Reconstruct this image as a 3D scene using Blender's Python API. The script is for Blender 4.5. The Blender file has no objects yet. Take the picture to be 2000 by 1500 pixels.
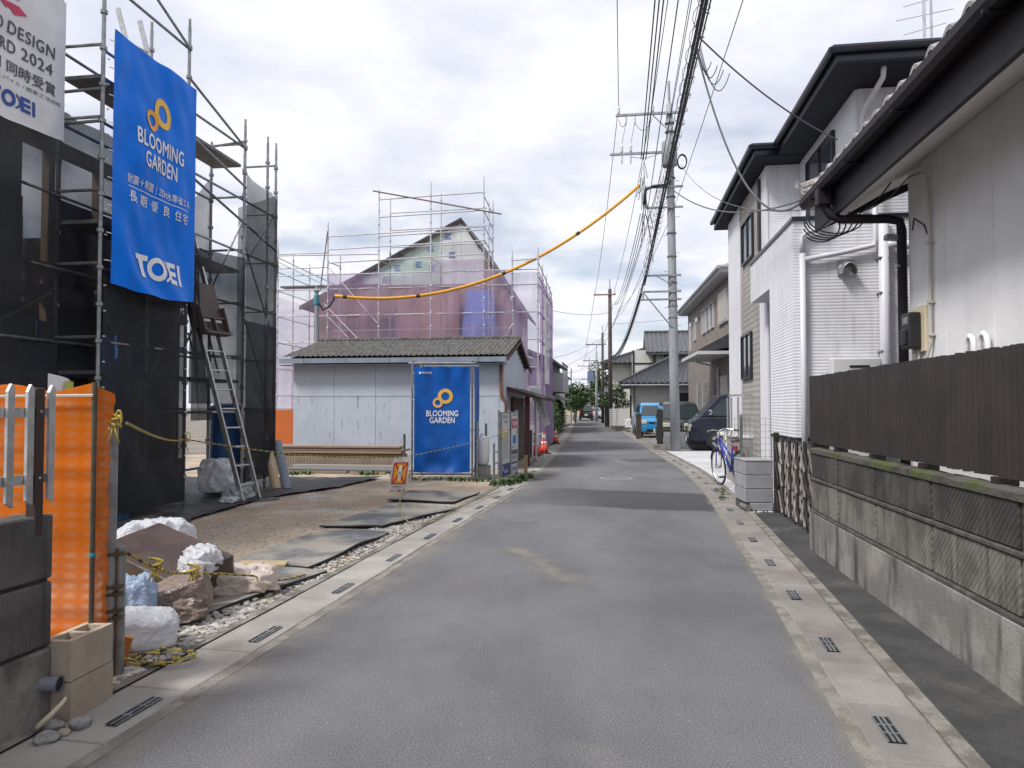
import bpy, bmesh, math, random
from math import sin, cos, pi, radians, atan, atan2, sqrt, hypot
from mathutils import Vector, Matrix, noise as mnoise
random.seed(7)
S = bpy.context.scene
C = S.collection
# ---------------------------------------------------------------- camera, sky, sun, exposure
cam = bpy.data.cameras.new('camera'); co = bpy.data.objects.new('camera', cam); C.objects.link(co)
co.location = (0, 0, 1.5); co.rotation_euler = (radians(90) + atan(45 / 1420), 0, 0)
cam.sensor_fit = 'HORIZONTAL'; cam.sensor_width = 36; cam.lens = 36 * 1420 / 2000
cam.clip_start = .05; cam.clip_end = 3000; S.camera = co
SUN_EL, SUN_AZ = 52, -122          # degrees; azimuth from +Y towards +X
W = bpy.data.worlds.new('World'); S.world = W; W.use_nodes = True
nt = W.node_tree; N = nt.nodes; N.clear()
def nd(t, ty, **k):
    n = t.nodes.new(ty)
    for a, b in k.items():
        if a.startswith('i_'):
            n.inputs[a[2:].replace('_', ' ')].default_value = b
        else: setattr(n, a, b)
    return n
out = nd(nt, 'ShaderNodeOutputWorld'); bg = nd(nt, 'ShaderNodeBackground'); bg.inputs[1].default_value = .1
sky = nd(nt, 'ShaderNodeTexSky', sky_type='NISHITA', sun_disc=False, sun_elevation=radians(SUN_EL), sun_rotation=radians(SUN_AZ), air_density=1.0, dust_density=1.6)
tc = nd(nt, 'ShaderNodeTexCoord'); sep = nd(nt, 'ShaderNodeSeparateXYZ'); nt.links.new(tc.outputs['Generated'], sep.inputs[0])
mz = nd(nt, 'ShaderNodeMath', operation='MAXIMUM'); nt.links.new(sep.outputs[2], mz.inputs[0]); mz.inputs[1].default_value = 0
za = nd(nt, 'ShaderNodeMath', operation='ADD'); nt.links.new(mz.outputs[0], za.inputs[0]); za.inputs[1].default_value = .13
dx = nd(nt, 'ShaderNodeMath', operation='DIVIDE'); nt.links.new(sep.outputs[0], dx.inputs[0]); nt.links.new(za.outputs[0], dx.inputs[1])
dy = nd(nt, 'ShaderNodeMath', operation='DIVIDE'); nt.links.new(sep.outputs[1], dy.inputs[0]); nt.links.new(za.outputs[0], dy.inputs[1])
cb = nd(nt, 'ShaderNodeCombineXYZ'); nt.links.new(dx.outputs[0], cb.inputs[0]); nt.links.new(dy.outputs[0], cb.inputs[1]); cb.inputs[2].default_value = 3.7
n1 = nd(nt, 'ShaderNodeTexNoise', i_Scale=.85, i_Detail=7, i_Roughness=.55, i_Distortion=.35); nt.links.new(cb.outputs[0], n1.inputs['Vector'])
n2 = nd(nt, 'ShaderNodeTexNoise', i_Scale=1.9, i_Detail=8, i_Roughness=.58, i_Distortion=.2); nt.links.new(cb.outputs[0], n2.inputs['Vector'])
cov = nd(nt, 'ShaderNodeMapRange', interpolation_type='SMOOTHSTEP'); nt.links.new(n1.outputs[0], cov.inputs[0])
cov.inputs[1].default_value = .34; cov.inputs[2].default_value = .5; cov.inputs[3].default_value = .45; cov.inputs[4].default_value = 1
shd = nd(nt, 'ShaderNodeValToRGB'); nt.links.new(n2.outputs[0], shd.inputs[0])
shd.color_ramp.elements[0].position = .3; shd.color_ramp.elements[0].color = (5.2, 5.45, 6.4, 1)
shd.color_ramp.elements[1].position = .66; shd.color_ramp.elements[1].color = (7.7, 7.7, 8.0, 1)
mx = nd(nt, 'ShaderNodeMix', data_type='RGBA'); nt.links.new(cov.outputs[0], mx.inputs[0]); nt.links.new(sky.outputs[0], mx.inputs[6]); nt.links.new(shd.outputs[0], mx.inputs[7])
nt.links.new(mx.outputs[2], bg.inputs[0]); nt.links.new(bg.outputs[0], out.inputs[0])
sl = bpy.data.lights.new('sun', 'SUN'); sl.energy = 2.9; sl.angle = radians(13); sl.color = (1, .975, .94)
so = bpy.data.objects.new('sun', sl); C.objects.link(so)
az = radians(SUN_AZ); el = radians(SUN_EL)
sd = Vector((sin(az) * cos(el), cos(az) * cos(el), sin(el)))
so.rotation_euler = sd.to_track_quat('Z', 'Y').to_euler(); so.location = sd * 60
S.view_settings.view_transform = 'Standard'; S.view_settings.look = 'None'; S.view_settings.gamma = 1
S.view_settings.exposure = 0.5; S.view_settings.use_curve_mapping = False
S.cycles.transparent_max_bounces = 20; S.cycles.max_bounces = 6; S.cycles.use_denoising = True
S.cycles.caustics_reflective = False; S.cycles.caustics_refractive = False
# ---------------------------------------------------------------- helpers
ANG = -atan(.145)                 # the street runs this much to the right of the view direction
class MB:
    def __init__(s): s.v = []; s.f = []; s.mi = []; s.m = 0
    def add(s, vs, fs):
        o = len(s.v); s.v += [tuple(p) for p in vs]
        for q in fs: s.f.append(tuple(i + o for i in q)); s.mi.append(s.m)
        return s
    def box(s, x0, y0, z0, x1, y1, z1):
        return s.add([(x0, y0, z0), (x1, y0, z0), (x1, y1, z0), (x0, y1, z0), (x0, y0, z1), (x1, y0, z1), (x1, y1, z1), (x0, y1, z1)],
                     [(0, 3, 2, 1), (4, 5, 6, 7), (0, 1, 5, 4), (1, 2, 6, 5), (2, 3, 7, 6), (3, 0, 4, 7)])
    def obox(s, c, sx, sy, sz, e=(0, 0, 0)):
        from mathutils import Euler
        R = Euler(e).to_matrix(); c = Vector(c)
        p = [c + R @ Vector((a * sx / 2, b * sy / 2, d * sz / 2)) for d in (-1, 1) for a, b in ((-1, -1), (1, -1), (1, 1), (-1, 1))]
        return s.add(p, [(0, 3, 2, 1), (4, 5, 6, 7), (0, 1, 5, 4), (1, 2, 6, 5), (2, 3, 7, 6), (3, 0, 4, 7)])
    def bar(s, p, q, w, h, up=(0, 0, 1)):
        p, q = Vector(p), Vector(q); d = (q - p).normalized(); u = Vector(up)
        if abs(d.dot(u)) > .98: u = Vector((0, 1, 0))
        x = d.cross(u).normalized(); z = x.cross(d).normalized()
        r = [o + x * (a * w / 2) + z * (b * h / 2) for o in (p, q) for a, b in ((-1, -1), (1, -1), (1, 1), (-1, 1))]
        return s.add(r, [(0, 1, 2, 3), (7, 6, 5, 4), (0, 4, 5, 1), (1, 5, 6, 2), (2, 6, 7, 3), (3, 7, 4, 0)])
    def tube(s, pts, r, n=6, caps=True, cyc=False):
        pts = [Vector(p) for p in pts]; k = len(pts); R = r if isinstance(r, (list, tuple)) else [r] * k
        vs = []; nrm = None
        for i, p in enumerate(pts):
            a = pts[i - 1] if (i or cyc) else p; b = pts[(i + 1) % k] if (i < k - 1 or cyc) else p
            t = (b - a)
            t = t.normalized() if t.length > 1e-9 else Vector((0, 0, 1))
            if nrm is None: nrm = t.orthogonal().normalized()
            else:
                nrm = nrm - t * nrm.dot(t); nrm = nrm.normalized() if nrm.length > 1e-6 else t.orthogonal().normalized()
            bi = t.cross(nrm)
            vs += [p + (nrm * cos(2 * pi * j / n) + bi * sin(2 * pi * j / n)) * R[i] for j in range(n)]
        fs = []
        for i in range(k if cyc else k - 1):
            a, b = i * n, ((i + 1) % k) * n
            fs += [(a + j, a + (j + 1) % n, b + (j + 1) % n, b + j) for j in range(n)]
        if caps and not cyc: fs += [tuple(range(n - 1, -1, -1)), tuple(range((k - 1) * n, k * n))]
        return s.add(vs, fs)
    def lathe(s, prof, n=12, c=(0, 0, 0), caps=True):
        vs = [(c[0] + r * cos(2 * pi * j / n), c[1] + r * sin(2 * pi * j / n), c[2] + z) for r, z in prof for j in range(n)]
        fs = [(i * n + j, i * n + (j + 1) % n, (i + 1) * n + (j + 1) % n, (i + 1) * n + j) for i in range(len(prof) - 1) for j in range(n)]
        if caps: fs += [tuple(range(n - 1, -1, -1)), tuple(range((len(prof) - 1) * n, len(prof) * n))]
        return s.add(vs, fs)
    def prism(s, poly, d0, d1, ax='y'):
        f = {'y': lambda a, b, d: (a, d, b), 'x': lambda a, b, d: (d, a, b), 'z': lambda a, b, d: (a, b, d)}[ax]
        k = len(poly); vs = [f(a, b, d) for d in (d0, d1) for a, b in poly]
        return s.add(vs, [tuple(range(k)), tuple(range(2 * k - 1, k - 1, -1))] + [(i, k + i, k + (i + 1) % k, (i + 1) % k) for i in range(k)])
    def quad(s, *p): return s.add(p, [tuple(range(len(p)))])
    def grid(s, nu, nv, fn):
        vs = [fn(i / nu, j / nv) for j in range(nv + 1) for i in range(nu + 1)]
        return s.add(vs, [(j * (nu + 1) + i, j * (nu + 1) + i + 1, (j + 1) * (nu + 1) + i + 1, (j + 1) * (nu + 1) + i) for j in range(nv) for i in range(nu)])
    def mesh(s, name, mats, smooth=False, bevel=0, fix=True):
        me = bpy.data.meshes.new(name); me.from_pydata(s.v, [], s.f)
        for m in (mats if isinstance(mats, (list, tuple)) else [mats]): me.materials.append(m)
        if any(s.mi): me.polygons.foreach_set('material_index', s.mi)
        if fix or bevel:
            bm = bmesh.new(); bm.from_mesh(me)
            if fix: bmesh.ops.recalc_face_normals(bm, faces=bm.faces)
            if bevel: bmesh.ops.bevel(bm, geom=bm.edges[:], offset=bevel, segments=1, affect='EDGES', clamp_overlap=True)
            bm.to_mesh(me); bm.free()
        if smooth: me.polygons.foreach_set('use_smooth', [True] * len(me.polygons)); 
        me.update(); return me
    def build(s, name, mats, parent=None, smooth=False, bevel=0, fix=True):
        return obj(name, s.mesh(name, mats, smooth, bevel, fix), parent)
def obj(name, me, parent=None, loc=None, rz=None):
    o = bpy.data.objects.new(name, me); C.objects.link(o)
    if parent is not None: o.parent = parent
    if loc is not None: o.location = loc
    if rz is not None: o.rotation_euler = (0, 0, rz)
    return o
def tag(o, label, cat, group=None):
    o['label'] = label; o['category'] = cat
    if group: o['group'] = group
    return o
def struct(o): o['kind'] = 'structure'; return o
def stuff(o): o['kind'] = 'stuff'; return o
def T(name, label, cat, loc=(0, 0, 0), rz=0, group=None):
    o = bpy.data.objects.new(name, None); C.objects.link(o); o.empty_display_size = .2
    o.location = loc; o.rotation_euler = (0, 0, rz); return tag(o, label, cat, group)
def clone(root, loc, rz, label, group=None):
    def cp(o, p):
        c = o.copy(); C.objects.link(c); c.parent = p
        for ch in o.children: cp(ch, c)
        return c
    r = cp(root, None); r.location = loc; r.rotation_euler = (0, 0, rz); r['label'] = label
    if group: r['group'] = group
    return r
def sag(p, q, d, n=16):
    p, q = Vector(p), Vector(q)
    return [p.lerp(q, i / n) - Vector((0, 0, 4 * d * (i / n) * (1 - i / n))) for i in range(n + 1)]
def interp(tab, y):
    for (y0, x0), (y1, x1) in zip(tab, tab[1:]):
        if y <= y1: break
    return x0 + (x1 - x0) * (y - y0) / (y1 - y0)
def fx(y, off=0):                 # X on the street-parallel line
    return off + .145 * y
def nz(x, y, z=0, s=1): return mnoise.noise(Vector((x * s, y * s, z * s)))
# ---------------------------------------------------------------- materials
MATS = {}
def M(name, c, c2=None, s=4, r=.8, b=0, bs=60, metal=0, st=(1, 1, 1), lo=.4, hi=.6, rnd=0, c3=None, s3=3, st3=(4, 4, .4), lo3=.5, hi3=.7, fine=0, fs=120, spec=.5, coat=0, emit=0):
    if name in MATS: return MATS[name]
    m = bpy.data.materials.new(name); m.use_nodes = True; t = m.node_tree; L = t.links
    bsdf = t.nodes['Principled BSDF']; bsdf.inputs['Roughness'].default_value = r; bsdf.inputs['Metallic'].default_value = metal
    bsdf.inputs['Specular IOR Level'].default_value = spec; bsdf.inputs['Coat Weight'].default_value = coat
    g = nd(t, 'ShaderNodeNewGeometry')
    def noise(scale, stretch, det=6):
        mp = nd(t, 'ShaderNodeMapping'); mp.inputs['Scale'].default_value = stretch; L.new(g.outputs['Position'], mp.inputs['Vector'])
        n = nd(t, 'ShaderNodeTexNoise', i_Scale=scale, i_Detail=det, i_Roughness=.6); L.new(mp.outputs[0], n.inputs['Vector']); return n.outputs[0]
    def ramp(o, a, b_):
        mr = nd(t, 'ShaderNodeMapRange', interpolation_type='SMOOTHSTEP'); L.new(o, mr.inputs[0]); mr.inputs[1].default_value = a; mr.inputs[2].default_value = b_; return mr.outputs[0]
    def mix(f, a, b_, mode='MIX'):
        x = nd(t, 'ShaderNodeMix', data_type='RGBA', blend_type=mode)
        for sck, val in ((0, f), (6, a), (7, b_)):
            if hasattr(val, 'is_linked') or hasattr(val, 'links'): L.new(val, x.inputs[sck])
            elif sck == 0: x.inputs[0].default_value = val
            else: x.inputs[sck].default_value = (*val, 1)
        return x.outputs[2]
    col = None
    if c2: col = mix(ramp(noise(s, st), lo, hi), c, c2)
    if c3: col = mix(ramp(noise(s3, st3), lo3, hi3), col if col else c, c3)
    if fine:
        mr = nd(t, 'ShaderNodeMapRange'); L.new(noise(fs, (1, 1, 1), 2), mr.inputs[0]); mr.inputs[1].default_value = .3; mr.inputs[2].default_value = .7; mr.inputs[3].default_value = 1 - fine; mr.inputs[4].default_value = 1 + fine
        x = nd(t, 'ShaderNodeVectorMath', operation='SCALE'); L.new(mr.outputs[0], x.inputs['Scale'])
        if col: L.new(col, x.inputs[0])
        else: x.inputs[0].default_value = c
        col = x.outputs[0]
    if rnd:
        oi = nd(t, 'ShaderNodeObjectInfo'); mr = nd(t, 'ShaderNodeMapRange'); L.new(oi.outputs['Random'], mr.inputs[0]); mr.inputs[3].default_value = 1 - rnd; mr.inputs[4].default_value = 1 + rnd
        x = nd(t, 'ShaderNodeVectorMath', operation='SCALE'); L.new(mr.outputs[0], x.inputs['Scale'])
        if col: L.new(col, x.inputs[0])
        else: x.inputs[0].default_value = c
        col = x.outputs[0]
    if col: L.new(col, bsdf.inputs['Base Color'])
    else: bsdf.inputs['Base Color'].default_value = (*c, 1)
    if b:
        bp = nd(t, 'ShaderNodeBump'); bp.inputs['Strength'].default_value = min(1, b); bp.inputs['Distance'].default_value = .02; L.new(noise(bs, (1, 1, 1), 4), bp.inputs['Height']); L.new(bp.outputs[0], bsdf.inputs['Normal'])
    if emit: bsdf.inputs['Emission Color'].default_value = (*c, 1); bsdf.inputs['Emission Strength'].default_value = emit
    MATS[name] = m; return m
def net_mat(name, c, op, trans=.3, var=.08, s=3, alt=None):
    m = bpy.data.materials.new(name); m.use_nodes = True; t = m.node_tree; L = t.links; t.nodes.clear()
    o = nd(t, 'ShaderNodeOutputMaterial'); tr = nd(t, 'ShaderNodeBsdfTransparent'); df = nd(t, 'ShaderNodeBsdfDiffuse'); tl = nd(t, 'ShaderNodeBsdfTranslucent')
    df.inputs[0].default_value = (*c, 1); tl.inputs[0].default_value = (*c, 1)
    a = nd(t, 'ShaderNodeMixShader'); a.inputs[0].default_value = trans; L.new(df.outputs[0], a.inputs[1]); L.new(tl.outputs[0], a.inputs[2])
    g = nd(t, 'ShaderNodeNewGeometry'); n = nd(t, 'ShaderNodeTexNoise', i_Scale=s, i_Detail=5); L.new(g.outputs['Position'], n.inputs['Vector'])
    mr = nd(t, 'ShaderNodeMapRange'); L.new(n.outputs[0], mr.inputs[0]); mr.inputs[1].default_value = .3; mr.inputs[2].default_value = .7; mr.inputs[3].default_value = op - var; mr.inputs[4].default_value = op + var
    b = nd(t, 'ShaderNodeMixShader'); L.new(mr.outputs[0], b.inputs[0]); L.new(tr.outputs[0], b.inputs[1]); L.new(a.outputs[0], b.inputs[2]); L.new(b.outputs[0], o.inputs[0])
    MATS[name] = m; return m
def rib_mat(name, c, period, depth=.02, axis='Z', r=.6, c2=None, wob=0, rot=0, c3=None):
    m = M(name, c, c2, s=2.5, r=r, c3=c3, lo3=.48, hi3=.72)
    t = m.node_tree; L = t.links; bsdf = t.nodes['Principled BSDF']
    g = nd(t, 'ShaderNodeNewGeometry'); w = nd(t, 'ShaderNodeTexWave', wave_type='BANDS', bands_direction=axis, wave_profile='SIN'); w.inputs['Scale'].default_value = 2 * pi / 20 / period; w.inputs['Distortion'].default_value = wob; w.inputs['Detail Scale'].default_value = .6
    mp = nd(t, 'ShaderNodeMapping'); mp.inputs['Rotation'].default_value = rot if isinstance(rot, tuple) else (0, 0, rot); L.new(g.outputs['Position'], mp.inputs[0]); L.new(mp.outputs[0], w.inputs['Vector'])
    bp = nd(t, 'ShaderNodeBump'); bp.inputs['Strength'].default_value = 1; bp.inputs['Distance'].default_value = depth; L.new(w.outputs[1], bp.inputs['Height']); L.new(bp.outputs[0], bsdf.inputs['Normal'])
    return m
def glass_mat(name, c, r=.05):
    return M(name, c, r=r, spec=.8)
galv = M('galvanised_steel', (.33, .35, .36), (.24, .25, .26), s=9, r=.42, metal=.6, rnd=.12)
galv_dark = M('aged_steel', (.13, .135, .14), (.2, .2, .2), s=9, r=.5, metal=.5, rnd=.15)
alu = M('aluminium', (.62, .63, .64), (.5, .5, .5), s=14, r=.35, metal=.75)
steelp = M('polished_steel', (.6, .6, .6), r=.2, metal=.95)
black_p = M('black_plastic', (.016, .016, .018), r=.45)
black_c = M('cable_black', (.02, .02, .024), r=.6)
grey_c = M('cable_grey', (.10, .10, .12), r=.6)
white_p = M('white_plastic', (.72, .72, .72), r=.4)
yellow = M('yellow_nylon', (.46, .36, .05), (.34, .27, .06), s=30, r=.7)
blackn = M('black_nylon', (.03, .03, .03), r=.7)
conc = M('concrete_grey', (.30, .30, .30), (.23, .23, .23), s=5, r=.9, b=.3, bs=80, fine=.1, rnd=.06)
white_ink = M('white_print', (.78, .78, .8), r=.6)
# ---------------------------------------------------------------- lettering
TXT = {}
def text2d(body, size=1, bold=.012, spacing=1.0):
    k = (body, bold, spacing)
    if k not in TXT:
        c = bpy.data.curves.new('lettering', 'FONT'); c.body = body; c.space_character = spacing; c.resolution_u = 3; c.align_x = 'CENTER'
        o = bpy.data.objects.new('lettering', c); C.objects.link(o); dg = bpy.context.evaluated_depsgraph_get(); dg.update()
        me = bpy.data.meshes.new_from_object(o.evaluated_get(dg)); bm = bmesh.new(); bm.from_mesh(me); bmesh.ops.triangulate(bm, faces=bm.faces)
        bm.verts.ensure_lookup_table(); bm.verts.index_update()
        TXT[k] = ([(v.co.x, v.co.y) for v in bm.verts], [tuple(v.index for v in f.verts) for f in bm.faces])
        bm.free(); bpy.data.objects.remove(o); bpy.data.curves.remove(c); bpy.data.meshes.remove(me)
    v, f = TXT[k]; return [(x * size, y * size) for x, y in v], f
def fit_text(body, w, h, cx, cy, bold=.012, spacing=1.0):
    """lettering scaled to w x h, centred on cx, cy -> verts, faces"""
    v, f = text2d(body, 1, bold, spacing)
    x0 = min(p[0] for p in v); x1 = max(p[0] for p in v); y0 = min(p[1] for p in v); y1 = max(p[1] for p in v)
    sx = w / (x1 - x0); sy = h / (y1 - y0)
    if not bold: return [((x - (x0 + x1) / 2) * sx + cx, (y - (y0 + y1) / 2) * sy + cy) for x, y in v], f
    V, F = [], []          # heavier weight: strokes repeated a little to each side, each a hair above the last
    for k, (a, b) in enumerate(((0, 0), (-bold, 0), (bold, 0), (0, bold), (0, -bold))):
        o = len(V); V += [((x - (x0 + x1) / 2 + a) * sx + cx, (y - (y0 + y1) / 2 + b) * sy + cy, .0006 * k) for x, y in v]; F += [tuple(i + o for i in q) for q in f]
    return V, F
def ring2d(cx, cz, r0, r1, n=40, a0=0, a1=2 * pi, sx=1):
    full = abs(a1 - a0 - 2 * pi) < 1e-6; k = n if full else n + 1
    v = []
    for i in range(k):
        a = a0 + (a1 - a0) * i / n; v += [(cx + sx * r0 * cos(a), cz + r0 * sin(a)), (cx + sx * r1 * cos(a), cz + r1 * sin(a))]
    f = [(2 * i, 2 * i + 1, (2 * i + 3) % (2 * k), (2 * i + 2) % (2 * k)) for i in range(n)]
    return v, f
def poly2d(*p): return list(p), [tuple(range(len(p)))]
def lay(shapes, fn, name, mat, parent, off=.006, cut=.12, H=1):
    """flat print laid on a cloth: shapes are 2-D (verts, faces); fn(u, v) -> local y of the cloth"""
    bm = bmesh.new()
    for v, f in shapes:
        bv = [bm.verts.new((q[0], q[2] if len(q) > 2 else 0, q[1])) for q in v]
        for q in f:
            try: bm.faces.new([bv[i] for i in q])
            except ValueError: pass
    if cut:
        xs = [v.co.x for v in bm.verts]; zs = [v.co.z for v in bm.verts]
        for k in range(int(min(xs) / cut) - 1, int(max(xs) / cut) + 2):
            bmesh.ops.bisect_plane(bm, geom=bm.verts[:] + bm.edges[:] + bm.faces[:], plane_co=(k * cut, 0, 0), plane_no=(1, 0, 0))
        for k in range(int(min(zs) / cut) - 1, int(max(zs) / cut) + 2):
            bmesh.ops.bisect_plane(bm, geom=bm.verts[:] + bm.edges[:] + bm.faces[:], plane_co=(0, 0, k * cut), plane_no=(0, 0, 1))
    for v in bm.verts: v.co.y = fn(v.co.x, v.co.z) - off - v.co.y
    me = bpy.data.meshes.new(name); bm.to_mesh(me); bm.free(); me.materials.append(mat)
    return obj(name, me, parent)
# ================================================================ ground, street, gutters, building lot
LT = [(-6, -3.5), (3, -1.8), (6, -1.22), (9, -.68), (13.2, .15), (19.4, 1.02), (29.3, 2.06), (40, 3.2), (71, 6.25), (170, 15.4)]
RT = [(-6, -.35), (3, 1.46), (5.9, 2.06), (9.1, 2.68), (12.6, 3.35), (17.1, 4.02), (25.1, 4.77), (35.6, 5.8), (49.6, 7.2), (71, 9.35), (170, 18.8)]
def LX(y): return (interp(LT, y - 1) + interp(LT, y) + interp(LT, y + 1)) / 3
def RX(y): return (interp(RT, y - 1) + interp(RT, y) + interp(RT, y + 1)) / 3
YS = [-4 + .5 * i for i in range(70)] + [31 + 3 * i for i in range(45)]
def strip(fa, fb, z, ys, n=1):
    mb = MB(); k = len(ys)
    for y in ys:
        a, b = fa(y), fb(y)
        for i in range(n + 1): mb.v.append((a + (b - a) * i / n, y, z))
    for j in range(k - 1):
        for i in range(n): q = j * (n + 1) + i; mb.f.append((q, q + 1, q + n + 2, q + n + 1)); mb.mi.append(0)
    return mb
soil = M('soil', (.21, .18, .145), (.15, .14, .12), s=.6, r=.95, b=.5, bs=25)
struct(MB().quad((-600, -60, -.05), (600, -60, -.05), (600, 900, -.05), (-600, 900, -.05)).build('ground', soil))
# asphalt: worn grey with dust drifts, and a newer dark patch across the street
asph = M('asphalt', (.142, .141, .148), (.104, .103, .110), s=.75, st=(1.2, .55, 1), r=.88, b=.15, bs=230, lo=.36, hi=.66, fine=.6, fs=120, c3=(.225, .214, .195), s3=.45, st3=(1, 1.0, 1), lo3=.575, hi3=.75)
t = asph.node_tree; bs = t.nodes['Principled BSDF']; src = bs.inputs['Base Color'].links[0].from_socket
g = nd(t, 'ShaderNodeNewGeometry'); sp = nd(t, 'ShaderNodeSeparateXYZ'); t.links.new(g.outputs['Position'], sp.inputs[0])
nn = nd(t, 'ShaderNodeTexNoise', i_Scale=1.3, i_Detail=5); t.links.new(g.outputs['Position'], nn.inputs['Vector'])
def mth(op, a, b):
    n = nd(t, 'ShaderNodeMath', operation=op)
    for i, x in enumerate((a, b)):
        if isinstance(x, (int, float)): n.inputs[i].default_value = x
        else: t.links.new(x, n.inputs[i])
    return n.outputs[0]
def smooth(x, a, b):
    n = nd(t, 'ShaderNodeMapRange', interpolation_type='SMOOTHSTEP'); t.links.new(x, n.inputs[0]); n.inputs[1].default_value = a; n.inputs[2].default_value = b; return n.outputs[0]
yy = mth('ADD', sp.outputs[1], mth('MULTIPLY', sp.outputs[0], .32))           # the patch is cut slightly askew
wob = mth('MULTIPLY', mth('SUBTRACT', nn.outputs[0], .5), .5)
y2 = mth('ADD', yy, wob)
msk = mth('MULTIPLY', mth('MULTIPLY', smooth(y2, 11.3, 11.45), smooth(mth('MULTIPLY', y2, -1), -13.85, -13.55)), smooth(mth('ADD', sp.outputs[0], mth('MULTIPLY', wob, 3.)), -.2, 1.6))
pm = nd(t, 'ShaderNodeMix', data_type='RGBA'); t.links.new(mth('MULTIPLY', msk, .85), pm.inputs[0]); t.links.new(src, pm.inputs[6]); pm.inputs[7].default_value = (.035, .035, .042, 1)
gn = nd(t, 'ShaderNodeTexNoise', i_Scale=.35, i_Detail=7, i_Roughness=.7); t.links.new(g.outputs['Position'], gn.inputs['Vector'])
gm_ = nd(t, 'ShaderNodeMapRange'); t.links.new(gn.outputs[0], gm_.inputs[0]); gm_.inputs[1].default_value = .3; gm_.inputs[2].default_value = .7; gm_.inputs[3].default_value = .82; gm_.inputs[4].default_value = 1.14
gs = nd(t, 'ShaderNodeVectorMath', operation='SCALE'); t.links.new(pm.outputs[2], gs.inputs[0]); t.links.new(gm_.outputs[0], gs.inputs['Scale'])
vg = nd(t, 'ShaderNodeTexVoronoi', feature='F1'); vg.inputs['Scale'].default_value = 9; t.links.new(g.outputs['Position'], vg.inputs['Vector'])
vk = smooth(mth('MULTIPLY', vg.outputs['Distance'], -1), -.07, -.04)
sx_ = nd(t, 'ShaderNodeMix', data_type='RGBA'); t.links.new(mth('MULTIPLY', vk, .55), sx_.inputs[0]); t.links.new(gs.outputs[0], sx_.inputs[6]); sx_.inputs[7].default_value = (.33, .32, .3, 1)
t.links.new(sx_.outputs[2], bs.inputs['Base Color'])
struct(strip(LX, RX, 0, YS, 6).build('road', asph))
# drifts of pale sand washed onto the asphalt
sand_t = M('washed_sand', (.30, .275, .24), r=.95)
tt = sand_t.node_tree; b0 = tt.nodes['Principled BSDF']; g0 = nd(tt, 'ShaderNodeNewGeometry')
n0 = nd(tt, 'ShaderNodeTexNoise', i_Scale=1.6, i_Detail=9, i_Roughness=.7); tt.links.new(g0.outputs['Position'], n0.inputs['Vector'])
va = nd(tt, 'ShaderNodeVertexColor'); va.layer_name = 'edge'
ml = nd(tt, 'ShaderNodeMath', operation='MULTIPLY'); tt.links.new(n0.outputs[0], ml.inputs[0]); tt.links.new(va.outputs[0], ml.inputs[1])
mr0 = nd(tt, 'ShaderNodeMapRange', interpolation_type='SMOOTHSTEP'); tt.links.new(ml.outputs[0], mr0.inputs[0]); mr0.inputs[1].default_value = .3; mr0.inputs[2].default_value = .62; mr0.inputs[4].default_value = .55
tt.links.new(mr0.outputs[0], b0.inputs['Alpha'])
def drift(name, fn, nu, nv, edge):
    me = MB().grid(nu, nv, fn).mesh(name, sand_t); at = me.color_attributes.new('edge', 'FLOAT_COLOR', 'POINT')
    for j in range(nv + 1):
        for i in range(nu + 1):
            e = edge(i / nu, j / nv); at.data[j * (nu + 1) + i].color = (e, e, e, 1)
    return obj(name, me)
stuff(tag(drift('sand_drift', lambda u, v: (LX(2 + v * 24) + u * 1.0, 2 + v * 24, .003), 6, 40, lambda u, v: (1 - u) ** 1.3), 'pale sand washed along the left edge of the asphalt', 'sand'))
stuff(tag(drift('sand_streak', lambda u, v: (-.1 + v * .75 + (u - .5) * 1.1, 8.3 - v * 2.6, .0035), 10, 20, lambda u, v: (1 - abs(2 * u - 1)) * min(1, 4 * v, 4 * (1 - v)) * 1.15), 'pale dust streak in the middle of the street', 'sand'))
stuff(tag(drift('sand_drift', lambda u, v: (RX(2 + v * 14) - u * .35, 2 + v * 14, .003), 5, 30, lambda u, v: (1 - u) ** 1.6), 'brown dust along the right edge of the asphalt', 'sand'))
for k_, (cx_, cy_, rx_, ry_, lb_) in enumerate(((.2, 9.6, .7, .5, 'faint dusty patch on the street before the dark repair'), (1.2, 7.2, .8, .6, 'faint dusty patch in the near middle of the street'), (.6, 15.6, .8, .8, 'faint dusty patch beside the manhole cover'), (-.4, 6.2, .6, .9, 'faint dusty patch near the left gutter'))):
    stuff(tag(drift('sand_streak', lambda u, v: (cx_ + (u - .5) * 2 * rx_, cy_ + (v - .5) * 2 * ry_, .0032), 12, 12, lambda u, v: max(0, 1 - hypot(2 * u - 1, 2 * v - 1)) * .95), lb_, 'sand'))
# road joints and trench lines further up
seam = M('bitumen_seam', (.045, .045, .048), r=.7)
struct(MB().bar((1.45, 22.8, .001), (2.9, 22.75, .001), .12, .006).build('road_seam', seam))
struct(MB().bar((2.8, 35.7, .001), (5.6, 35.5, .001), .22, .006).build('road_seam', seam))
struct(MB().quad((3.2, 19.9, .004), (4.25, 19.9, .004), (4.4, 21.2, .004), (3.1, 21.2, .004)).build('road_patch', M('asphalt_patch', (.07, .07, .075), (.09, .09, .09), s=3, r=.85, b=.5, bs=150, fine=.2)))
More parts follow.
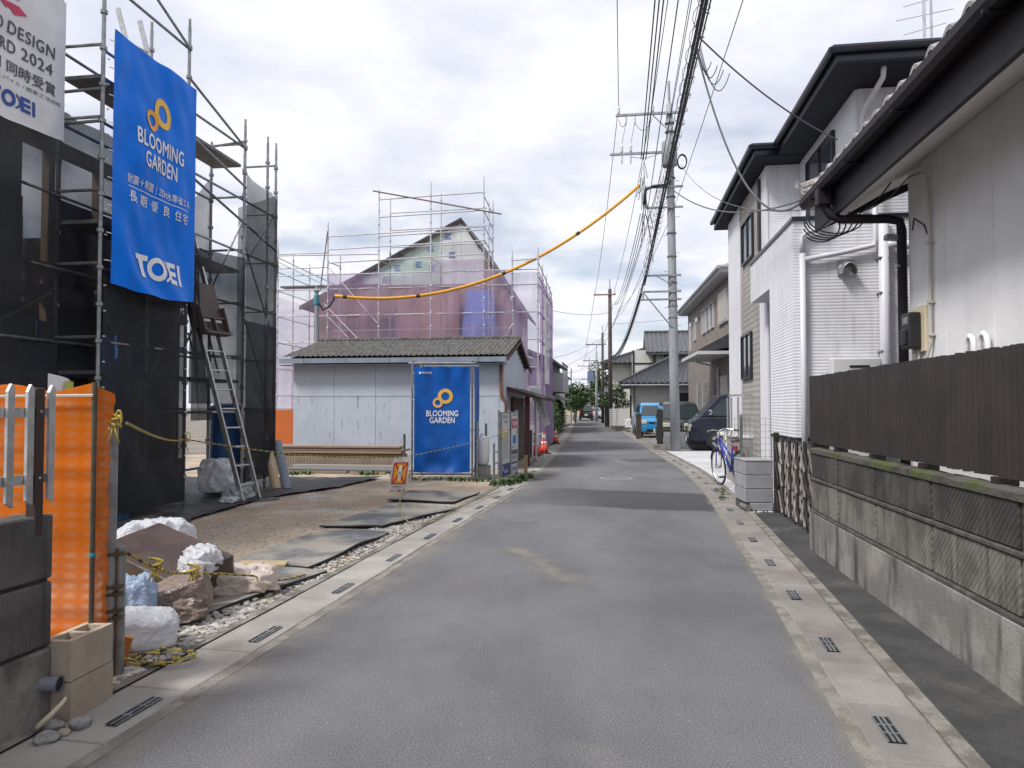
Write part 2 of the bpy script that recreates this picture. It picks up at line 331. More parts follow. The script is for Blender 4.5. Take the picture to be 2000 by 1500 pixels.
# gutters: a cast base, cover slabs one by one, slotted grates
slab_m = M('gutter_slab_concrete', (.34, .318, .288), (.28, .262, .24), s=2.2, r=.9, b=.35, bs=110, rnd=.1, fine=.12, c3=(.22, .19, .17), s3=1.3, st3=(1, 1, 1), lo3=.5, hi3=.75)
slab_r = M('gutter_slab_right', (.26, .24, .22), (.2, .188, .176), s=2.2, r=.9, b=.35, bs=110, rnd=.1, fine=.12, c3=(.2, .165, .15), s3=1.1, st3=(1, 1, 1), lo3=.45, hi3=.75)
base_m = M('gutter_base_concrete', (.25, .23, .205), (.17, .155, .135), s=6, r=.95, b=.5, bs=60, fine=.15)
kerb_m = M('kerb_concrete', (.24, .225, .2), (.13, .12, .1), s=5, r=.95, b=.6, bs=40, fine=.15)
grate_m = [galv_dark, black_p, conc]
def grate_mesh(hw, hl, nbar):
    mb = MB(); mb.m = 1; mb.box(-hw, -hl, 0, hw, hl, .0022); mb.m = 0
    for i in range(nbar): x = -hw + 2 * hw * (i + 1) / (nbar + 1); mb.box(x - .0055, -hl, .0, x + .0055, hl, .0045)
    mb.box(-hw - .005, -hl, .0, -hw, hl, .005); mb.box(hw, -hl, .0, hw + .005, hl, .005)
    for y in (-hl / 3, hl / 3): mb.box(-hw, y - .006, .0, hw, y + .006, .0042)
    return mb.mesh('drain_grate', [galv, black_p])
gml = grate_mesh(.026, .165, 1); gmr = grate_mesh(.034, .135, 2)
def gutter(name, f, side, w0, w1, k1, smat, y0, y1, gy):
    root = struct(strip(lambda y: f(y) + side * (-.01), lambda y: f(y) + side * (w1 + .02), .004, YS).build(name, base_m))
    kb = strip(lambda y: f(y) + side * (w1 + .005), lambda y: f(y) + side * k1, .018, YS)
    obj('kerb', kb.mesh('kerb', kerb_m), root)
    me = MB().box(-(w1 - w0) / 2, -.3, -.05, (w1 - w0) / 2, .3, 0).mesh('cover_slab', smat, bevel=.006)
    y = y0; k = 0
    while y < y1:
        dxy = (f(y + .3) - f(y - .3)) / .6; c = cos(atan(dxy)); mid = (w0 + w1) / 2
        o = obj('cover_slab', me, root, (f(y) + side * mid, y, .012 + random.uniform(-.003, .003)), -atan(dxy) + random.uniform(-.006, .006))
        if k % 2 == 0:
            obj('drain_grate', gml if side < 0 else gmr, root, (f(y) + side * (.16 if side < 0 else .19), y, .016), -atan(dxy))
        y += .612 * c; k += 1
    mbs = strip(lambda y: f(y) + side * w0, lambda y: f(y) + side * w1, .0115, [y - .3] + [yy for yy in YS if yy > y])
    o = obj('cover_strip', mbs.mesh('cover_strip', smat), root); stuff(o)
    return root
gutter('gutter_left', LX, -1, .07, .43, .53, slab_m, 1.2, 36, 0)
gutter('gutter_right', RX, 1, .075, .4, .5, slab_r, 1.0, 36, 0)
# right verge: dark asphalt before the garden wall, pale drive, white gravel
struct(strip(lambda y: RX(y) + .49, lambda y: RX(y) + 4, .006, [-4 + .5 * i for i in range(30)]).build('wall_verge', M('verge_asphalt', (.058, .056, .056), (.038, .038, .038), s=2.5, r=.9, b=.6, bs=70, fine=.2, c3=(.13, .115, .1), s3=1.2, st3=(1, 1, 1), lo3=.52, hi3=.75)))
drive = M('drive_concrete', (.5, .5, .51), (.42, .42, .43), s=1.2, r=.85, b=.2, bs=60, fine=.06)
struct(strip(lambda y: RX(y) + .49, lambda y: RX(y) + 9, .008, [13.6 + .5 * i for i in range(12)]).build('driveway', drive))
struct(strip(lambda y: RX(y) + .49, lambda y: RX(y) + 9, .008, [19.15 + .5 * i for i in range(12)]).build('driveway', drive))
struct(strip(lambda y: RX(y) + .49, lambda y: RX(y) + 9, .0, [24.7 + 1.2 * i for i in range(12)]).build('parking_ground', M('parking_gravel', (.24, .23, .22), (.18, .17, .165), s=3, r=.95, b=.6, bs=60, fine=.2)))
struct(strip(lambda y: RX(y) + .49, lambda y: RX(y) + 3, .004, [10.5 + .5 * i for i in range(7)]).build('gravel_bed', M('gravel_base', (.36, .36, .37), (.25, .25, .25), s=30, r=.95, b=.6, bs=60)))
# the building lot
lot = M('lot_dirt', (.42, .335, .25), (.32, .25, .185), s=.7, r=.95, b=.6, bs=38, fine=.16, fs=60, c3=(.5, .465, .41), s3=1.1, st3=(1, 1, 1), lo3=.52, hi3=.66)
t = lot.node_tree; bs = t.nodes['Principled BSDF']; g = nd(t, 'ShaderNodeNewGeometry'); mp = nd(t, 'ShaderNodeMapping'); mp.inputs['Rotation'].default_value = (0, 0, .5); t.links.new(g.outputs['Position'], mp.inputs[0])
br = nd(t, 'ShaderNodeTexBrick'); br.inputs['Scale'].default_value = 4.2; br.inputs['Mortar Size'].default_value = .03; br.inputs['Mortar Smooth'].default_value = .6; br.inputs['Color1'].default_value = (1, 1, 1, 1); br.inputs['Color2'].default_value = (.8, .8, .8, 1); br.inputs['Mortar'].default_value = (0, 0, 0, 1); t.links.new(mp.outputs[0], br.inputs['Vector'])
nn = nd(t, 'ShaderNodeTexNoise', i_Scale=.55, i_Detail=4); t.links.new(g.outputs['Position'], nn.inputs['Vector'])
mr = nd(t, 'ShaderNodeMapRange', interpolation_type='SMOOTHSTEP'); t.links.new(nn.outputs[0], mr.inputs[0]); mr.inputs[1].default_value = .45; mr.inputs[2].default_value = .55
ml = nd(t, 'ShaderNodeMath', operation='MULTIPLY'); t.links.new(br.outputs[0], ml.inputs[0]); t.links.new(mr.outputs[0], ml.inputs[1])
old = bs.inputs['Normal'].links[0].from_node; bp = nd(t, 'ShaderNodeBump'); bp.inputs['Strength'].default_value = .9; bp.inputs['Distance'].default_value = .025; t.links.new(ml.outputs[0], bp.inputs['Height']); t.links.new(old.outputs[0], bp.inputs['Normal']); t.links.new(bp.outputs[0], bs.inputs['Normal'])
def lot_z(x, y): 
    e = max(0, min(1, (LX(y) - .55 - x) / .8)); return .004 + e * (.02 + .018 * nz(x, y, 0, .8) + .006 * nz(x, y, 3, 4))
def lotp(u, v):
    y = 2.5 + v * 20; x1 = LX(y) - .52; x = -15 + (x1 + 15) * u ** .6; return (x, y, lot_z(x, y))
struct(MB().grid(90, 110, lotp).build('building_lot', lot, smooth=True))
# stones: one low-poly kind, many of them in one heap
ICO = bmesh.new(); bmesh.ops.create_icosphere(ICO, subdivisions=1, radius=1); ICO.verts.ensure_lookup_table()
IV = [v.co.copy() for v in ICO.verts]; IF = [tuple(v.index for v in f.verts) for f in ICO.faces]; ICO.free()
def pebble(mb, x, y, z, r, fl=.6):
    a = random.uniform(0, 6.28); sx, sy, sz = r * random.uniform(.8, 1.35), r * random.uniform(.6, 1), r * fl * random.uniform(.7, 1.1); c, s = cos(a), sin(a)
    vs = []
    for v in IV:
        j = random.uniform(.8, 1.15); px, py = v.x * sx * j, v.y * sy * j; vs.append((x + px * c - py * s, y + px * s + py * c, z + v.z * sz * j))
    mb.add(vs, IF)
stone_m = M('crushed_stone', (.47, .44, .40), (.3, .285, .27), s=14, r=.9, b=.3, bs=90)
mb = MB()
for i in range(3000):
    y = 3.7 + 7.2 * random.random() ** 1.5; w = (.62 if y < 7.5 else .5) + .12 * nz(y, 0, 0, 1.7); x = LX(y) - .5 - w * random.random() ** .9
    pebble(mb, x, y, lot_z(x, y) + .012, random.uniform(.012, .03) + (.014 if y < 5.4 and random.random() < .4 else 0))
for i in range(900):
    y = 6.2 + 3.4 * random.random(); x = -3.6 + random.gauss(0, .7); pebble(mb, x, y, lot_z(x, y) + .004, random.uniform(.006, .02))
for i in range(500):
    y = 5 + 8 * random.random(); x = -4.2 + (LX(y) - .6 + 4.2) * random.random(); pebble(mb, x, y, lot_z(x, y) + .004, random.uniform(.006, .018))
stuff(tag(mb.build('crushed_stone', stone_m, fix=False), 'crushed stone strewn along the left gutter and over the lot', 'gravel'))
mb = MB(); wst = M('white_gravel', (.62, .62, .64), (.42, .42, .44), s=20, r=.85)
for i in range(2300):
    y = 10.35 + 3.2 * random.random(); x = RX(y) + .5 + 1.5 * random.random(); pebble(mb, x, y, .012, random.uniform(.012, .024))
stuff(tag(mb.build('white_gravel', wst, fix=False), 'white crushed gravel around the blue bicycle', 'gravel'))
# rubber mats laid over the mud
mat_m = M('rubber_mat', (.085, .092, .105), (.29, .268, .23), s=1.5, r=.85, b=.35, bs=55, lo=.36, hi=.6, fine=.14)
mat_e = M('rubber_edge', (.022, .023, .026), r=.7)
def rmat(poly, label, curl=.03):
    mb = MB(); n = 14
    def P(u, v):
        a, b, c, d = [Vector(p) for p in poly]; p = (a.lerp(b, u)).lerp(d.lerp(c, u), v); e = min(u, 1 - u, v, 1 - v)
        wv = .03 * nz(p.x, p.y, 5, 1.3); q = Vector((p.x + wv * 1.2, p.y - wv)); z = lot_z(q.x, q.y) + .034 + .008 * nz(q.x, q.y, 2, 2.4) + (curl * max(0, .12 - e) / .12 * (.5 + nz(q.x, q.y, 9, 1.1)))
        return (q.x, q.y, z)
    mb.grid(n, n, P)
    N1 = (n + 1) * (n + 1); mb.v += [(x, y, z - .02) for x, y, z in mb.v]
    ring = [i for i in range(n)] + [n + j * (n + 1) for j in range(n)] + [n * (n + 1) + n - i for i in range(n)] + [(n - j) * (n + 1) for j in range(n)]
    mb.m = 1
    for i, a in enumerate(ring):
        b = ring[(i + 1) % len(ring)]; mb.f.append((a, b, b + N1, a + N1)); mb.mi.append(1)
    return tag(mb.build('rubber_mat', [mat_m, mat_e], smooth=False), label, 'mat', 'rubber mats over the mud')
rmat([(-2.62, 6.68), (-1.85, 6.62), (-1.42, 8.5), (-2.2, 8.72)], 'dusty rubber mat, second from the camera, lying beside the gutter')
rmat([(-3.35, 4.75), (-2.32, 4.72), (-1.66, 6.55), (-2.75, 6.62)], 'rubber mat nearest the camera, under the rubbish bags')
rmat([(-2.36, 8.95), (-1.55, 8.85), (-.82, 10.5), (-1.75, 10.85)], 'rubber mat before the hanging warning cloth, third from the camera')
rmat([(-1.95, 11.35), (-.9, 11.2), (-.55, 12.5), (-1.75, 12.55)], 'rubber mat farthest from the camera, near the blue box of pipes')
# black weed sheet under the scaffold
sheet_m = M('weed_sheet', (.022, .023, .026), (.045, .045, .048), s=4, r=.62, b=.5, bs=9, c3=(.15, .135, .115), s3=.9, st3=(1, 1, 1), lo3=.56, hi3=.8)
def shp(u, v):
    edge = [(7.6, -3.95), (8.7, -4.1), (9.9, -4.15), (11.9, -3.85), (13.3, -3.1), (15.3, -2.6)]
    y = 7.6 + 7.4 * v; x = -10 + (interp(edge, y) + .08 * nz(y, 1, 1, 3) + 10) * u ** .7
    return (x, y, lot_z(x, y) + .02 + .022 * (1 + nz(x * .8, y * 3, 0, 1.6)) + .014 * nz(x, y, 4, 5))
stuff(tag(MB().grid(80, 90, shp).build('weed_sheet', sheet_m, smooth=True), 'wrinkled black weed sheet spread under the dark scaffold', 'ground sheet'))
# manhole cover
mh = T('manhole_cover', 'round patterned manhole cover in the middle of the street', 'manhole cover', (2.18, 15.3, 0))
iron = M('cast_iron', (.30, .29, .28), (.2, .2, .2), s=30, r=.6, metal=.3)
MB().lathe([(.36, 0), (.36, .006), (.3, .008)], 32).build('rim', iron, mh); mb = MB(); mb.lathe([(.295, .0), (.295, .007)], 32)
for i in range(-4, 5):
    for j in range(-4, 5):
        if hypot(i, j) * .06 < .27: mb.obox((i * .06, j * .06, .009), .035, .035, .008, (0, 0, .78))
mb.build('lid', iron, mh)
# weeds
leaf_m = M('weed_leaf', (.075, .14, .03), (.05, .09, .025), s=8, r=.6, rnd=.1)
def weeds(name, label, spots, n, hgt, seed=1):
    rr = random.Random(seed); mb = MB()
    for i in range(n):
        cx, cy, rad = rr.choice(spots); a = rr.uniform(0, 6.28); d = rad * sqrt(rr.random()); x, y = cx + d * cos(a), cy + d * sin(a)
        h = hgt * rr.uniform(.4, 1.2); w = h * .14 + .006; b = rr.uniform(0, 6.28); lx, ly = cos(b), sin(b); t_ = rr.uniform(.3, 1.1) * h
        p = [(x - ly * w, y + lx * w, .01), (x + ly * w, y - lx * w, .01), (x + lx * t_ * .5 + ly * w * 1.3, y + ly * t_ * .5 - lx * w * 1.3, h * .7), (x + lx * t_, y + ly * t_, h * rr.uniform(.6, 1)), (x + lx * t_ * .5 - ly * w * 1.3, y + ly * t_ * .5 + lx * w * 1.3, h * .7)]
        mb.add(p, [(0, 1, 2, 4), (4, 2, 3)])
    return stuff(tag(mb.build(name, leaf_m, fix=False), label, 'weeds'))
weeds('weeds', 'green weeds under the blue banner box by the shed', [(-1.9 + .2 * i, 14.65 + .05 * sin(i), .18) for i in range(9)], 110, .11, 2)
weeds('weeds', 'green weeds at the foot of the notice boards', [(.0, 14.25, .2), (.15, 14.7, .15), (-.2, 13.95, .25), (.3, 15.3, .15)], 230, .12, 3)
weeds('weeds', 'weeds growing beside the long pile of boards', [(-4.6, 15.9, .25), (-3.1, 15.75, .2), (-2.3, 15.2, .25)], 120, .13, 4)
weeds('weeds', 'small green weeds between bicycle and right gutter', [(3.75, 13.1, .12), (3.6, 12.4, .12), (3.66, 12.8, .1), (3.45, 11.9, .06)], 90, .05, 5)
weeds('weeds', 'green weeds at the foot of the clear fence by the cones', [(1.55, 28.9, .14), (1.68, 30.3, .14), (1.8, 31.4, .16)], 170, .2, 6)
# ================================================================ right side: garden wall, slat fence, gate, bungalow, white house
wall_base = M('wall_base_render', (.27, .255, .237), (.17, .16, .148), s=2.2, r=.9, b=.3, bs=40, fine=.08, c3=(.055, .05, .045), s3=1.5, st3=(2.6, 2.6, .55), lo3=.5, hi3=.68)
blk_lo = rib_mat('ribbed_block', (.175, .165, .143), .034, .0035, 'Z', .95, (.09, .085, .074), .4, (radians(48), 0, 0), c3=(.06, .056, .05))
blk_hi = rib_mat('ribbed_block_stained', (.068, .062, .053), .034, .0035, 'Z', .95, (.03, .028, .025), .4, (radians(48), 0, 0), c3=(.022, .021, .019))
mortar = M('old_mortar', (.085, .08, .073), (.05, .047, .043), s=8, r=.95, b=.5, bs=50)
moss = M('mossy_cap', (.085, .078, .068), (.06, .075, .022), s=3, r=.98, b=.9, bs=30, lo=.42, hi=.62, c3=(.035, .032, .028), s3=2, st3=(2, 2, 2), lo3=.5, hi3=.7)
w = T('garden_wall', 'stained block garden wall with diagonal ribs and mossy top at right', 'wall', (2.045, 0, 0), ANG)
MB().box(-.025, -1.5, -.05, .15, 7.8, .40).build('plinth', wall_base, w, bevel=.008)
MB().box(.018, -1.5, .39, .14, 7.79, 1.03).build('core', mortar, w)
MB().box(-.022, -1.5, .395, .1, 7.8, .425).build('ledge', mortar, w, bevel=.006)
MB().box(-.014, -1.5, .735, .1, 7.8, .765).build('ledge', mortar, w, bevel=.006)
cap = MB()
cap.grid(90, 4, lambda u, v: (-.012 + .16 * v, -1.5 + 9.3 * u, 1.06 + .012 * nz(u * 40, v * 2, 0, 1.2) + (.014 if .2 < v < .9 else 0)))
cap.grid(90, 2, lambda u, v: (-.012 + .004 * nz(u * 60, v), -1.5 + 9.3 * u, 1.02 + .04 * v + .012 * nz(u * 40, 0, 0, 1.2) * v))
cap.build('cap', moss, w, smooth=True)
js = [7.79, 7.08, 6.84, 5.87, 4.82, 3.76, 2.7, 1.64, .58, -.48, -1.5]
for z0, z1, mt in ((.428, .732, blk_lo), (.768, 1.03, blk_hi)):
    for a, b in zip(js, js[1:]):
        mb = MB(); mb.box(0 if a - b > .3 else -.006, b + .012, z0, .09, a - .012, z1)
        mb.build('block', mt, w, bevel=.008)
# slat fence
brown = M('brown_pvc', (.028, .021, .018), (.02, .016, .014), s=3, r=.42, rnd=.12)
fn = T('slat_fence', 'dark brown upright slat fence standing on the stained garden wall', 'fence', (2.125, 0, 0), ANG)
sl_me = MB().prism([(-.01, -.028), (-.034, -.016), (-.034, .016), (-.01, .028), (.0, .028), (.0, -.028)], 1.115, 1.83, 'z').mesh('slat', brown)
y = -1.4
while y < 8.0:
    obj('slat', sl_me, fn, (random.uniform(-.0015, .0015), y, random.uniform(-.004, .004)), random.uniform(-.02, .02)); y += .0705
for z in (1.22, 1.70): MB().box(.002, -1.45, z - .02, .03, 8.03, z + .02).build('rail', brown, fn)
for y in (-1, 0, 1, 2.0, 3.0, 4.1, 5.1, 6.1, 7.1, 7.95):
    MB().box(.032, y - .025, 1.06, .075, y + .025, 1.8).build('post', brown, fn); MB().box(-.03, y - .04, 1.065, .08, y + .04, 1.112).build('bracket', brown, fn)
# folding lattice gate
gbr = M('gate_bronze', (.06, .048, .042), (.04, .033, .03), s=8, r=.4, metal=.4)
glt = M('gate_lattice', (.34, .31, .28), (.25, .22, .2), s=8, r=.4, metal=.5)
gt = T('folding_gate', 'half closed bronze lattice gate between garden wall and grey block pillar', 'gate', (fx(0, 2.25), 0, 0), ANG)
nb = 13; ys = [8.02 + 2.42 * (i / (nb - 1)) for i in range(nb)]
me_b = MB().box(-.012, -.024, .05, .012, .024, 1.08).mesh('bar', gbr, bevel=.003)
for i, y in enumerate(ys): obj('bar', me_b, gt, (.035 * (i % 2), y, 0))
for i in range(nb - 1):
    for z in (.34, .72, 1.0):
        mb = MB(); mb.bar((-.02, ys[i], z - .3 if z > .4 else .06), (-.02, ys[i + 1], z), .016, .02); mb.build('lattice_strip', glt if i % 2 == 0 else gbr, gt)
        mb = MB(); mb.bar((.05, ys[i], z), (.05, ys[i + 1], z - .3 if z > .4 else .06), .016, .02); mb.build('lattice_strip', gbr, gt)
for y in (8.0, 10.47): MB().box(-.03, y - .035, 0, .04, y + .035, 1.14).build('post', gbr, gt, bevel=.004)
for i in range(1, nb, 3): MB().lathe([(.012, .0), (.02, .01), (.02, .04), (.01, .05)], 8, (.02, ys[i], 0)).build('castor', black_p, gt)
# grey block pillar
cmu = M('grey_block', (.30, .305, .32), (.26, .265, .28), s=5, r=.9, b=.35, bs=120, rnd=.05, fine=.08)
pl = T('block_pillar', 'low pillar of four smooth grey blocks at the gate', 'pillar', (3.53, 10.42, 0), ANG * .3)
for k in range(4):
    h0 = [0.02, .14, .335, .53][k]; h1 = [.132, .327, .522, .715][k]; MB().box(-.195 if k else -.13, 0, h0, .195, .6, h1).build('block', cmu, pl, bevel=.006)
MB().box(-.18, .012, .0, .18, .59, .7).build('joint_mortar', mortar, pl)
MB().box(-.2, -.005, .722, .2, .605, .742).build('coping', cmu, pl, bevel=.004)
MB().tube([(-.165, -.02, .06), (-.165, .3, .06)], .045, 10).build('drain_pipe', M('pipe_grey_brown', (.15, .14, .13), r=.6), pl)
# mesh fence behind the pillar
mf = T('mesh_fence', 'thin wire mesh fence behind the grey block pillar', 'fence', (3.36, 11.05, 0), ANG)
for i in range(17): MB().tube([(.02 + i * .075, 0, .62), (.02 + i * .075, 0, 1.34)], .0035, 4).build('wire', galv, mf)
for j in range(8): MB().tube([(0, -.006, .66 + j * .095), (1.25, -.006, .66 + j * .095)], .0035, 4).build('wire', galv, mf)
for x in (.12, 1.15): MB().box(x - .02, .01, 0, x + .02, .05, 1.38).build('post', galv_dark, mf)
# terrace retaining wall with steel handrail
beige_b = M('beige_block', (.30, .285, .265), (.25, .235, .22), s=4, r=.9, b=.3, bs=90, rnd=.05)
tr = T('terrace_wall', 'raised beige block entrance terrace behind the bicycle', 'terrace', (4.3, 13.9, 0), ANG)
MB().box(.02, .02, 0, 1.0, 1.4, .9).build('fill', mortar, tr)
for j in range(5):
    for i in range(3):
        x0 = i * .39 - (.19 if j % 2 else 0); MB().box(max(0, x0) , 0, j * .18 + .004, min(1.02, x0 + .382), .1, j * .18 + .175).build('block', beige_b, tr, bevel=.004)
for j in range(5): MB().box(0, .105, j * .18 + .004, .1, 1.4, j * .18 + .175).build('block', beige_b, tr, bevel=.004)
MB().box(-.01, -.01, .902, 1.03, 1.42, .93).build('coping', M('pale_coping', (.55, .55, .56), r=.8), tr)
hr = T('handrail', 'polished steel handrail on the entrance terrace', 'handrail', (4.3, 13.9, .93), ANG)
for x, y in ((.03, .06), (.5, .06), (-.0, .7), (-.0, 1.25)): MB().tube([(x, y, -.0), (x, y, .76)], .018, 8).build('post', steelp, hr); MB().lathe([(.04, .0), (.04, .012)], 10, (x, y, 0)).build('foot', steelp, hr)
MB().tube([(.03, 1.3, .8), (.0, .7, .8), (.0, .06, .8)], .02, 8).build('rail', steelp, hr); MB().tube([(-.12, .06, .79), (.3, .06, .8), (.62, .06, .8)], .02, 8).build('rail', steelp, hr)
# ---------------------------------------------------------------- bungalow
bw = M('bungalow_stucco', (.79, .785, .785), (.73, .725, .725), s=1.6, r=.9, b=.5, bs=130, fine=.05, c3=(.58, .575, .57), s3=.9, st3=(2.2, 2.2, .5), lo3=.55, hi3=.85)
dkb = M('fascia_brown_black', (.014, .012, .016), (.02, .017, .02), s=3, r=.55, spec=.2)
sof = M('soffit_board', (.62, .59, .55), (.55, .52, .49), s=2, r=.8)
tile_l = M('glazed_tile_grey', (.33, .31, .3), (.22, .2, .19), s=9, r=.45, rnd=.18)
B = T('bungalow', 'cream stucco bungalow with dark eaves behind the slat fence', 'house', (2.9, 0, 0), ANG)
pj = [7.25, 6.45, 5.62, 4.8, 3.98, 3.16, 2.34, 1.5, .5, -.5, -1.5]
for a, b in zip(pj, pj[1:]): MB().box(0, b + .004, -.02, .06, a - .004, 3.84).build('wall_panel', bw, B, bevel=.004)
MB().box(.05, -1.5, -.02, 6, 7.2, 3.5).build('wall_core', mortar, B); MB().prism([(.062, -.02), (6, -.02), (6, 4.6), (4, 5.5), (.062, 3.86)], 7.2, 7.26, 'y').build('wall_panel', bw, B)
MB().prism([(-.6, 3.5), (-.6, 3.52), (.055, 3.893), (4.0, 5.55), (4.0, 5.53), (.055, 3.87)], -2, 8.15, 'y').build('soffit', sof, B)
MB().prism([(-.64, 3.49), (-.60, 3.49), (-.60, 3.82), (-.64, 3.82)], -2, 8.2, 'y').build('fascia', dkb, B)
MB().prism([(-.62, 3.49), (4, 5.5), (4, 5.68), (-.62, 3.84)], 8.16, 8.2, 'y').build('fascia', dkb, B)
gp = [(-.80, 3.86), (-.80, 3.80), (-.775, 3.755), (-.70, 3.755), (-.645, 3.78), (-.645, 3.86), (-.66, 3.86), (-.67, 3.80), (-.70, 3.775), (-.76, 3.775), (-.785, 3.81), (-.785, 3.86)]
gu = MB().prism(gp, -2, 7.5, 'y').build('gutter', dkb, B); MB().prism(gp, 7.52, 8.22, 'y').build('gutter', dkb, B)
for y in (1, 2.5, 4, 5.4, 6.6, 7.8): MB().box(-.805, y - .012, 3.74, -.64, y + .012, 3.765).build('gutter_bracket', dkb, B)
roof = MB(); roof.prism([(-.72, 3.84), (4, 5.7), (8.7, 3.84), (8.7, 3.8), (4, 5.6), (-.72, 3.8)], -2, 8.25, 'y'); roof.build('roof_deck', dkb, B)
tm = MB(); n = 7; pro = [(-.135 + .27 * i / n, .0 + .035 * sin(pi * (i / n) * 2 - .6)) for i in range(n + 1)]
tm.grid(n, 1, lambda u, v: (v * .3, pro[round(u * n)][0], pro[round(u * n)][1] + v * .09)); tm.grid(n, 1, lambda u, v: (0, pro[round(u * n)][0], pro[round(u * n)][1] - .035 * v))
tile_me = tm.mesh('roof_tile', tile_l, smooth=True)
for r_ in range(3):
    k = 0; y = -1.9
    while y < 8.2: obj('roof_tile', tile_me, B, (-.76 + .27 * r_, y, 3.918 + .106 * r_ + random.uniform(-.004, .006)), random.uniform(-.03, .03)); y += .27
rest = MB(); rest.grid(152, 14, lambda u, v: (0 + 4 * v, -2 + 10.25 * u, 4.21 + 1.58 * v + .03 * sin(2 * pi * 10.25 * u / .27) + .02 * ((v * 14) % 1)))
stuff(rest.build('upper_tiles', tile_l, B))
cap_t = MB()
for k in range(3): cap_t.tube([(-.78, 8.2, 3.9 + k * .045), (-.3, 8.2, 4.08 + k * .045), (4, 8.2, 5.75 + k * .045)], .06, 8)
cap_t.build('verge_tiles', tile_l, B)
MB().tube([(-.73, 7.51, 3.78), (-.73, 7.51, 3.6), (-.66, 7.5, 3.5), (-.58, 7.46, 3.44), (-.16, 7.34, 3.4), (-.06, 7.3, 3.36), (-.045, 7.3, 3.27), (-.045, 7.3, 0)], .046, 10).build('downpipe', dkb, B, smooth=True)
MB().box(-.80, 7.44, 3.6, -.66, 7.58, 3.79).build('outlet_box', dkb, B, bevel=.01)
for z in (2.9, 1.9): MB().box(-.1, 7.27, z, -.0, 7.33, z + .02).build('pipe_clip', galv, B)
cream = M('cream_plastic', (.6, .52, .36), r=.5)
mt = MB().box(-.03, 6.82, 2.02, .0, 7.14, 2.46).build('meter_board', cream, B, bevel=.006)
mb = MB().box(-.14, 6.9, 2.06, -.032, 7.12, 2.4); mb.box(-.17, 6.95, 2.09, -.13, 7.07, 2.24); mb.build('meter_case', black_p, mt, bevel=.012); MB().box(-.143, 6.93, 2.29, -.139, 7.05, 2.36).build('meter_window', galv, mt)
cond = M('conduit_beige', (.5, .47, .42), r=.5)
MB().tube([(-.3, 6.72, 3.62), (-.1, 6.7, 3.72), (-.04, 6.69, 3.6), (-.03, 6.69, 3.1), (-.03, 6.69, 2.1), (-.05, 6.75, 1.95), (-.03, 6.78, 1.7)], .016, 8).build('conduit', cond, B, smooth=True)
for z in (3.0, 2.45, 2.15): MB().box(-.055, 6.66, z, 0, 6.72, z + .025).build('conduit_clip', cond, B)
MB().tube([(-.45, 7.9, 3.52), (-.38, 7.55, 3.5), (-.3, 7.2, 3.56), (-.28, 6.9, 3.64)], .008, 5).build('eave_cable', black_c, B); MB().tube([(-.35, 7.7, 3.56), (-.25, 7.5, 3.56), (-.16, 7.25, 3.6), (-.1, 6.95, 3.7), (-.04, 6.8, 3.7)], .007, 5).build('eave_cable', grey_c, B)
MB().tube([(-.05, 7.02, 3.2), (-.06, 6.95, 3.3), (-.03, 6.8, 3.2), (-.03, 6.74, 3.1)], .008, 5).build('eave_cable', black_c, B)
MB().tube([(-.04, 6.95, 2.03), (-.04, 6.93, 1.7)], .009, 6).build('meter_cable', cond, B); MB().tube([(-.04, 7.0, 2.03), (-.05, 7.02, 1.7)], .009, 6).build('meter_cable', cond, B)
def u_pipe(y): MB().tube([(-.05, y, 1.6), (-.05, y, 2.0), (-.05, y + .02, 2.05), (-.05, y + .06, 2.075), (-.05, y + .1, 2.05), (-.05, y + .12, 2.0), (-.05, y + .12, 1.6)], .022, 10).build('gas_pipe', white_p, B, smooth=True)
u_pipe(5.85); u_pipe(5.63); MB().box(-.12, 6.02, 1.6, -.01, 6.2, 1.93).build('gas_meter', M('meter_grey', (.45, .45, .46), r=.5), B, bevel=.01); MB().box(-.124, 6.06, 1.84, -.12, 6.17, 1.9).build('gas_meter_dial', black_p, B)
# small camera-like lamp by the corner
MB().obox((-.1, 7.32, 3.2), .2, .08, .06, (0, .1, 0)).build('eave_lamp', galv, B, bevel=.01)
# ---------------------------------------------------------------- white house
sid = rib_mat('white_siding', (.72, .72, .75), .042, .0028, 'Z', .6, (.68, .68, .71), .8, c3=(.58, .58, .59))
sid2 = M('smooth_white_panel', (.72, .72, .75), (.68, .68, .71), s=3, r=.6, c3=(.6, .6, .61), s3=1.5, lo3=.5, hi3=.8)
gtile = rib_mat('grey_tile_siding', (.36, .335, .31), .11, .005, 'Z', .7, (.31, .29, .27))
navy = M('navy_roof_metal', (.012, .014, .024), (.018, .02, .03), s=2, r=.3)
navy_s = M('dark_soffit', (.02, .022, .03), r=.7, spec=.2)
wfr = M('black_window_frame', (.02, .02, .024), r=.35)
wgl = M('window_glass', (.05, .06, .075), r=.06, spec=.9)
fnd = M('foundation', (.55, .55, .54), r=.9)
Wh = T('white_house', 'white two storey house with navy roof and balcony behind the bungalow', 'house', (2.32, 0, 0), ANG)
MB().box(0, 9.6, 1.1, 4.5, 11.12, 3.95).build('porch_wall', sid, Wh)
MB().box(0, 11.121, 3.3, .9, 12.7, 3.95).build('balcony', sid, Wh)
MB().box(.03, 9.63, 0, 4.5, 11.1, 1.06).build('foundation', fnd, Wh); MB().box(-.01, 9.59, 1.06, 4.51, 11.12, 1.1).build('flashing', navy, Wh)
MB().box(-.02, 9.57, 3.951, .06, 12.72, 4.0).build('parapet_cap', navy, Wh); MB().box(.061, 9.57, 3.951, 3.0, 9.68, 4.0).build('parapet_cap', navy, Wh)
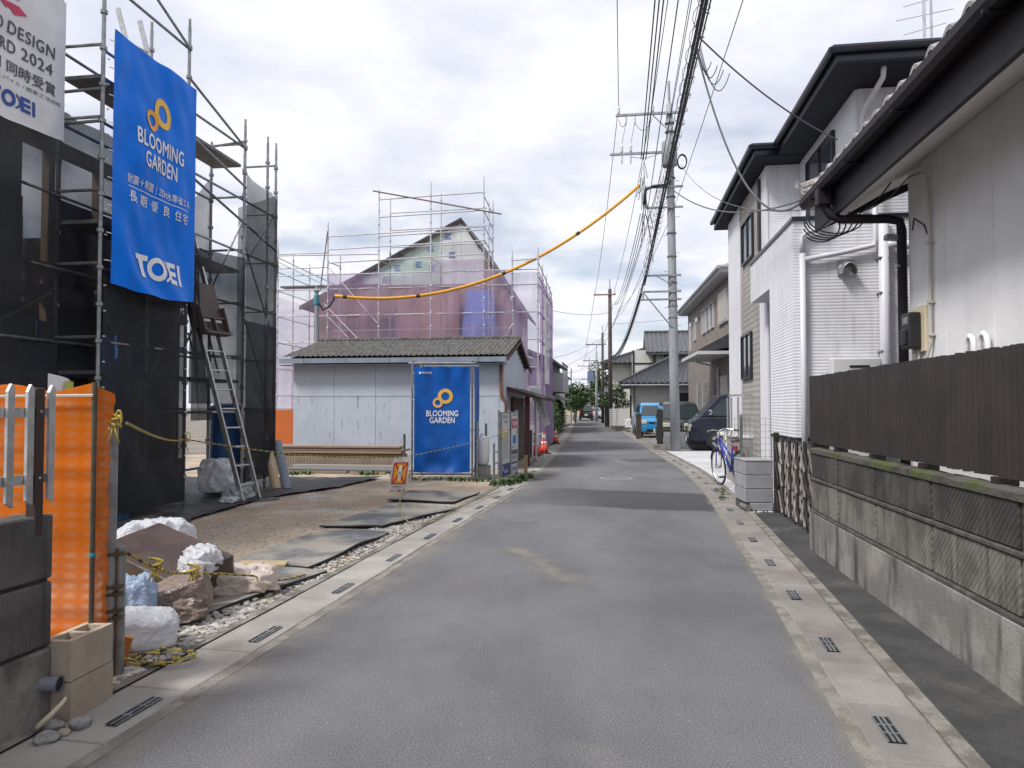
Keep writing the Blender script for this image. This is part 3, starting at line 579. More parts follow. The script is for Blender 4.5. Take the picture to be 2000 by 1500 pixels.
MB().box(.83, 9.72, 3.3, 6, 12.69, 5.7).build('upper_wall', sid2, Wh); MB().box(.86, 9.7, 3.3, 6, 9.719, 5.7).build('upper_front', sid, Wh)
MB().box(.3, 12.7, 0, 6, 16.8, 5.7).build('wing_wall', sid, Wh)
MB().box(.26, 13.38, .4, .299, 15.25, 5.68).build('tiled_facade', gtile, Wh)
MB().box(.27, 12.68, 0, .302, 13.36, 5.69).build('corner_panel', sid2, Wh); MB().box(.24, 15.27, 0, .3, 16.82, 5.69).build('corner_panel', sid2, Wh)
def win(par, x, y0, y1, z0, z1, mull=1, d=.05, fr=wfr, gl=wgl):
    f = MB(); e = .04
    f.box(x - d, y0, z0, x, y0 + e, z1); f.box(x - d, y1 - e, z0, x, y1, z1); f.box(x - d, y0 + e, z0, x, y1 - e, z0 + e); f.box(x - d, y0 + e, z1 - e, x, y1 - e, z1)
    for i in range(1, mull + 1): ym = y0 + (y1 - y0) * i / (mull + 1); f.box(x - d + .008, ym - .02, z0 + e, x, ym + .02, z1 - e)
    o = f.build('window', fr, par); MB().box(x - .018, y0 + e, z0 + e, x - .012, y1 - e, z1 - e).build('pane', gl, o); return o
win(Wh, .83, 10.6, 12.1, 4.2, 5.5); win(Wh, .26, 13.75, 14.95, 4.35, 5.2); win(Wh, .27, 13.12, 13.24, 4.3, 5.6, 0); win(Wh, .26, 14.0, 15.1, 2.05, 2.95)
def hip(par, x0, y0, x1, y1, z, rise, inset, mat, sf, th=.22):
    o = MB().box(x0, y0, z, x1, y1, z + .03).build('soffit', sf, par)
    MB().prism([(x0, y0), (x1, y0), (x1, y1), (x0, y1)], z + .031, z + th, 'z').build('eave_fascia', mat, par)
    g_ = MB().tube([(x0 - .05, y0 - .02, z + th - .05), (x0 - .05, y1, z + th - .05)], .05, 8); g_.tube([(x0 - .05, y0 - .05, z + th - .05), (x1, y0 - .05, z + th - .05)], .05, 8); g_.build('eave_gutter', mat, par)
    r = MB(); r.add([(x0 - .02, y0 - .02, z + th + .001), (x1, y0 - .02, z + th + .001), (x1, y1 + .02, z + th + .001), (x0 - .02, y1 + .02, z + th + .001), (x0 + inset, y0 + inset, z + th + rise), (x1 - inset, y0 + inset, z + th + rise), (x1 - inset, y1 - inset, z + th + rise), (x0 + inset, y1 - inset, z + th + rise)],
                    [(0, 1, 5, 4), (1, 2, 6, 5), (2, 3, 7, 6), (3, 0, 4, 7), (4, 5, 6, 7)]); r.build('roof', mat, par)
hip(Wh, .38, 8.95, 6.6, 12.2, 5.71, .55, 1.6, navy, navy_s); hip(Wh, .0, 12.25, 6.4, 17.4, 5.71, .55, 1.7, navy, navy_s)
dp = M('downpipe_white', (.62, .62, .66), r=.45)
def pipe(par, pts, r, nm='pipe', m=dp): return MB().tube(pts, r, 10).build(nm, m, par, smooth=True)
pipe(Wh, [(.1, 9.54, .3), (.1, 9.54, 3.5)], .038, 'downpipe'); pipe(Wh, [(.1, 9.54, 3.5), (.1, 9.54, 3.72), (.16, 9.54, 3.78), (.36, 9.54, 3.82), (.38, 9.54, 3.9)], .034, 'downpipe')
pipe(Wh, [(.12, 9.53, 3.42), (.6, 9.53, 3.5), (.98, 9.53, 3.58), (1.0, 9.53, 3.66), (1.0, 9.53, 4.6)], .034, 'downpipe')
pipe(Wh, [(1.09, 9.52, .5), (1.09, 9.52, 3.94)], .062, 'vent_stack'); pipe(Wh, [(1.09, 9.52, 3.58), (1.3, 9.5, 3.58)], .05, 'vent_branch'); MB().lathe([(.0, -.05), (.06, -.05), (.075, .0), (.06, .05), (0, .06)], 12, (1.36, 9.48, 3.56)).build('vent_cap', dp, Wh, smooth=True)
for z in (3.4, 2.95, 2.2): MB().box(1.02, 9.47, z, 1.16, 9.6, z + .02).build('pipe_clip', galv, Wh)
mb = MB()
mb.grid(10, 8, lambda u, v: (.66 + .1 * cos(pi * u) * (1 - .1 * v), 9.6 - .16 * sin(v * pi / 2), 3.22 + .17 * sin(pi * u) * (1 - .25 * v))); mb.box(.55, 9.58, 3.2, .77, 9.6, 3.4)
mb.build('vent_hood', alu, Wh, smooth=True)
MB().box(.42, 9.4, 1.75, 1.0, 9.58, 2.12).build('water_heater', M('heater_white', (.6, .6, .6), r=.5), Wh, bevel=.012); MB().box(.62, 9.392, 2.0, .86, 9.399, 2.03).build('heater_slot', black_p, Wh)
MB().box(.3, 9.5, 3.86, .42, 9.6, 4.05).build('cable_box', dp, Wh, bevel=.01)
pipe(Wh, [(.99, 9.1, 5.76), (.99, 9.15, 5.6), (.92, 9.6, 5.4), (.9, 9.66, 5.3), (.9, 9.66, 4.1)], .034, 'downpipe')
MB().lathe([(.0, 0), (.06, 0), (.06, .1), (.03, .13)], 10, (1.1, 9.6, 5.1)).build('vent_cap', dp, Wh); MB().lathe([(.0, 0), (.06, 0), (.06, .1), (.03, .13)], 10, (1.12, 9.6, 4.72)).build('vent_cap', dp, Wh); MB().lathe([(.0, 0), (.06, 0), (.05, .12)], 10, (.75, 12.4, 5.2)).build('vent_cap', dp, Wh)
# tv antenna
an = T('tv_antenna', 'tall aluminium television antenna above the white house roof', 'antenna', (6.35, 11.0, 6.1), 0)
MB().tube([(0, 0, 0), (-.02, 0, 2.6)], .022, 8).build('mast', alu, an)
MB().bar((-.12, .3, 2.0), (-.12, -.5, 1.75), .02, .02).build('boom', alu, an); MB().bar((.1, 0, .9), (.1, 0, 2.3), .025, .03).build('boom', alu, an)
for k in range(9): z = .55 + .22 * k; l = .3 if k % 2 else .42; MB().tube([(-l, .05, z - .07), (l, -.05, z + .07)], .006, 5).build('element', alu, an)
# ================================================================ left: near wall, orange net, rope, rubbish, dark scaffold, banners
old_blk = rib_mat('weathered_split_block', (.135, .125, .115), .02, .006, 'Y', .95, (.085, .08, .073), .6, 0, c3=(.05, .046, .042))
cmt = M('old_cement', (.26, .24, .215), (.17, .16, .145), s=3, r=.92, b=.5, bs=25, c3=(.075, .07, .064), s3=1.6, st3=(1.5, 1.5, 1), lo3=.5, hi3=.66)
NW = T('old_block_wall', 'short weathered block wall end in the lower left corner', 'wall', (-2.19, 3.5, 0), -atan(.2))
MB().box(-.16, -2.6, -.05, .0, .0, .36).build('base', cmt, NW, bevel=.012)
pt = MB(); 0 and pt.grid(6, 8, lambda u, v: (.006 + .012 * nz(u * 3, v * 4, 1, 2), -.2 + .2 * u + .03 * nz(v * 5, 0), .02 + .42 * v))
MB().box(-.14, -2.6, .355, -.02, -.015, .98).build('core', mortar, NW)
for z0, z1, off in ((.375, .672, 0), (.69, .99, .2)):
    y = -.0 + (0 if off == 0 else 0)
    for k in range(6):
        a = y - (.39 if not (k == 0 and off) else .39); MB().box(-.155, a + .008, z0, .004 * (k % 2), y - .002, z1).build('block', old_blk, NW, bevel=.009); y = a
MB().tube([(-.03, -.05, .2), (.075, -.03, .2)], .034, 14, caps=False).build('pipe_stub', M('grey_pvc', (.2, .21, .25), r=.5), NW)
MB().tube([(-.03, -.05, .2), (.07, -.03, .2)], .029, 14).build('pipe_bore', black_p, NW)
AF = T('aluminium_fence', 'silver picket fence with one dark brown post on the short block wall', 'fence', (-2.25, 3.42, 0), -atan(.2))
def picket(y, x, z0, z1, m=alu):
    mb = MB(); mb.prism([(y - .018, z0), (y + .018, z0 - .025), (y + .018, z1 + .01), (y, z1 + .025), (y - .018, z1 - .01)], x - .008, x + .008, 'x'); return mb
for y in (.07, -.05, -.155, -.265, -.375, -.485, -.6, -.7, -.8): picket(y, .03, 1.07, 1.58).build('picket', alu, AF)
for z in (1.165, 1.475): MB().box(.0, -2.4, z - .022, .02, .1, z + .022).build('rail', alu, AF)
post_b = M('bronze_post', (.045, .026, .024), r=.35)
for y in (.0, -1.2): MB().box(-.012, y - .022, .9, .045, y + .022, 1.59).build('post', post_b, AF, bevel=.003)
for z in (1.165, 1.475): MB().lathe([(.0, -.0), (.009, 0), (.007, .01), (0, .012)], 8, (.04, .0, z)).build('bolt', steelp, AF)
# orange safety net on its pin
m = bpy.data.materials.new('orange_net'); m.use_nodes = True; t = m.node_tree; t.nodes.clear(); L = t.links
o_ = nd(t, 'ShaderNodeOutputMaterial'); df = nd(t, 'ShaderNodeBsdfDiffuse'); tl = nd(t, 'ShaderNodeBsdfTranslucent'); tr_ = nd(t, 'ShaderNodeBsdfTransparent')
uvn = nd(t, 'ShaderNodeUVMap'); uvn.uv_map = 'uv'; su = nd(t, 'ShaderNodeSeparateXYZ'); L.new(uvn.outputs[0], su.inputs[0])
def mm(op, a, b=0.):
    n_ = nd(t, 'ShaderNodeMath', operation=op)
    for i_, x_ in enumerate((a, b)):
        if isinstance(x_, (int, float)): n_.inputs[i_].default_value = x_
        else: L.new(x_, n_.inputs[i_])
    return n_.outputs[0]
nzn = nd(t, 'ShaderNodeTexNoise', i_Scale=7, i_Detail=3); L.new(uvn.outputs[0], nzn.inputs['Vector'])
row = mm('FRACT', mm('ADD', mm('MULTIPLY', su.outputs[1], 19.), mm('MULTIPLY', nzn.outputs[0], .5))); colm = mm('ABSOLUTE', mm('SINE', mm('MULTIPLY', su.outputs[0], 31.)))
slit = mm('MULTIPLY', mm('POWER', mm('MULTIPLY', colm, mm('SINE', mm('MULTIPLY', row, 3.1416))), 2.2), mm('ADD', .35, nzn.outputs[0]))
cmx = nd(t, 'ShaderNodeMix', data_type='RGBA'); L.new(slit, cmx.inputs[0]); cmx.inputs[6].default_value = (.66, .155, .016, 1); cmx.inputs[7].default_value = (.7, .27, .1, 1)
for n_ in (df, tl): L.new(cmx.outputs[2], n_.inputs[0])
a_ = nd(t, 'ShaderNodeMixShader'); a_.inputs[0].default_value = .2; L.new(df.outputs[0], a_.inputs[1]); L.new(tl.outputs[0], a_.inputs[2])
b_ = nd(t, 'ShaderNodeMixShader'); mrn = nd(t, 'ShaderNodeMapRange'); L.new(slit, mrn.inputs[0]); mrn.inputs[3].default_value = .9; mrn.inputs[4].default_value = .72
L.new(mrn.outputs[0], b_.inputs[0]); L.new(tr_.outputs[0], b_.inputs[1]); L.new(a_.outputs[0], b_.inputs[2]); L.new(b_.outputs[0], o_.inputs[0]); orange = m
ON = T('orange_net', 'bright orange safety net stretched behind the picket fence', 'net', (-2.178, 3.8, 0), 0)
def onet(u, v):
    x = -1.7 + 1.7 * u; z = .03 + 1.58 * v - .03 * (1 - u) * v + (.0 if v < .98 else .02 * sin(u * 20)); y = .012 + .02 * nz(x * 3, z * 2, 0, 1) + .12 * (1 - u) + .012 * nz(x, z * 14, 0, 1)
    return (x, y, z)
def fl(u, v):
    z = .03 + 1.58 * v; k = .03 + .035 * max(0, v - .88) / .12 + .03 * max(0, .2 - v) / .2 + .01 * abs(sin(z * 45)); x = k * u; return (x, .012 + .06 * u + .01 * sin(z * 22), z - .04 * u * (v > .9))
def uvmesh(fn, nu, nv, W_, H_, name, mat, par, smooth=True):
    me = MB().grid(nu, nv, fn).mesh(name, mat, smooth, fix=False); uv = me.uv_layers.new(name='uv')
    for p in me.polygons:
        for li in p.loop_indices:
            vi = me.loops[li].vertex_index; uv.data[li].uv = ((vi % (nu + 1)) / nu * W_, (vi // (nu + 1)) / nv * H_)
    return obj(name, me, par)
uvmesh(onet, 40, 60, 1.7, 1.58, 'net_sheet', orange, ON); uvmesh(fl, 3, 90, .1, 1.58, 'net_edge', orange, ON)
rust = M('rusty_pin', (.10, .085, .06), (.07, .06, .045), s=20, r=.6, metal=.3)
MB().tube([(0, 0, 0), (0, -.005, 1.63)], .013, 8).build('pin', rust, ON); MB().tube([(0, -.02, 1.56), (-.5, .0, 1.555), (-1.2, .02, 1.54), (-1.7, .1, 1.53)], .008, 5).build('top_cord', cond, ON); MB().lathe([(.016, 0), (.018, .01), (.016, .025)], 8, (0, 0, .72)).build('tie', M('teal_tie', (.03, .22, .3), r=.5), ON)
# gate post pipes
GP = T('pipe_post', 'tall galvanised gate post clamped to a short pipe', 'post', (-2.225, 4.05, 0), 0)
MB().tube([(0, 0, 0), (.0, 0, 1.45)], .033, 14).build('pipe', galv, GP); MB().tube([(.045, .03, 0), (.045, .03, .72)], .027, 12).build('short_pipe', galv, GP)
for z in (.33, .37, .46, .50, .68): MB().lathe([(.036, 0), (.04, .006), (.04, .014), (.036, .02)], 12, (0, 0, z)).build('band', rust, GP); MB().obox((.045, 0, z + .01), .05, .045, .02).build('clamp', rust, GP)
# twisted yellow and black rope: each run a thing
def rope(pts, r=.009, step=.028):
    P = [Vector(p) for p in pts]; out = [P[0]]; 
    for a, b in zip(P, P[1:]):
        n = max(1, int((b - a).length / step)); out += [a.lerp(b, i / n) for i in range(1, n + 1)]
    mb = MB(); mb.tube(out, [r * (1 + .12 * (i % 2)) for i in range(len(out))], 6)
    for i in range(len(out) - 1):
        for j in range(6): mb.mi[i * 6 + j] = 1 if (i + j // 3) % 3 == 0 else 0
    return mb
RM = [yellow, blackn]
r1 = T('rope_barrier', 'yellow and black rope tied from the gate post to the notice boards', 'rope', (-2.16, 4.05, 1.40))
def rel(pts, o): return [tuple(Vector(p) - Vector(o)) for p in pts]
O1 = (-2.16, 4.05, 1.40)
rope(rel(sag((-2.16, 4.08, 1.41), (-4.74, 10.52, 1.03), .05, 30), O1)).build('rope_run', RM, r1)
lane = [(-4.74, 10.6, 1.03)] + [tuple(Vector((-4.74, 10.6, 1.03)).lerp(Vector((-1.9, 12.86, .62)), i / 12) - Vector((0, 0, .1 * sin(pi * i / 12)))) for i in range(1, 12)] + [(-1.9, 12.86, .62)]
rope(rel(lane, O1)).build('rope_run', RM, r1)
rope(rel(sag((-1.9, 12.86, .62), (-.16, 14.4, .98), .03, 14), O1), .006).build('rope_run', RM, r1)
def knot(par, p, o, k=1):
    p = Vector(p) - Vector(o); mb = MB()
    loop = [p + Vector((.02 * cos(a) + .05, -.02, .055 * sin(a) + .04)) * k for a in [i * 2 * pi / 14 for i in range(15)]]
    mb.tube(loop, .006, 6, caps=False); mb.tube([p + Vector((.04 * cos(a), .03 * sin(a), .008 * a - .02)) for a in [i * pi / 4 for i in range(14)]], .008, 6)
    for d in (-.03, .0, .03): mb.tube([p, p + Vector((d, -.02, -.06)) * k, p + Vector((d * 2, -.03, -.14)) * k], [.007, .006, .005], 5)
    return mb.build('knot', yellow, par, smooth=True)
knot(r1, (-2.19, 4.0, 1.41), O1, .75); knot(r1, (-4.72, 10.5, 1.02), O1, 1.3); knot(r1, (-.15, 14.36, .98), O1, .8)
O2 = (-2.16, 4.1, .66)
r2 = T('loose_rope', 'yellow and black rope drooping over the rubbish bags', 'rope', O2)
rope(rel([(-2.15, 4.08, .69), (-2.1, 4.2, .6), (-2.12, 4.35, .55), (-2.16, 4.6, .46), (-2.2, 4.85, .4), (-2.2, 5.1, .345), (-2.12, 5.4, .27), (-2.0, 5.65, .2), (-1.93, 5.9, .1), (-1.86, 6.1, .07), (-1.78, 6.3, .06)], O2), .008).build('run', RM, r2)
knot(r2, (-2.13, 4.38, .54), O2, .55); knot(r2, (-2.2, 5.05, .36), O2, .6)
coil = MB(); rr = random.Random(3)
for k in range(3):
    ph = rr.uniform(0, 6); pts = [(-2.07 + (.09 + .04 * k) * cos(a + ph) * (1.5 + .2 * sin(a * 2 + k)), 4.28 + (.08 + .02 * k) * sin(a + ph), .035 + .012 * k + .01 * sin(3 * a + k)) for a in [i * .25 for i in range(24)]]
    mb2 = rope(pts, .006); o = len(coil.v); coil.v += mb2.v; coil.f += [tuple(i + o for i in f) for f in mb2.f]; coil.mi += mb2.mi
tag(coil.build('rope_coil', RM), 'tangled coil of yellow and black rope on the stones', 'rope')
# warning cloth hanging from the rope
SG = T('warning_cloth', 'white keep-out cloth with an orange pictogram hanging on the rope', 'sign', (-1.93, 12.8, .62), .12)
clo = M('white_cloth', (.66, .65, .62), (.58, .57, .55), s=6, r=.85)
def sgy(x, z): return .025 * sin(z * 5 + 1) + .02 * nz(x * 4, z * 3, 2, 1) - .05 * z
def sgf(u, v): x = -.155 + .31 * u + .1 * (v - 1); z = -.72 + .72 * v; return (x, sgy(x, z), z)
MB().grid(10, 22, sgf).build('cloth', clo, SG, smooth=True)
def shear(sh): return [([(q[0] + .139 * q[1], *q[1:]) for q in v], f) for v, f in sh]
redp = M('red_print', (.5, .03, .03), r=.7); orp = M('orange_print', (.75, .33, .02), r=.7); tealp = M('teal_print', (.12, .36, .38), r=.7); greyp = M('grey_print', (.15, .13, .13), r=.7)
lay(shear([poly2d((-.115, -.46), (.115, -.46), (.115, -.1), (-.115, -.1))]), sgy, 'orange_panel', orp, SG, .005, .06)
lay(shear([poly2d((-.125, -.47), (-.105, -.47), (-.105, -.09), (-.125, -.09)), poly2d((.105, -.47), (.125, -.47), (.125, -.09), (.105, -.09)), poly2d((-.125, -.11), (.125, -.11), (.125, -.09), (-.125, -.09)), poly2d((-.125, -.47), (.125, -.47), (.125, -.45), (-.125, -.45)),
           poly2d((-.11, -.12), (-.09, -.1), (.11, -.44), (.09, -.46)), poly2d((.11, -.12), (.09, -.1), (-.11, -.44), (-.09, -.46))]), sgy, 'red_cross', redp, SG, .008, .06)
lay(shear([ring2d(0, -.17, 0, .028, 16), poly2d((-.03, -.2), (.03, -.2), (.025, -.31), (-.025, -.31)), poly2d((-.022, -.31), (-.004, -.31), (-.006, -.42), (-.022, -.42)), poly2d((.022, -.31), (.004, -.31), (.006, -.42), (.022, -.42))]), sgy, 'figure', white_ink, SG, .011, .06)
lay(shear([poly2d((-.02, -.25), (.02, -.25), (.02, -.3), (-.02, -.3))]), sgy, 'figure_belt', tealp, SG, .014, 0)
lay(shear([fit_text('立入禁止', .25, .12, 0, -.62, .02)]), sgy, 'lettering', redp, SG, .008, .06); lay(shear([fit_text('関係者以外', .17, .03, 0, -.515, .01)]), sgy, 'small_lettering', greyp, SG, .008, .06)
MB().tube(sag((-.2, -.02, -.7), (-.28, -.35, -.6), .02, 4), .004, 4).build('tail_cord', cond, SG)
tag(MB().tube([(-1.86, 12.68, -.08 + .0), (-1.86, 12.6, .12), (-1.75, 11.6, .09), (-1.62, 10.4, .09), (-1.42, 9.5, .08), (-1.3, 9.2, .05), (-1.12, 9.15, .04), (-1.0, 9.5, .05), (-.8, 10.4, .05), (-.45, 11.8, .05), (-.2, 12.7, .04)], .008, 5).build('hemp_string', M('hemp', (.30, .24, .13), r=.9), None), 'thin tan cord trailing over the mats to the gutter', 'cord')
# hollow beige blocks
bb = M('beige_hollow_block', (.44, .36, .28), (.38, .31, .245), s=6, r=.9, b=.35, bs=120, rnd=.06)
def hollow(label, z, dx_):
    mb = MB(); w_, d_, h_ = .15, .3, .19
    mb.box(-w_ / 2, 0, 0, -w_ / 2 + .03, d_, h_); mb.box(w_ / 2 - .03, 0, 0, w_ / 2, d_, h_)
    for y in (0, .135, d_ - .03): mb.box(-w_ / 2 + .0301, y, 0, w_ / 2 - .0301, y + .03, h_ - .002)
    o = mb.build('hollow_block', bb); o.location = (-2.2 + dx_, 3.5, z); o.rotation_euler = (0, 0, -.12); return tag(o, label, 'block', 'beige hollow blocks')
hollow('lower beige hollow block standing by the orange net', .0, 0.035); hollow('upper beige hollow block stacked by the orange net', .196, 0.03)
stn = M('river_stone', (.32, .31, .3), (.2, .2, .21), s=12, r=.8, b=.8, bs=40)
def bigstone(x, y, r, label, m=stn, fl=.65):
    me = bpy.data.meshes.new('stone'); bm = bmesh.new(); bmesh.ops.create_icosphere(bm, subdivisions=3, radius=r)
    for v in bm.verts: d = 1 + .3 * nz(v.co.x / r + x * 7, v.co.y / r + y * 5, v.co.z / r, 1.1) + .12 * nz(v.co.x / r + x * 3, v.co.y / r, v.co.z / r + y, 2.5); v.co *= d; v.co.z *= fl
    bm.to_mesh(me); bm.free(); me.materials.append(m); me.polygons.foreach_set('use_smooth', [True] * len(me.polygons)); o = obj('stone', me, None, (x, y, r * fl * .8)); return tag(o, label, 'stone', 'loose stones by the wall')
bigstone(-2.13, 3.42, .045, 'round dark stone under the cut hose beside the wall'); bigstone(-2.01, 3.44, .05, 'pale grey stone farthest right by the short wall'); bigstone(-2.08, 3.3, .055, 'flat grey stone at the foot of the short wall', fl=.45); bigstone(-2.04, 3.36, .03, 'small round tan stone between grey stones', M('tan_stone', (.34, .29, .23), r=.8)); bigstone(-2.33, 3.02, .09, 'large dark stone in the lower left corner', M('dark_stone', (.1, .1, .1), (.15, .15, .15), s=6, r=.85), .45)
tag(MB().tube([(-2.17, 3.36, .03), (-2.14, 3.34, .06), (-2.1, 3.36, .1), (-2.08, 3.4, .13), (-2.085, 3.44, .14), (-2.11, 3.46, .13)], [.010, .013, .012, .010, .009, .008], 10).build('cut_hose', M('cream_hose', (.55, .5, .36), r=.6), None, smooth=True), 'curled cream hose end lying on stones by the wall', 'hose')
# rubbish
def bag(label, cx, cy, sx, sy, sz, m, seed=0, box=None, z=.05):
    bm = bmesh.new(); bmesh.ops.create_icosphere(bm, subdivisions=5, radius=1); rr = seed * 3.7
    for v in bm.verts:
        p = v.co.copy(); q = Vector((max(-.82, min(.82, p.x)), max(-.82, min(.82, p.y)), max(-.62, min(.8, p.z))))
        r_ = abs(nz(p.x * 1.6 + rr, p.y * 1.6, p.z * 1.6, 1)); fo = .16 * (1 - 2.2 * r_) + .05 * nz(p.x * 3 + rr, p.y * 3, p.z * 3, 1) - .14 * abs(nz(p.x * 2.6, p.y * 2.6 + rr, p.z * 2.6, 1)) - .05 * abs(nz(p.x * 7, p.y * 7 + rr, p.z * 5, 1)) - .015 * abs(nz(p.x * 15, p.y * 15 + rr, p.z * 11, 1))
        th_ = atan2(p.y, p.x); up_ = max(0, p.z + .25); fo -= (.09 * abs(sin(th_ * 4.5 + 2.5 * nz(p.x, p.y, p.z + rr, 1.4))) + .03 * abs(sin(th_ * 11 + 4 * nz(p.x, p.y, p.z + rr, 2)))) * min(1, up_); q *= 1 + fo; v.co = Vector((q.x * sx, q.y * sy, max(-sz * .55, q.z * sz)))
    me = bpy.data.meshes.new('rubbish_bag'); bm.to_mesh(me); bm.free(); me.materials.append(m); me.polygons.foreach_set('use_smooth', [True] * len(me.polygons))
    o = obj('rubbish_bag', me, None, (cx, cy, sz * .55 + z), .5 * seed); return tag(o, label, 'rubbish bag', 'rubbish on the near mat')
def film(name, c, r=.25, tr=.12, tl=.3):
    m = M(name, c, (c[0] * .86, c[1] * .87, c[2] * .89), s=7, r=r, spec=.6); t = m.node_tree; L = t.links; bs = t.nodes['Principled BSDF']; om = t.nodes['Material Output']; g = nd(t, 'ShaderNodeNewGeometry')
    nv = nd(t, 'ShaderNodeTexNoise', i_Scale=6, i_Detail=3); L.new(g.outputs['Position'], nv.inputs['Vector']); va = nd(t, 'ShaderNodeVectorMath', operation='MULTIPLY_ADD'); L.new(nv.outputs[1], va.inputs[0]); va.inputs[1].default_value = (.12, .12, .12); L.new(g.outputs['Position'], va.inputs[2])
    h = None
    for sc, w in ((5, 1.), (12, .5)):
        vo = nd(t, 'ShaderNodeTexNoise', i_Scale=sc, i_Detail=2, i_Distortion=2.2); L.new(va.outputs[0], vo.inputs['Vector']); sb_ = nd(t, 'ShaderNodeMath', operation='SUBTRACT'); L.new(vo.outputs[0], sb_.inputs[0]); sb_.inputs[1].default_value = .5; ab_ = nd(t, 'ShaderNodeMath', operation='ABSOLUTE'); L.new(sb_.outputs[0], ab_.inputs[0])
        ml = nd(t, 'ShaderNodeMath', operation='MULTIPLY_ADD'); L.new(ab_.outputs[0], ml.inputs[0]); ml.inputs[1].default_value = -w
        if h: L.new(h, ml.inputs[2])
        h = ml.outputs[0]
    bp = nd(t, 'ShaderNodeBump'); bp.inputs['Strength'].default_value = 1; bp.inputs['Distance'].default_value = .035; L.new(h, bp.inputs['Height']); L.new(bp.outputs[0], bs.inputs['Normal'])
    tb = nd(t, 'ShaderNodeBsdfTranslucent'); tb.inputs[0].default_value = (*c, 1); x1 = nd(t, 'ShaderNodeMixShader'); x1.inputs[0].default_value = tl; L.new(bs.outputs[0], x1.inputs[1]); L.new(tb.outputs[0], x1.inputs[2]); tp = nd(t, 'ShaderNodeBsdfTransparent'); x2 = nd(t, 'ShaderNodeMixShader'); x2.inputs[0].default_value = tr; L.new(x1.outputs[0], x2.inputs[1]); L.new(tp.outputs[0], x2.inputs[2]); L.new(x2.outputs[0], om.inputs[0]); return m
wfilm = film('white_film', (.82, .83, .86)); bfilm = film('blue_white_film', (.45, .58, .75)); pfilm = film('pink_film', (.84, .73, .67)); brf = film('brown_paper_film', (.30, .23, .195), .28, .04, .1); dbr = M('dark_brown_film', (.075, .05, .04), (.055, .037, .03), s=5, r=.4, b=.3, bs=9)
def wrapped(label, cx, cy, z, sx, sy, sz, e, m, seed, name='wrapped_bundle', pw=16, am=1):
    bm = bmesh.new(); bmesh.ops.create_cube(bm, size=1); bmesh.ops.subdivide_edges(bm, edges=bm.edges[:], cuts=19, use_grid_fill=True)
    from mathutils import Euler
    R = Euler(e).to_matrix()
    for v in bm.verts:
        p = v.co; q = Vector((p.x * sx, p.y * sy, p.z * sz)); k = nz(q.x * 6 + seed, q.y * 6, q.z * 6, 1); f_ = abs(nz(q.x * 13 + seed, q.y * 9, q.z * 13, 1)) + .6 * abs(nz(q.x * 31 + seed, q.y * 22, q.z * 31, 1)); rd = (abs(p.x) ** pw + abs(p.y) ** pw + abs(p.z) ** pw) ** (1 / pw) / max(abs(p.x), abs(p.y), abs(p.z)); v.co = R @ (q / rd ** 1.2 * (1.04 + .05 * k * am) - p.normalized() * (.03 * f_ * am))
    me = bpy.data.meshes.new(name); bm.to_mesh(me); bm.free(); me.materials.append(m); me.polygons.foreach_set('use_smooth', [True] * len(me.polygons))
    o = obj(name, me, None, (cx, cy, z)); return tag(o, label, 'bundle', 'rubbish on the near mat')
wrapped('dark brown wrapped panel leaning across the rubbish heap', -2.7, 5.72, .27, .9, .52, .24, (.22, .2, -.5), dbr, 1, am=.22, pw=40)
bag('crumpled white sheet bag behind the dark brown panel', -3.1, 6.35, .4, .22, .26, wfilm, 2, z=.16)
wrapped('brown paper parcel in clear film on the mat', -2.32, 5.15, .19, .36, .34, .2, (.1, -.35, .35), brf, 5, pw=30, am=.5); bag('brown film bag collapsed in front of the paper parcel', -2.27, 5.1, .2, .16, .11, brf, 4)
wrapped('pinkish bag of boxes at the right end of the rubbish', -2.28, 5.75, .14, .48, .3, .17, (.1, .18, .6), pfilm, 8, pw=24, am=.8); bag('pale pink film bag on the right of the rubbish', -2.1, 5.85, .26, .16, .14, pfilm, 6)
bag('crumpled clear white film over the right end of the dark brown panel', -2.38, 5.62, .2, .14, .12, wfilm, 17, z=.27)
bag('blue and white plastic bag beside the gate post', -2.5, 4.85, .16, .16, .24, bfilm, 7); wrapped('white pillow shaped insulation sack near the gate post', -2.27, 4.5, .15, .4, .34, .2, (.05, .12, .45), wfilm, 9, 'insulation_sack', 5, .8)
wrapped('small white plastic bag behind the pinkish boxes', -2.36, 5.45, .3, .2, .18, .14, (.2, .2, .9), wfilm, 12)
tag(MB().obox((-2.22, 4.2, .08), .05, .025, .24, (.2, .25, .3)).build('orange_offcut', M('orange_wood', (.55, .22, .05), r=.6)), 'short orange offcut leaning on the white sack', 'offcut')
tag(MB().obox((-2.25, 6.62, .085), .42, .16, .025, (.02, .03, .1)).build('plywood_offcut', M('plywood', (.42, .33, .2), (.36, .28, .17), s=5, st=(1, 6, 1), r=.8), None, bevel=.003), 'small plywood board lying across two rubber mats', 'board')
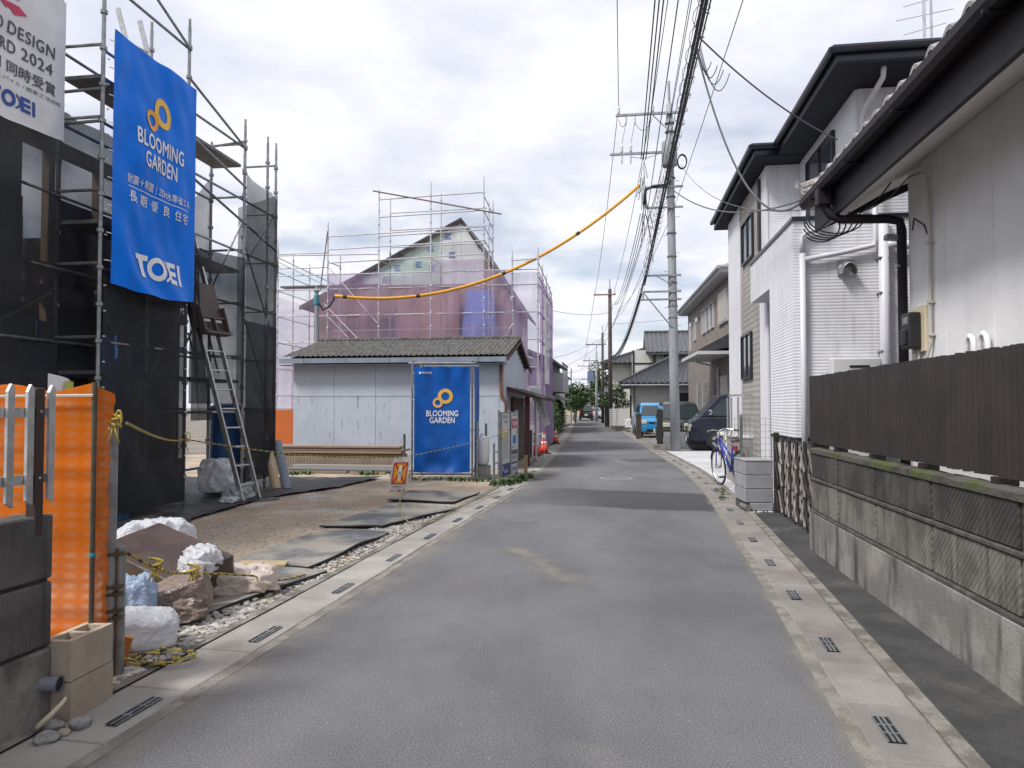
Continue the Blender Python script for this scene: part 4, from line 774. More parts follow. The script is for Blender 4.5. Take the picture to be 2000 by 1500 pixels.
# ---------------------------------------------------------------- dark scaffold
bnet = net_mat('black_scaffold_net', (.062, .065, .073), .84, .35, .08, 1.4); bnet2 = net_mat('thin_black_net', (.05, .055, .06), .70, .3, .1, 1.8)
SC = T('dark_scaffold', 'tall steel scaffold wrapped in black net on the left', 'scaffold', (-6.28, 0, 0), ANG)
def spost(par, x, y, z1, r=.0245, z0=.12, m=galv, foot=True):
    mb = MB(); mb.tube([(x, y, z0), (x, y, z1)], r, 8); z = z0 + .35
    while z < z1 - .1: mb.lathe([(r, 0), (r + .018, .008), (r + .018, .05), (r, .058)], 8, (x, y, z)); z += .45
    mb.tube([(x, y, z1), (x, y, z1 + .12)], r * .8, 8); o = mb.build('post', m, par)
    if foot: f = MB(); f.tube([(x, y, .04), (x, y, z0 + .05)], .016, 6); f.box(x - .07, y - .07, .03, x + .07, y + .07, .04); f.lathe([(.035, 0), (.035, .03)], 6, (x, y, .14)); f.build('jack_base', galv_dark, o); MB().box(x - .15, y - .1, .0, x + .15, y + .1, .029).build('sole_board', M('sole_wood', (.33, .25, .15), r=.9), o)
    return o
def ledger(par, p, q, r=.02, m=galv, nm='ledger'): return MB().tube([p, q], r, 6).build(nm, m, par)
OY = [8.87, 10.66, 12.3, 13.1]; top = [8.6, 7.1, 6.25, 6.25]
for y, z in zip(OY, top): spost(SC, 0, y, z)
spost(SC, .0, 13.42, 6.25); spost(SC, -.62, 13.42, 6.2)
for y, z in ((5.3, 8.6), (7.1, 8.6), (8.9, 8.6), (10.66, 7.1), (12.3, 5.9)): spost(SC, -.61, y, z, m=galv if y > 8 else galv_dark)
for y, z in ((12.9, 5.2), (13.3, 5.5)): spost(SC, -1.9, y, z, m=galv_dark)
lv = [.5, 1.42, 2.3, 3.2, 4.1, 5.0, 5.9, 6.8]
for z in lv:
    for a, b, zt in ((8.87, 10.66, 7), (10.66, 12.3, 6.4), (12.3, 13.42, 5.6)):
        if z < zt and not (z < 1 and a > 10): ledger(SC, (-.035, a, z), (-.035, b, z), m=galv_dark if (z < 5 and a < 10) else galv)
    for a, b in ((5.3, 7.1), (7.1, 8.9)): ledger(SC, (-.58, a, z), (-.58, b, z), m=galv_dark)
    for a, b in ((8.9, 10.66), (10.66, 12.3)):
        if z < 6.2: ledger(SC, (-.58, a, z), (-.58, b, z), m=galv_dark)
    for y in (8.87, 10.66, 12.3, 13.42):
        if z < 6: ledger(SC, (-.61, y, z + .05), (0, y, z + .05), m=galv_dark if z < 5 else galv, nm='transom')
ledger(SC, (.03, 7.3, 8.05), (.03, 10.66, 6.75), m=galv, nm='guard_rail')
ledger(SC, (.0, 10.66, 6.35), (.03, 12.3, 5.85), m=galv, nm='guard_rail'); ledger(SC, (.03, 10.66, 5.5), (.03, 12.3, 5.2), m=galv, nm='guard_rail'); ledger(SC, (.03, 10.66, 4.9), (.03, 13.42, 4.35), m=galv_dark, nm='guard_rail'); ledger(SC, (-.6, 10.66, 5.2), (.03, 12.3, 6.0), nm='brace')
for a, b, z0, z1 in ((8.87, 10.66, .5, 2.9), (10.66, 8.87, .5, 2.9), (10.66, 12.3, 2.3, 4.6), (12.3, 13.42, 4.4, 2.8), (12.3, 13.42, 3.2, 1.4), (5.3, 8.9, .9, 2.9), (13.42, 12.3, 5.0, 3.8)): ledger(SC, (-.05 if b != 8.9 else -.66, a, z0), (-.05 if b != 8.9 else -.66, b, z1), .016, galv, 'brace')
plank_m = M('scaffold_deck', (.17, .175, .18), (.12, .12, .125), s=6, r=.5, metal=.5)
for z in (1.9, 3.75, 5.55):
    for a, b in ((8.9, 10.64), (10.68, 12.28)): MB().box(-.56, a, z, -.06, b, z + .045).build('deck', plank_m, SC)
for z in (5.0, 5.4): ledger(SC, (-.61, 8.9, z), (-.0, 8.87, z), nm='transom')
def netp(par, x, y0, y1, z0, z1, m, nm='net', amp=.085, topf=None, nu=40, nv=60, seed=0):
    def f(u, v):
        y = y0 + (y1 - y0) * u; zt = topf(u) if topf else z1; z = z0 + (zt - z0) * v; e = min(1, 8 * min(u, 1 - u))
        return (x + e * amp * (nz(y * 1.3 + seed, z * .6, 0, 1) + .8 * nz(y * 3.4 + z * 1.7 + seed, z * 1.1, 3, 1) + .5 * abs(nz(y * 6 - z * 2.5 + seed, z * 1.6, 8, 1))), y, z)
    return MB().grid(nu, nv, f).build(nm, m, par, smooth=True, fix=False)
netp(SC, .035, 8.9, 10.64, .16, 3.1, bnet, seed=1, amp=.09)
netp(SC, -.57, 5.2, 8.9, 1.75, 6.2, bnet, seed=2); netp(SC, -.57, 5.2, 8.88, .1, 1.75, bnet, seed=3)
netp(SC, .035, 10.7, 12.28, 1.55, 4.0, bnet, seed=4, topf=lambda u: 3.85 + .15 * u); netp(SC, .035, 12.3, 13.42, .25, 5.4, bnet2, seed=5, topf=lambda u: 5.45 - .15 * u)
netp(SC, .045, 12.32, 13.42, .25, 2.95, bnet, seed=6); netp(SC, -.6, 10.7, 12.28, 3.8, 5.4, bnet2, seed=7, topf=lambda u: 3.9 + 1.5 * u)
netp(SC, -.64, 8.95, 10.62, 1.9, 5.2, bnet, seed=11)
MB().grid(10, 24, lambda u, v: (-.75 + .78 * u, 13.44 + .03 * nz(u * 4, v * 6), .25 + 5.15 * v - .2 * (1 - u) * v)).build('net', bnet2, SC, smooth=True)
MB().grid(8, 30, lambda u, v: (.06 + .05 * sin(u * 9), 10.72 + .1 * u + .5 * u * (1 - v) ** 2, 1.3 + 2.4 * v)).build('net_drape', bnet, SC, smooth=True)
for i in range(18): MB().obox((.05, 8.9, .5 + .31 * i), .015, .03, .012).build('cord_tie', white_ink, SC)
for i in range(10): MB().obox((.05, 10.6, .5 + .31 * i), .015, .03, .012).build('cord_tie', white_ink, SC)
# timber house frame behind the net
timber = M('timber', (.35, .24, .13), (.28, .19, .1), s=3, st=(6, 6, .6), r=.8, rnd=.1); ply = M('dark_board', (.11, .085, .065), (.085, .065, .05), s=2, r=.8); bl_s = M('blue_sheet', (.03, .12, .3), (.025, .1, .26), s=3, r=.5)
HF = T('timber_house', 'half built timber house standing behind the black net', 'house', (-7.5, 0, 0), ANG)
for y in [5.0 + .91 * i for i in range(9)]: MB().box(.0, y - .052, .4, .105, y + .052, 4.95).build('stud', timber, HF)
for z in (.45, 2.9, 3.2, 4.85): MB().box(-.01, 4.5, z, .115, 12.6, z + .18).build('beam', timber, HF)
for a, b, z0, z1 in ((4.5, 6.6, .4, 5.2), (7.4, 9.2, 3.2, 4.9), (9.6, 12.6, .5, 4.3), (6.7, 9.4, .5, 2.7)): MB().box(-.08, a, z0, -.02, b, z1).build('wall_board', ply, HF)
MB().box(-.12, 6.8, 3.3, -.09, 9.3, 4.2).build('blue_sheet', bl_s, HF); MB().box(.13, 9.3, 1.9, .15, 10.2, 2.6).build('blue_sheet', bl_s, HF)
MB().box(-6, 4.5, .0, .1, 12.6, .4).build('foundation', conc, HF); MB().box(-3.05, 4.5, .4, -3, 12.5, 4.9).build('added_back_wall', ply, HF); MB().box(-6, 4.5, 2.75, -.1, 12.5, 2.85).build('upper_floor', ply, HF); MB().box(-6, 4.4, .4, -.1, 4.5, 4.9).build('end_wall', ply, HF)  # dark back wall is added so no bright sky shows through the net
MB().box(-6, 12.55, .4, -.1, 12.62, 4.5).build('wall_board', ply, HF)
MB().bar((.02, 8.1, 3.1), (.02, 9.0, 4.9), .1, .045, (1, 0, 0)).build('brace', timber, HF)
# things stored by the scaffold
wsh = T('document_pouch', 'rolled white site drawings tucked by the scaffold corner', 'drawings', (-5.33, 8.55, 1.5), ANG)
MB().grid(10, 6, lambda u, v: (.1 * sin(u * 3), -.17 + .34 * u, .05 + .34 * v - .1 * u)).build('sheet', white_p, wsh, smooth=True); MB().box(.118, -.05, .12, .124, .08, .3).build('yellow_panel', M('lime_print', (.5, .55, .1), r=.6), wsh); MB().box(.112, .1, .1, .118, .17, .24).build('blue_panel', M('blue_print', (.03, .08, .35), r=.6), wsh)
tag(MB().box(-5.15, 9.1, 0, -4.98, 9.5, 2.4).build('blue_board', bl_s), 'blue sheet board leaning behind the scaffold corner', 'board')
bt = T('blue_tank', 'blue plastic drum behind the net beyond the ladder', 'drum', (-4.95, 12.6, 0)); MB().lathe([(.24, .45), (.26, .5), (.26, .9), (.25, .95), (.26, 1.0), (.26, 1.5), (.2, 1.56)], 18).build('body', bl_s, bt, smooth=True); MB().box(-.26, -.26, 0, .26, .26, .45).build('stand', plank_m, bt)
wc = bag('white tarpaulin draped over a low rail behind the ladder', -4.75, 11.75, .3, .28, .38, wfilm, 13, z=.15); wc.name = 'tarpaulin'; wc['category'] = 'tarpaulin'; wc.pop('group', None)
cl = bag('clear bag of green netting at the ladder foot', -4.25, 11.35, .26, .22, .17, film('greenish_film', (.5, .56, .54)), 15); cl.pop('group', None)
c2 = bag('flat white film bag at the ladder foot', -4.3, 11.2, .32, .16, .07, wfilm, 16); c2.pop('group', None)
def roll(label, p, q, r, m):
    o = T('paper_roll', label, 'roll', p); d = Vector(q) - Vector(p); MB().tube([(0, 0, 0), d], r, 16).build('sheet', m, o, smooth=False); n_ = d.normalized(); MB().tube([d - n_ * .01, d + n_ * .003], r * .5, 12).build('core', black_p, o); return o
r_ = roll('beige printed paper roll leaning by the scaffold end', (-4.18, 12.95, .02), (-4.48, 13.3, .86), .085, M('kraft_roll', (.50, .39, .25), (.46, .36, .23), s=4, r=.8)); roll('blue grey speckled roll leaning beside the beige roll', (-4.02, 13.05, .02), (-4.32, 13.4, .86), .08, M('felt_roll', (.28, .31, .37), (.2, .22, .27), s=40, r=.9))
MB().obox((-.13, .1, .42), .06, .012, .16, (-.3, -.3, 0)).build('label', white_ink, r_)
# long boards and pipes stacked before the shed
bd = M('weathered_board', (.30, .2, .135), (.24, .17, .12), s=3, st=(1, 8, 8), r=.85, rnd=.1); bd2 = M('corrugated_tan', (.33, .27, .2), (.27, .22, .165), s=3, r=.8)
LP_ = T('board_stack', 'long stack of brown boards and tan panels along the shed front', 'board stack', (-.2, 17.4, 0), ANG)
for k, (z, a, b, y) in enumerate(((.38, -5.6, -2.1, -1.05), (.44, -5.7, -2.15, -1.1), (.50, -5.6, -2.05, -1.0), (.56, -5.65, -2.2, -1.02))): MB().box(a, y - .16, z, b, y + .16, z + .045).build('board', bd, LP_, bevel=.004)
mb = MB()
for i in range(90): mb.box(-5.6 + i * .038, -1.3, .12, -5.6 + i * .038 + .026, -1.28, .37)
mb.box(-5.62, -1.279, .1, -2.1, -.9, .372); mb.build('tan_panel', bd2, LP_)
MB().box(-4.6, -1.55, .12, -2.0, -1.42, .2).build('board', M('grey_board', (.36, .34, .31), r=.85), LP_); MB().tube([(-5.5, -1.62, .1), (-2.0, -1.7, .09)], .05, 10).build('pipe', M('dark_pipe', (.09, .1, .11), r=.5), LP_); MB().box(-5.0, -1.9, .04, -3.2, -1.8, .09).build('board', bd, LP_); MB().box(-3.1, -1.95, .04, -2.3, -1.87, .09).build('board', timber, LP_)
# ladder hoist
LD = T('ladder', 'long aluminium ladder leaning through the dark scaffold', 'ladder', (-4.05, 11.35, 0)); base = Vector((0, 0, .02)); topv = Vector((-1.47, -1.05, 7.15)); wv = Vector((.14, .33, 0)) * .5
for s_ in (-1, 1): MB().bar(base + wv * s_, topv + wv * s_, .028, .075, (1, -.4, 0)).build('rail', alu, LD)
for i in range(1, 24): p = base.lerp(topv, i / 24.5); MB().tube([p - wv, p + wv], .015, 6).build('rung', alu, LD)
for s_ in (-1, 1): MB().obox(base + wv * s_ + Vector((0, 0, .02)), .06, .05, .06).build('foot', black_p, LD)
MB().obox((.12, .12, .03), .5, .18, .05, (0, 0, .9)).build('base_bracket', galv_dark, LD)
hm = M('hoist_brown', (.10, .075, .07), (.08, .06, .056), s=6, r=.5, metal=.2); tdir = (topv - base).normalized(); c0 = base + tdir * 2.95
HO = T('ladder_hoist', 'brown lifting carriage with two round holes riding on the ladder', 'hoist', tuple(Vector((-4.05, 11.35, 0)) + c0)); sx = wv.normalized(); nn_ = sx.cross(tdir).normalized()
if nn_.x < 0: nn_ = -nn_
def hb(a, b, c_, wa, wb, wc_, nm, m, par): 
    ce = sx * a + tdir * b + nn_ * c_; R = Matrix((sx, tdir, nn_)).transposed(); mb = MB(); pts = [ce + R @ Vector((i * wa / 2, j * wb / 2, k * wc_ / 2)) for k in (-1, 1) for i, j in ((-1, -1), (1, -1), (1, 1), (-1, 1))]
    mb.add(pts, [(0, 3, 2, 1), (4, 5, 6, 7), (0, 1, 5, 4), (1, 2, 6, 5), (2, 3, 7, 6), (3, 0, 4, 7)]); return mb.build(nm, m, par)
hb(0, .22, .1, .46, .5, .025, 'back_plate', hm, HO)
for a in (-.235, .235): hb(a, -.1, .13, .02, .42, .12, 'side_frame', hm, HO)
hb(0, -.06, .12, .45, .025, .1, 'frame_bar', hm, HO); hb(0, -.3, .14, .5, .04, .16, 'frame_bar', hm, HO); hb(0, -.18, .13, .02, .22, .1, 'frame_bar', hm, HO)
for a in (-.11, .11):
    o = hb(a, -.18, .11, .2, .22, .02, 'panel', hm, HO); mb = MB(); ce = sx * (a + .02) + tdir * -.17 + nn_ * .121
    mb.add([ce + sx * .035 * cos(i * pi / 8) + tdir * .05 * sin(i * pi / 8) for i in range(16)], [tuple(range(16))]); mb.build('hole', black_p, o); hb(a, -.1, .123, .15, .04, .004, 'white_strip', white_ink, o)
hb(-.28, .05, .05, .08, .6, .1, 'motor', black_p, HO)
for a in (-.2, .2): hb(a, -.55, -.2, .02, .6, .02, 'strut', black_p, HO)
# ================================================================ banners on the dark scaffold
blue_b = M('blue_tarpaulin', (.001, .175, .76), (.001, .16, .7), s=2.5, r=.42, spec=.14)
blue_d = M('blue_tarpaulin_weathered', (.005, .10, .43), (.005, .085, .37), s=2, r=.45, spec=.25)
gold = M('gold_print', (.80, .46, .045), r=.6); gold2 = M('amber_print', (.78, .34, .035), r=.6); navy_i = M('navy_print', (.02, .07, .3), r=.6); dark_i = M('charcoal_print', (.07, .07, .08), r=.6); crim = M('crimson_print', (.55, .035, .11), r=.6)
wcl = M('white_tarpaulin', (.74, .73, .74), (.68, .67, .68), s=3, r=.7)
def frame_pt(ox, oy, x, y, z):
    c, s = cos(ANG), sin(ANG); return (ox + x * c - y * s, oy + x * s + y * c, z)
def toei(cx, cz, w, h):
    k = h; sh = [poly2d((cx - w * .5, cz + k * .5), (cx - w * .5, cz + k * .26), (cx - w * .235, cz + k * .26), (cx - w * .235, cz + k * .5)), poly2d((cx - w * .425, cz + k * .26), (cx - w * .425, cz - k * .5), (cx - w * .315, cz - k * .5), (cx - w * .315, cz + k * .26)),
        ring2d(cx - w * .07, cz, k * .29, k * .52, 36), ring2d(cx + w * .03, cz, k * .40, k * .52, 24, -1.25, 1.25),
        poly2d((cx + w * .17, cz + k * .5), (cx + w * .17, cz - k * .5), (cx + w * .235, cz - k * .5), (cx + w * .235, cz + k * .5))]
    for q in (.5, .11, -.28): sh.append(poly2d((cx + w * .235, cz + k * q), (cx + w * .235, cz + k * (q - .22)), (cx + w * .38, cz + k * (q - .22)), (cx + w * .38, cz + k * q)))
    sh.append(poly2d((cx + w * .43, cz + k * .5), (cx + w * .43, cz - k * .5), (cx + w * .495, cz - k * .5), (cx + w * .495, cz + k * .5))); return sh
def banner(par, W_, H_, fy, mat, nu=36, nv=60, bottom=None):
    def f(u, v):
        x = W_ * u; z = H_ * v
        if bottom: z = z + bottom(u) * (1 - v) ** 3
        return (x, fy(x, z), z)
    return MB().grid(nu, nv, f).build('cloth', mat, par, smooth=True, fix=False)
W1, H1 = 1.76, 3.18
def by1(x, z):
    e = min(1, 6 * min(x / W1, 1 - x / W1) + .12); lo = max(0, 1 - z / 1.1); hi = max(0, z / H1 - .72)
    d = .07 * nz(x * 1.5, z * .8, 2, 1) + .035 * nz(x * 3.5 + z, z * 2, 4, 1) + .09 * lo * nz(x * 2.2 + z * 1.6, z * .8, 5, 1.2) + .08 * hi * nz(x * 2.5 - z, z * 2.5, 7, 1)
    d += -.09 * lo * lo * (1 - (2 * x / W1 - 1) ** 2) + .03 * sin(9 * (z - 1.2 * x)) * max(0, .5 - x) * 1.2 + .02 * sin(7 * (z + x)) * max(0, x - 1.3)
    return d * e - .02
BN = T('blue_banner', 'tall bright blue site banner tied to the dark scaffold', 'banner', frame_pt(-6.28, 0, .09, 8.92, 2.98), pi / 2 + ANG)
banner(BN, W1, H1, by1, blue_b, bottom=lambda u: .03 - .07 * sin(pi * u) + .02 * u)
lay([ring2d(.98, 2.5, .115, .205, 44, sx=.95)], by1, 'large_ring', gold, BN, .008, .1); lay([ring2d(.735, 2.32, .075, .14, 36, sx=.95)], by1, 'small_ring', gold2, BN, .011, .1)
lay([fit_text('BLOOMING', 1.02, .20, .93, 2.03, .022, 1.05)], by1, 'lettering', white_ink, BN, .008, .1); lay([fit_text('GARDEN', .74, .20, .93, 1.77, .022, 1.05)], by1, 'lettering', white_ink, BN, .008, .1)
lay([fit_text('耐震＋制震｜ZEH水準省エネ', 1.36, .125, .94, 1.42, .004), fit_text('長', .14, .14, .36, 1.2, .012), fit_text('期', .14, .14, .59, 1.2, .012), fit_text('優', .14, .14, .84, 1.2, .0), fit_text('良', .14, .14, 1.09, 1.2, .012), fit_text('住', .13, .14, 1.33, 1.2, .012), fit_text('宅', .14, .14, 1.5, 1.2, .012), poly2d((.28, 1.315), (1.58, 1.315), (1.58, 1.325), (.28, 1.325))], by1, 'small_lettering', white_ink, BN, .008, .1)
lay(toei(.95, .36, .95, .30), by1, 'logo', white_ink, BN, .010, .08)
for i in range(9):
    for x in (.015, W1 - .015): MB().tube([(x, -.02, .3 + i * .34), (x + (-.05 if x < .5 else .05), .02, .31 + i * .34)], .006, 4).build('tie_cord', white_ink, BN)
# white award banner
W2, H2 = 1.75, 1.58
def by2(x, z):
    e = min(1, 6 * min(x / W2, 1 - x / W2) + .1); return e * (.03 * nz(x * 1.6, z * 1.2, 9, 1) + .03 * nz(x * 3 + z * 2, z * 2, 4, 1) * max(.2, 1 - z) + .012 * nz(x * 6, z * 4, 1, 1)) - .02
BW = T('white_banner', 'white award banner with a crimson emblem on the dark scaffold', 'banner', frame_pt(-6.28, 0, -.42, 6.98, 4.71), pi / 2 + ANG)
banner(BW, W2, H2 + .12, by2, wcl, bottom=lambda u: -.04 * sin(pi * u))
sh = [ring2d(.98, 1.4, .2, .26, 40, .25, 4.3), poly2d((.82, 1.235), (.98, 1.14), (1.16, 1.215), (1.05, 1.27), (.93, 1.25)), poly2d((.82, 1.5), (1.12, 1.5), (1.12, 1.455), (.86, 1.455), (.86, 1.37), (1.0, 1.37), (1.0, 1.41), (1.045, 1.41), (1.045, 1.33), (.82, 1.33))]
lay(sh, by2, 'emblem', crim, BW, .009, .1)
for tx_, w_, cx_, cz_ in (('GOOD', .49, .605, .98), ('DESIGN', .65, 1.235, .98), ('AWARD', .6, .72, .77), ('2024', .44, 1.32, .77)): lay([fit_text(tx_, w_, .135, cx_, cz_, .008, 1.1)], by2, 'lettering', dark_i, BW, .009, .1)
for tx_, w_, cx_ in (('２部門', .52, .57), ('同時受賞', .68, 1.25)): lay([fit_text(tx_, w_, .14, cx_, .545, .006)], by2, 'japanese_lettering', dark_i, BW, .009, .1)
stuff(lay([fit_text('Better / R-Evolve パイル / 標準工法説明', 1.4, .05, .97, .405, 0)], by2, 'small_lettering', dark_i, BW, .009, .1))
lay(toei(1.0, .2, .62, .17), by2, 'logo', navy_i, BW, .009, .08)
for i in range(5): MB().tube([(W2 - .01, -.02, .1 + i * .35), (W2 + .05, .02, .11 + i * .35)], .006, 4).build('tie_cord', white_ink, BW)
# ================================================================ shed
zinc = M('painted_zinc', (.46, .505, .58), (.41, .45, .52), s=1.1, r=.6, fine=.04, c3=(.2, .205, .22), s3=2.6, st3=(7.5, 7.5, .8), lo3=.57, hi3=.74)
zinc_t = M('painted_zinc_upper', (.49, .535, .61), (.45, .49, .56), s=1.1, r=.6, fine=.04, c3=(.2, .2, .2), s3=2.4, st3=(3, 3, .4), lo3=.68, hi3=.8)
fas = M('shed_fascia_metal', (.24, .28, .33), (.2, .235, .28), s=3, r=.45)
slate = M('asbestos_slate', (.105, .1, .092), (.06, .058, .054), s=6, r=.95, b=.5, bs=40, c3=(.17, .165, .15), s3=9, st3=(1, 1, 1), lo3=.55, hi3=.7)
rustb = M('rust_brown_pipe', (.24, .10, .065), (.2, .085, .06), s=6, r=.6); darkw = M('dark_red_wood', (.085, .028, .022), r=.6); clap = M('brown_clapboard', (.10, .078, .065), (.08, .062, .052), s=3, r=.8)
SH = T('shed', 'low pale blue sheet metal shed with corrugated slate roof', 'shed', (-.2, 17.4, 0), ANG)
xs = [-5.32, -4.25, -3.18, -2.1, -1.02, 0]
for a, b in zip(xs, xs[1:]):
    MB().box(a + .004, 0, .0, b - .004, .03, 1.78).build('wall_sheet', zinc, SH); MB().box(a + .004, -.008, 1.77, b - .004, .025, 2.6).build('wall_sheet', zinc_t, SH)
MB().box(-5.3, .03, 0, -.02, 3.9, 2.55).build('wall_core', mortar, SH)
for i in range(10): MB().box(-.015, .04 + i * .385, 1.75, .012, .04 + (i + 1) * .385 - .008, 2.62 + (.25 * min(i, 9 - i) * .4)).build('wall_sheet', zinc_t, SH)
for i in range(14): MB().box(-.015, 1.0, .1 + i * .118, .016 + .006 * (i % 2), 3.8, .21 + i * .118).build('clapboard', clap, SH)
MB().box(-.01, .0, .0, .02, 1.0, 1.75).build('side_sheet', zinc, SH)
xs = [-5.55, -4.9, -3.82, -2.72, -1.63, -.55, .12]
for a, b in zip(xs, xs[1:]): MB().box(a + .006, -.34, 2.57, b - .006, -.3, 2.69).build('fascia_sheet', fas, SH)
MB().box(-5.55, -.3, 2.52, .1, .0, 2.54).build('soffit', fas, SH)
def sl(u, v, y0, z0, y1, z1): x = -5.5 + 5.65 * u; return (x, y0 + (y1 - y0) * v, z0 + (z1 - z0) * v + .014 * sin(2 * pi * x / .13) + .02 * ((v * 4) % 1.0 < .04))
stuff(MB().grid(520, 8, lambda u, v: sl(u, v, -.36, 2.72, 1.95, 3.32)).build('roof_slates', slate, SH, smooth=True)); stuff(MB().grid(260, 4, lambda u, v: sl(u, v, 1.95, 3.32, 4.3, 2.6)).build('roof_slates', slate, SH, smooth=True))
MB().prism([(-.36, 2.68), (1.95, 3.27), (4.3, 2.56), (4.3, 2.5), (1.95, 3.2), (-.36, 2.6)], .13, .17, 'x').build('barge_board', darkw, SH); MB().prism([(-.3, 2.68), (1.95, 3.27), (4.25, 2.56)], -5.3, .0, 'x').build('roof_core', mortar, SH)
MB().tube([(-5.5, 1.95, 3.34), (.15, 1.95, 3.34)], .06, 8).build('ridge', slate, SH)
MB().tube([(-.06, -.03, 2.55), (-.06, -.03, 1.85), (-.02, -.02, 1.7), (.06, .02, 1.62), (.07, .02, .0)], .04, 10).build('downpipe', rustb, SH, smooth=True)
# porch roof on the street side
MB().prism([(.0, 1.98), (.85, 1.72), (.85, 1.66), (.0, 1.9)], .4, 3.8, 'y').build('porch_roof', darkw, SH); stuff(MB().grid(10, 60, lambda u, v: (-.02 + .9 * u, .36 + 3.5 * v, 2.0 - .27 * u + .02 * sin(v * 3.5 / .13 * 2 * pi))).build('porch_slates', slate, SH, smooth=True))
MB().box(.38, 1.0, .0, .5, 1.12, 1.8).build('porch_post', darkw, SH); MB().box(.02, 1.15, 0, .06, 1.9, 1.75).build('door', darkw, SH)
MB().tube([(.62, 1.4, 1.62), (.62, 1.4, .2), (.72, 1.35, .12)], .03, 8).build('porch_downpipe', M('pipe_grey', (.42, .43, .45), r=.5), SH)
# small frame box with two blue banners
BX = T('banner_frame', 'pipe frame box carrying two weathered blue banners before the shed', 'banner frame', (-2.05, 14.95, 0), ANG * .35)
WX, DX, HX = 1.24, 1.15, 2.4
for x, y in ((0, 0), (WX, 0), (0, DX), (WX, DX)): MB().tube([(x, y, 0), (x, y, HX + .05)], .021, 8).build('post', galv, BX)
for z in (.13, HX, 1.0):
    for p, q in (((-.08, 0, z), (WX + .05, 0, z)), ((-.05, DX, z), (WX + .05, DX, z)), ((0, 0, z + .05), (0, DX, z + .05)), ((WX, 0, z + .05), (WX, DX, z + .05))):
        if z != 1.0 or p[1] == q[1] == DX: ledger(BX, p, q, .02, galv, 'rail')
def byc(s):
    def f(x, z):
        e = min(1, 7 * min(x / 1.15, max(0, 1 - x / 1.15)) + .1); lo = max(0, 1 - z / .8); hi = max(0, z / 2.2 - .7)
        return e * (.045 * nz(x * 2 + s, z, 1, 1) - .1 * lo * lo * (1 - (2 * x / 1.15 - 1) ** 2) + .11 * lo * nz(x * 3, z * 3 + s, 2, 1) + .09 * hi * cos(x * 16 + s) + .015 * nz(x * 5, z * 3, s, 1)) - .03
    return f
bf = byc(0)
fc = obj('front_banner', None, BX); fc.location = (.05, -.03, .17)
me = MB().grid(40, 60, lambda u, v: (1.15 * u, bf(1.15 * u, 2.17 * v), 2.17 * v - .03 * sin(pi * u * 4) ** 2 * v)).mesh('front_banner', blue_d, True, fix=False)
bpy.data.objects.remove(fc); fc = obj('front_banner', me, BX, (.05, -.03, .17))
lay([ring2d(.64, 1.55, .085, .155, 36)], bf, 'large_ring', gold, fc, .008, .1); lay([ring2d(.485, 1.42, .055, .105, 30)], bf, 'small_ring', M('amber_print_b', (.78, .42, .15), r=.6), fc, .011, .1)
stuff(lay([fit_text('BLOOMING', .65, .115, .58, 1.2, .02, 1.05), fit_text('GARDEN', .51, .115, .58, 1.06, .02, 1.05)], bf, 'lettering', white_ink, fc, .008, .1)); lay([fit_text('東栄住宅', .2, .05, .26, 2.03, .01), ring2d(.12, 2.03, 0, .025, 12)], bf, 'company_name', white_ink, fc, .008, .05)
bg_ = byc(4)
me = MB().grid(24, 40, lambda u, v: (1.02 * u, bg_(1.02 * u, 2.1 * v) * .6, 2.1 * v)).mesh('side_banner', blue_d, True, fix=False); sb = obj('side_banner', me, BX, (WX + .02, .06, .25), pi / 2)
for i in range(8): MB().tube([(.05, -.05, .3 + i * .27), (.0, -.02, .31 + i * .27)], .005, 4).build('tie_cord', white_ink, BX); MB().tube([(1.2, -.05, .3 + i * .27), (WX, -.02, .31 + i * .27)], .005, 4).build('tie_cord', white_ink, BX)
# pipes and tank beside the frame
TK = T('white_tank', 'small white plastic tank beside the blue banner frame', 'tank', (-.62, 15.3, 0)); MB().lathe([(.0, .28), (.1, .29), (.14, .34), (.15, .5), (.15, .75), (.13, .85), (.06, .9), (0, .9)], 18).build('body', M('tank_white', (.7, .7, .71), r=.4), TK, smooth=True); MB().box(-.17, -.15, 0, .17, .15, .28).build('block', conc, TK, bevel=.01); MB().lathe([(.04, .9), (.04, .95)], 10).build('cap', white_p, TK)
for i, (x, y, h_, lb) in enumerate(((-.72, 14.95, 1.2, 'short steel pipe stake before the white tank'), (-.55, 15.5, 1.15, 'short steel pipe stake behind the white tank'), (-.36, 14.5, .78, 'shortest steel pipe stake left of the notice boards'), (-2.2, 14.9, .95, 'dark pipe stake left of the blue banner frame'))):
    o = MB().tube([(0, 0, 0), (0, 0, h_)], .024, 8).build('pipe_stake', galv if i < 3 else galv_dark); o.location = (x, y, 0); tag(o, lb, 'pipe stake', 'pipe stakes by the shed')
# notice boards
NB = T('notice_boards', 'pair of tall site notice boards on pipe posts beside the gutter', 'notice board', (-.24, 14.38, 0), pi / 2 - atan2(.36, 1.48))
for x in (0, .78, 1.52): MB().tube([(x, .02, 0), (x, .02, 1.44)], .024, 8).build('post', galv, NB)
for z in (.62, .4): ledger(NB, (-.12, .05, z), (.12, .05, z), .022, steelp, 'clamp_rail')
wb_ = M('board_white', (.62, .63, .63), r=.5); alf = galv
def board(x0, x1, z0, z1):
    o = MB().box(x0, -.02, z0, x1, .0, z1).build('board', wb_, NB); f = MB(); f.box(x0 - .02, -.03, z0 - .02, x0, .005, z1 + .02); f.box(x1, -.03, z0 - .02, x1 + .02, .005, z1 + .02); f.box(x0, -.03, z1, x1, .005, z1 + .02); f.box(x0, -.03, z0 - .02, x1, .005, z0); f.build('frame', alf, o); return o
def flat(x, z): return -.02
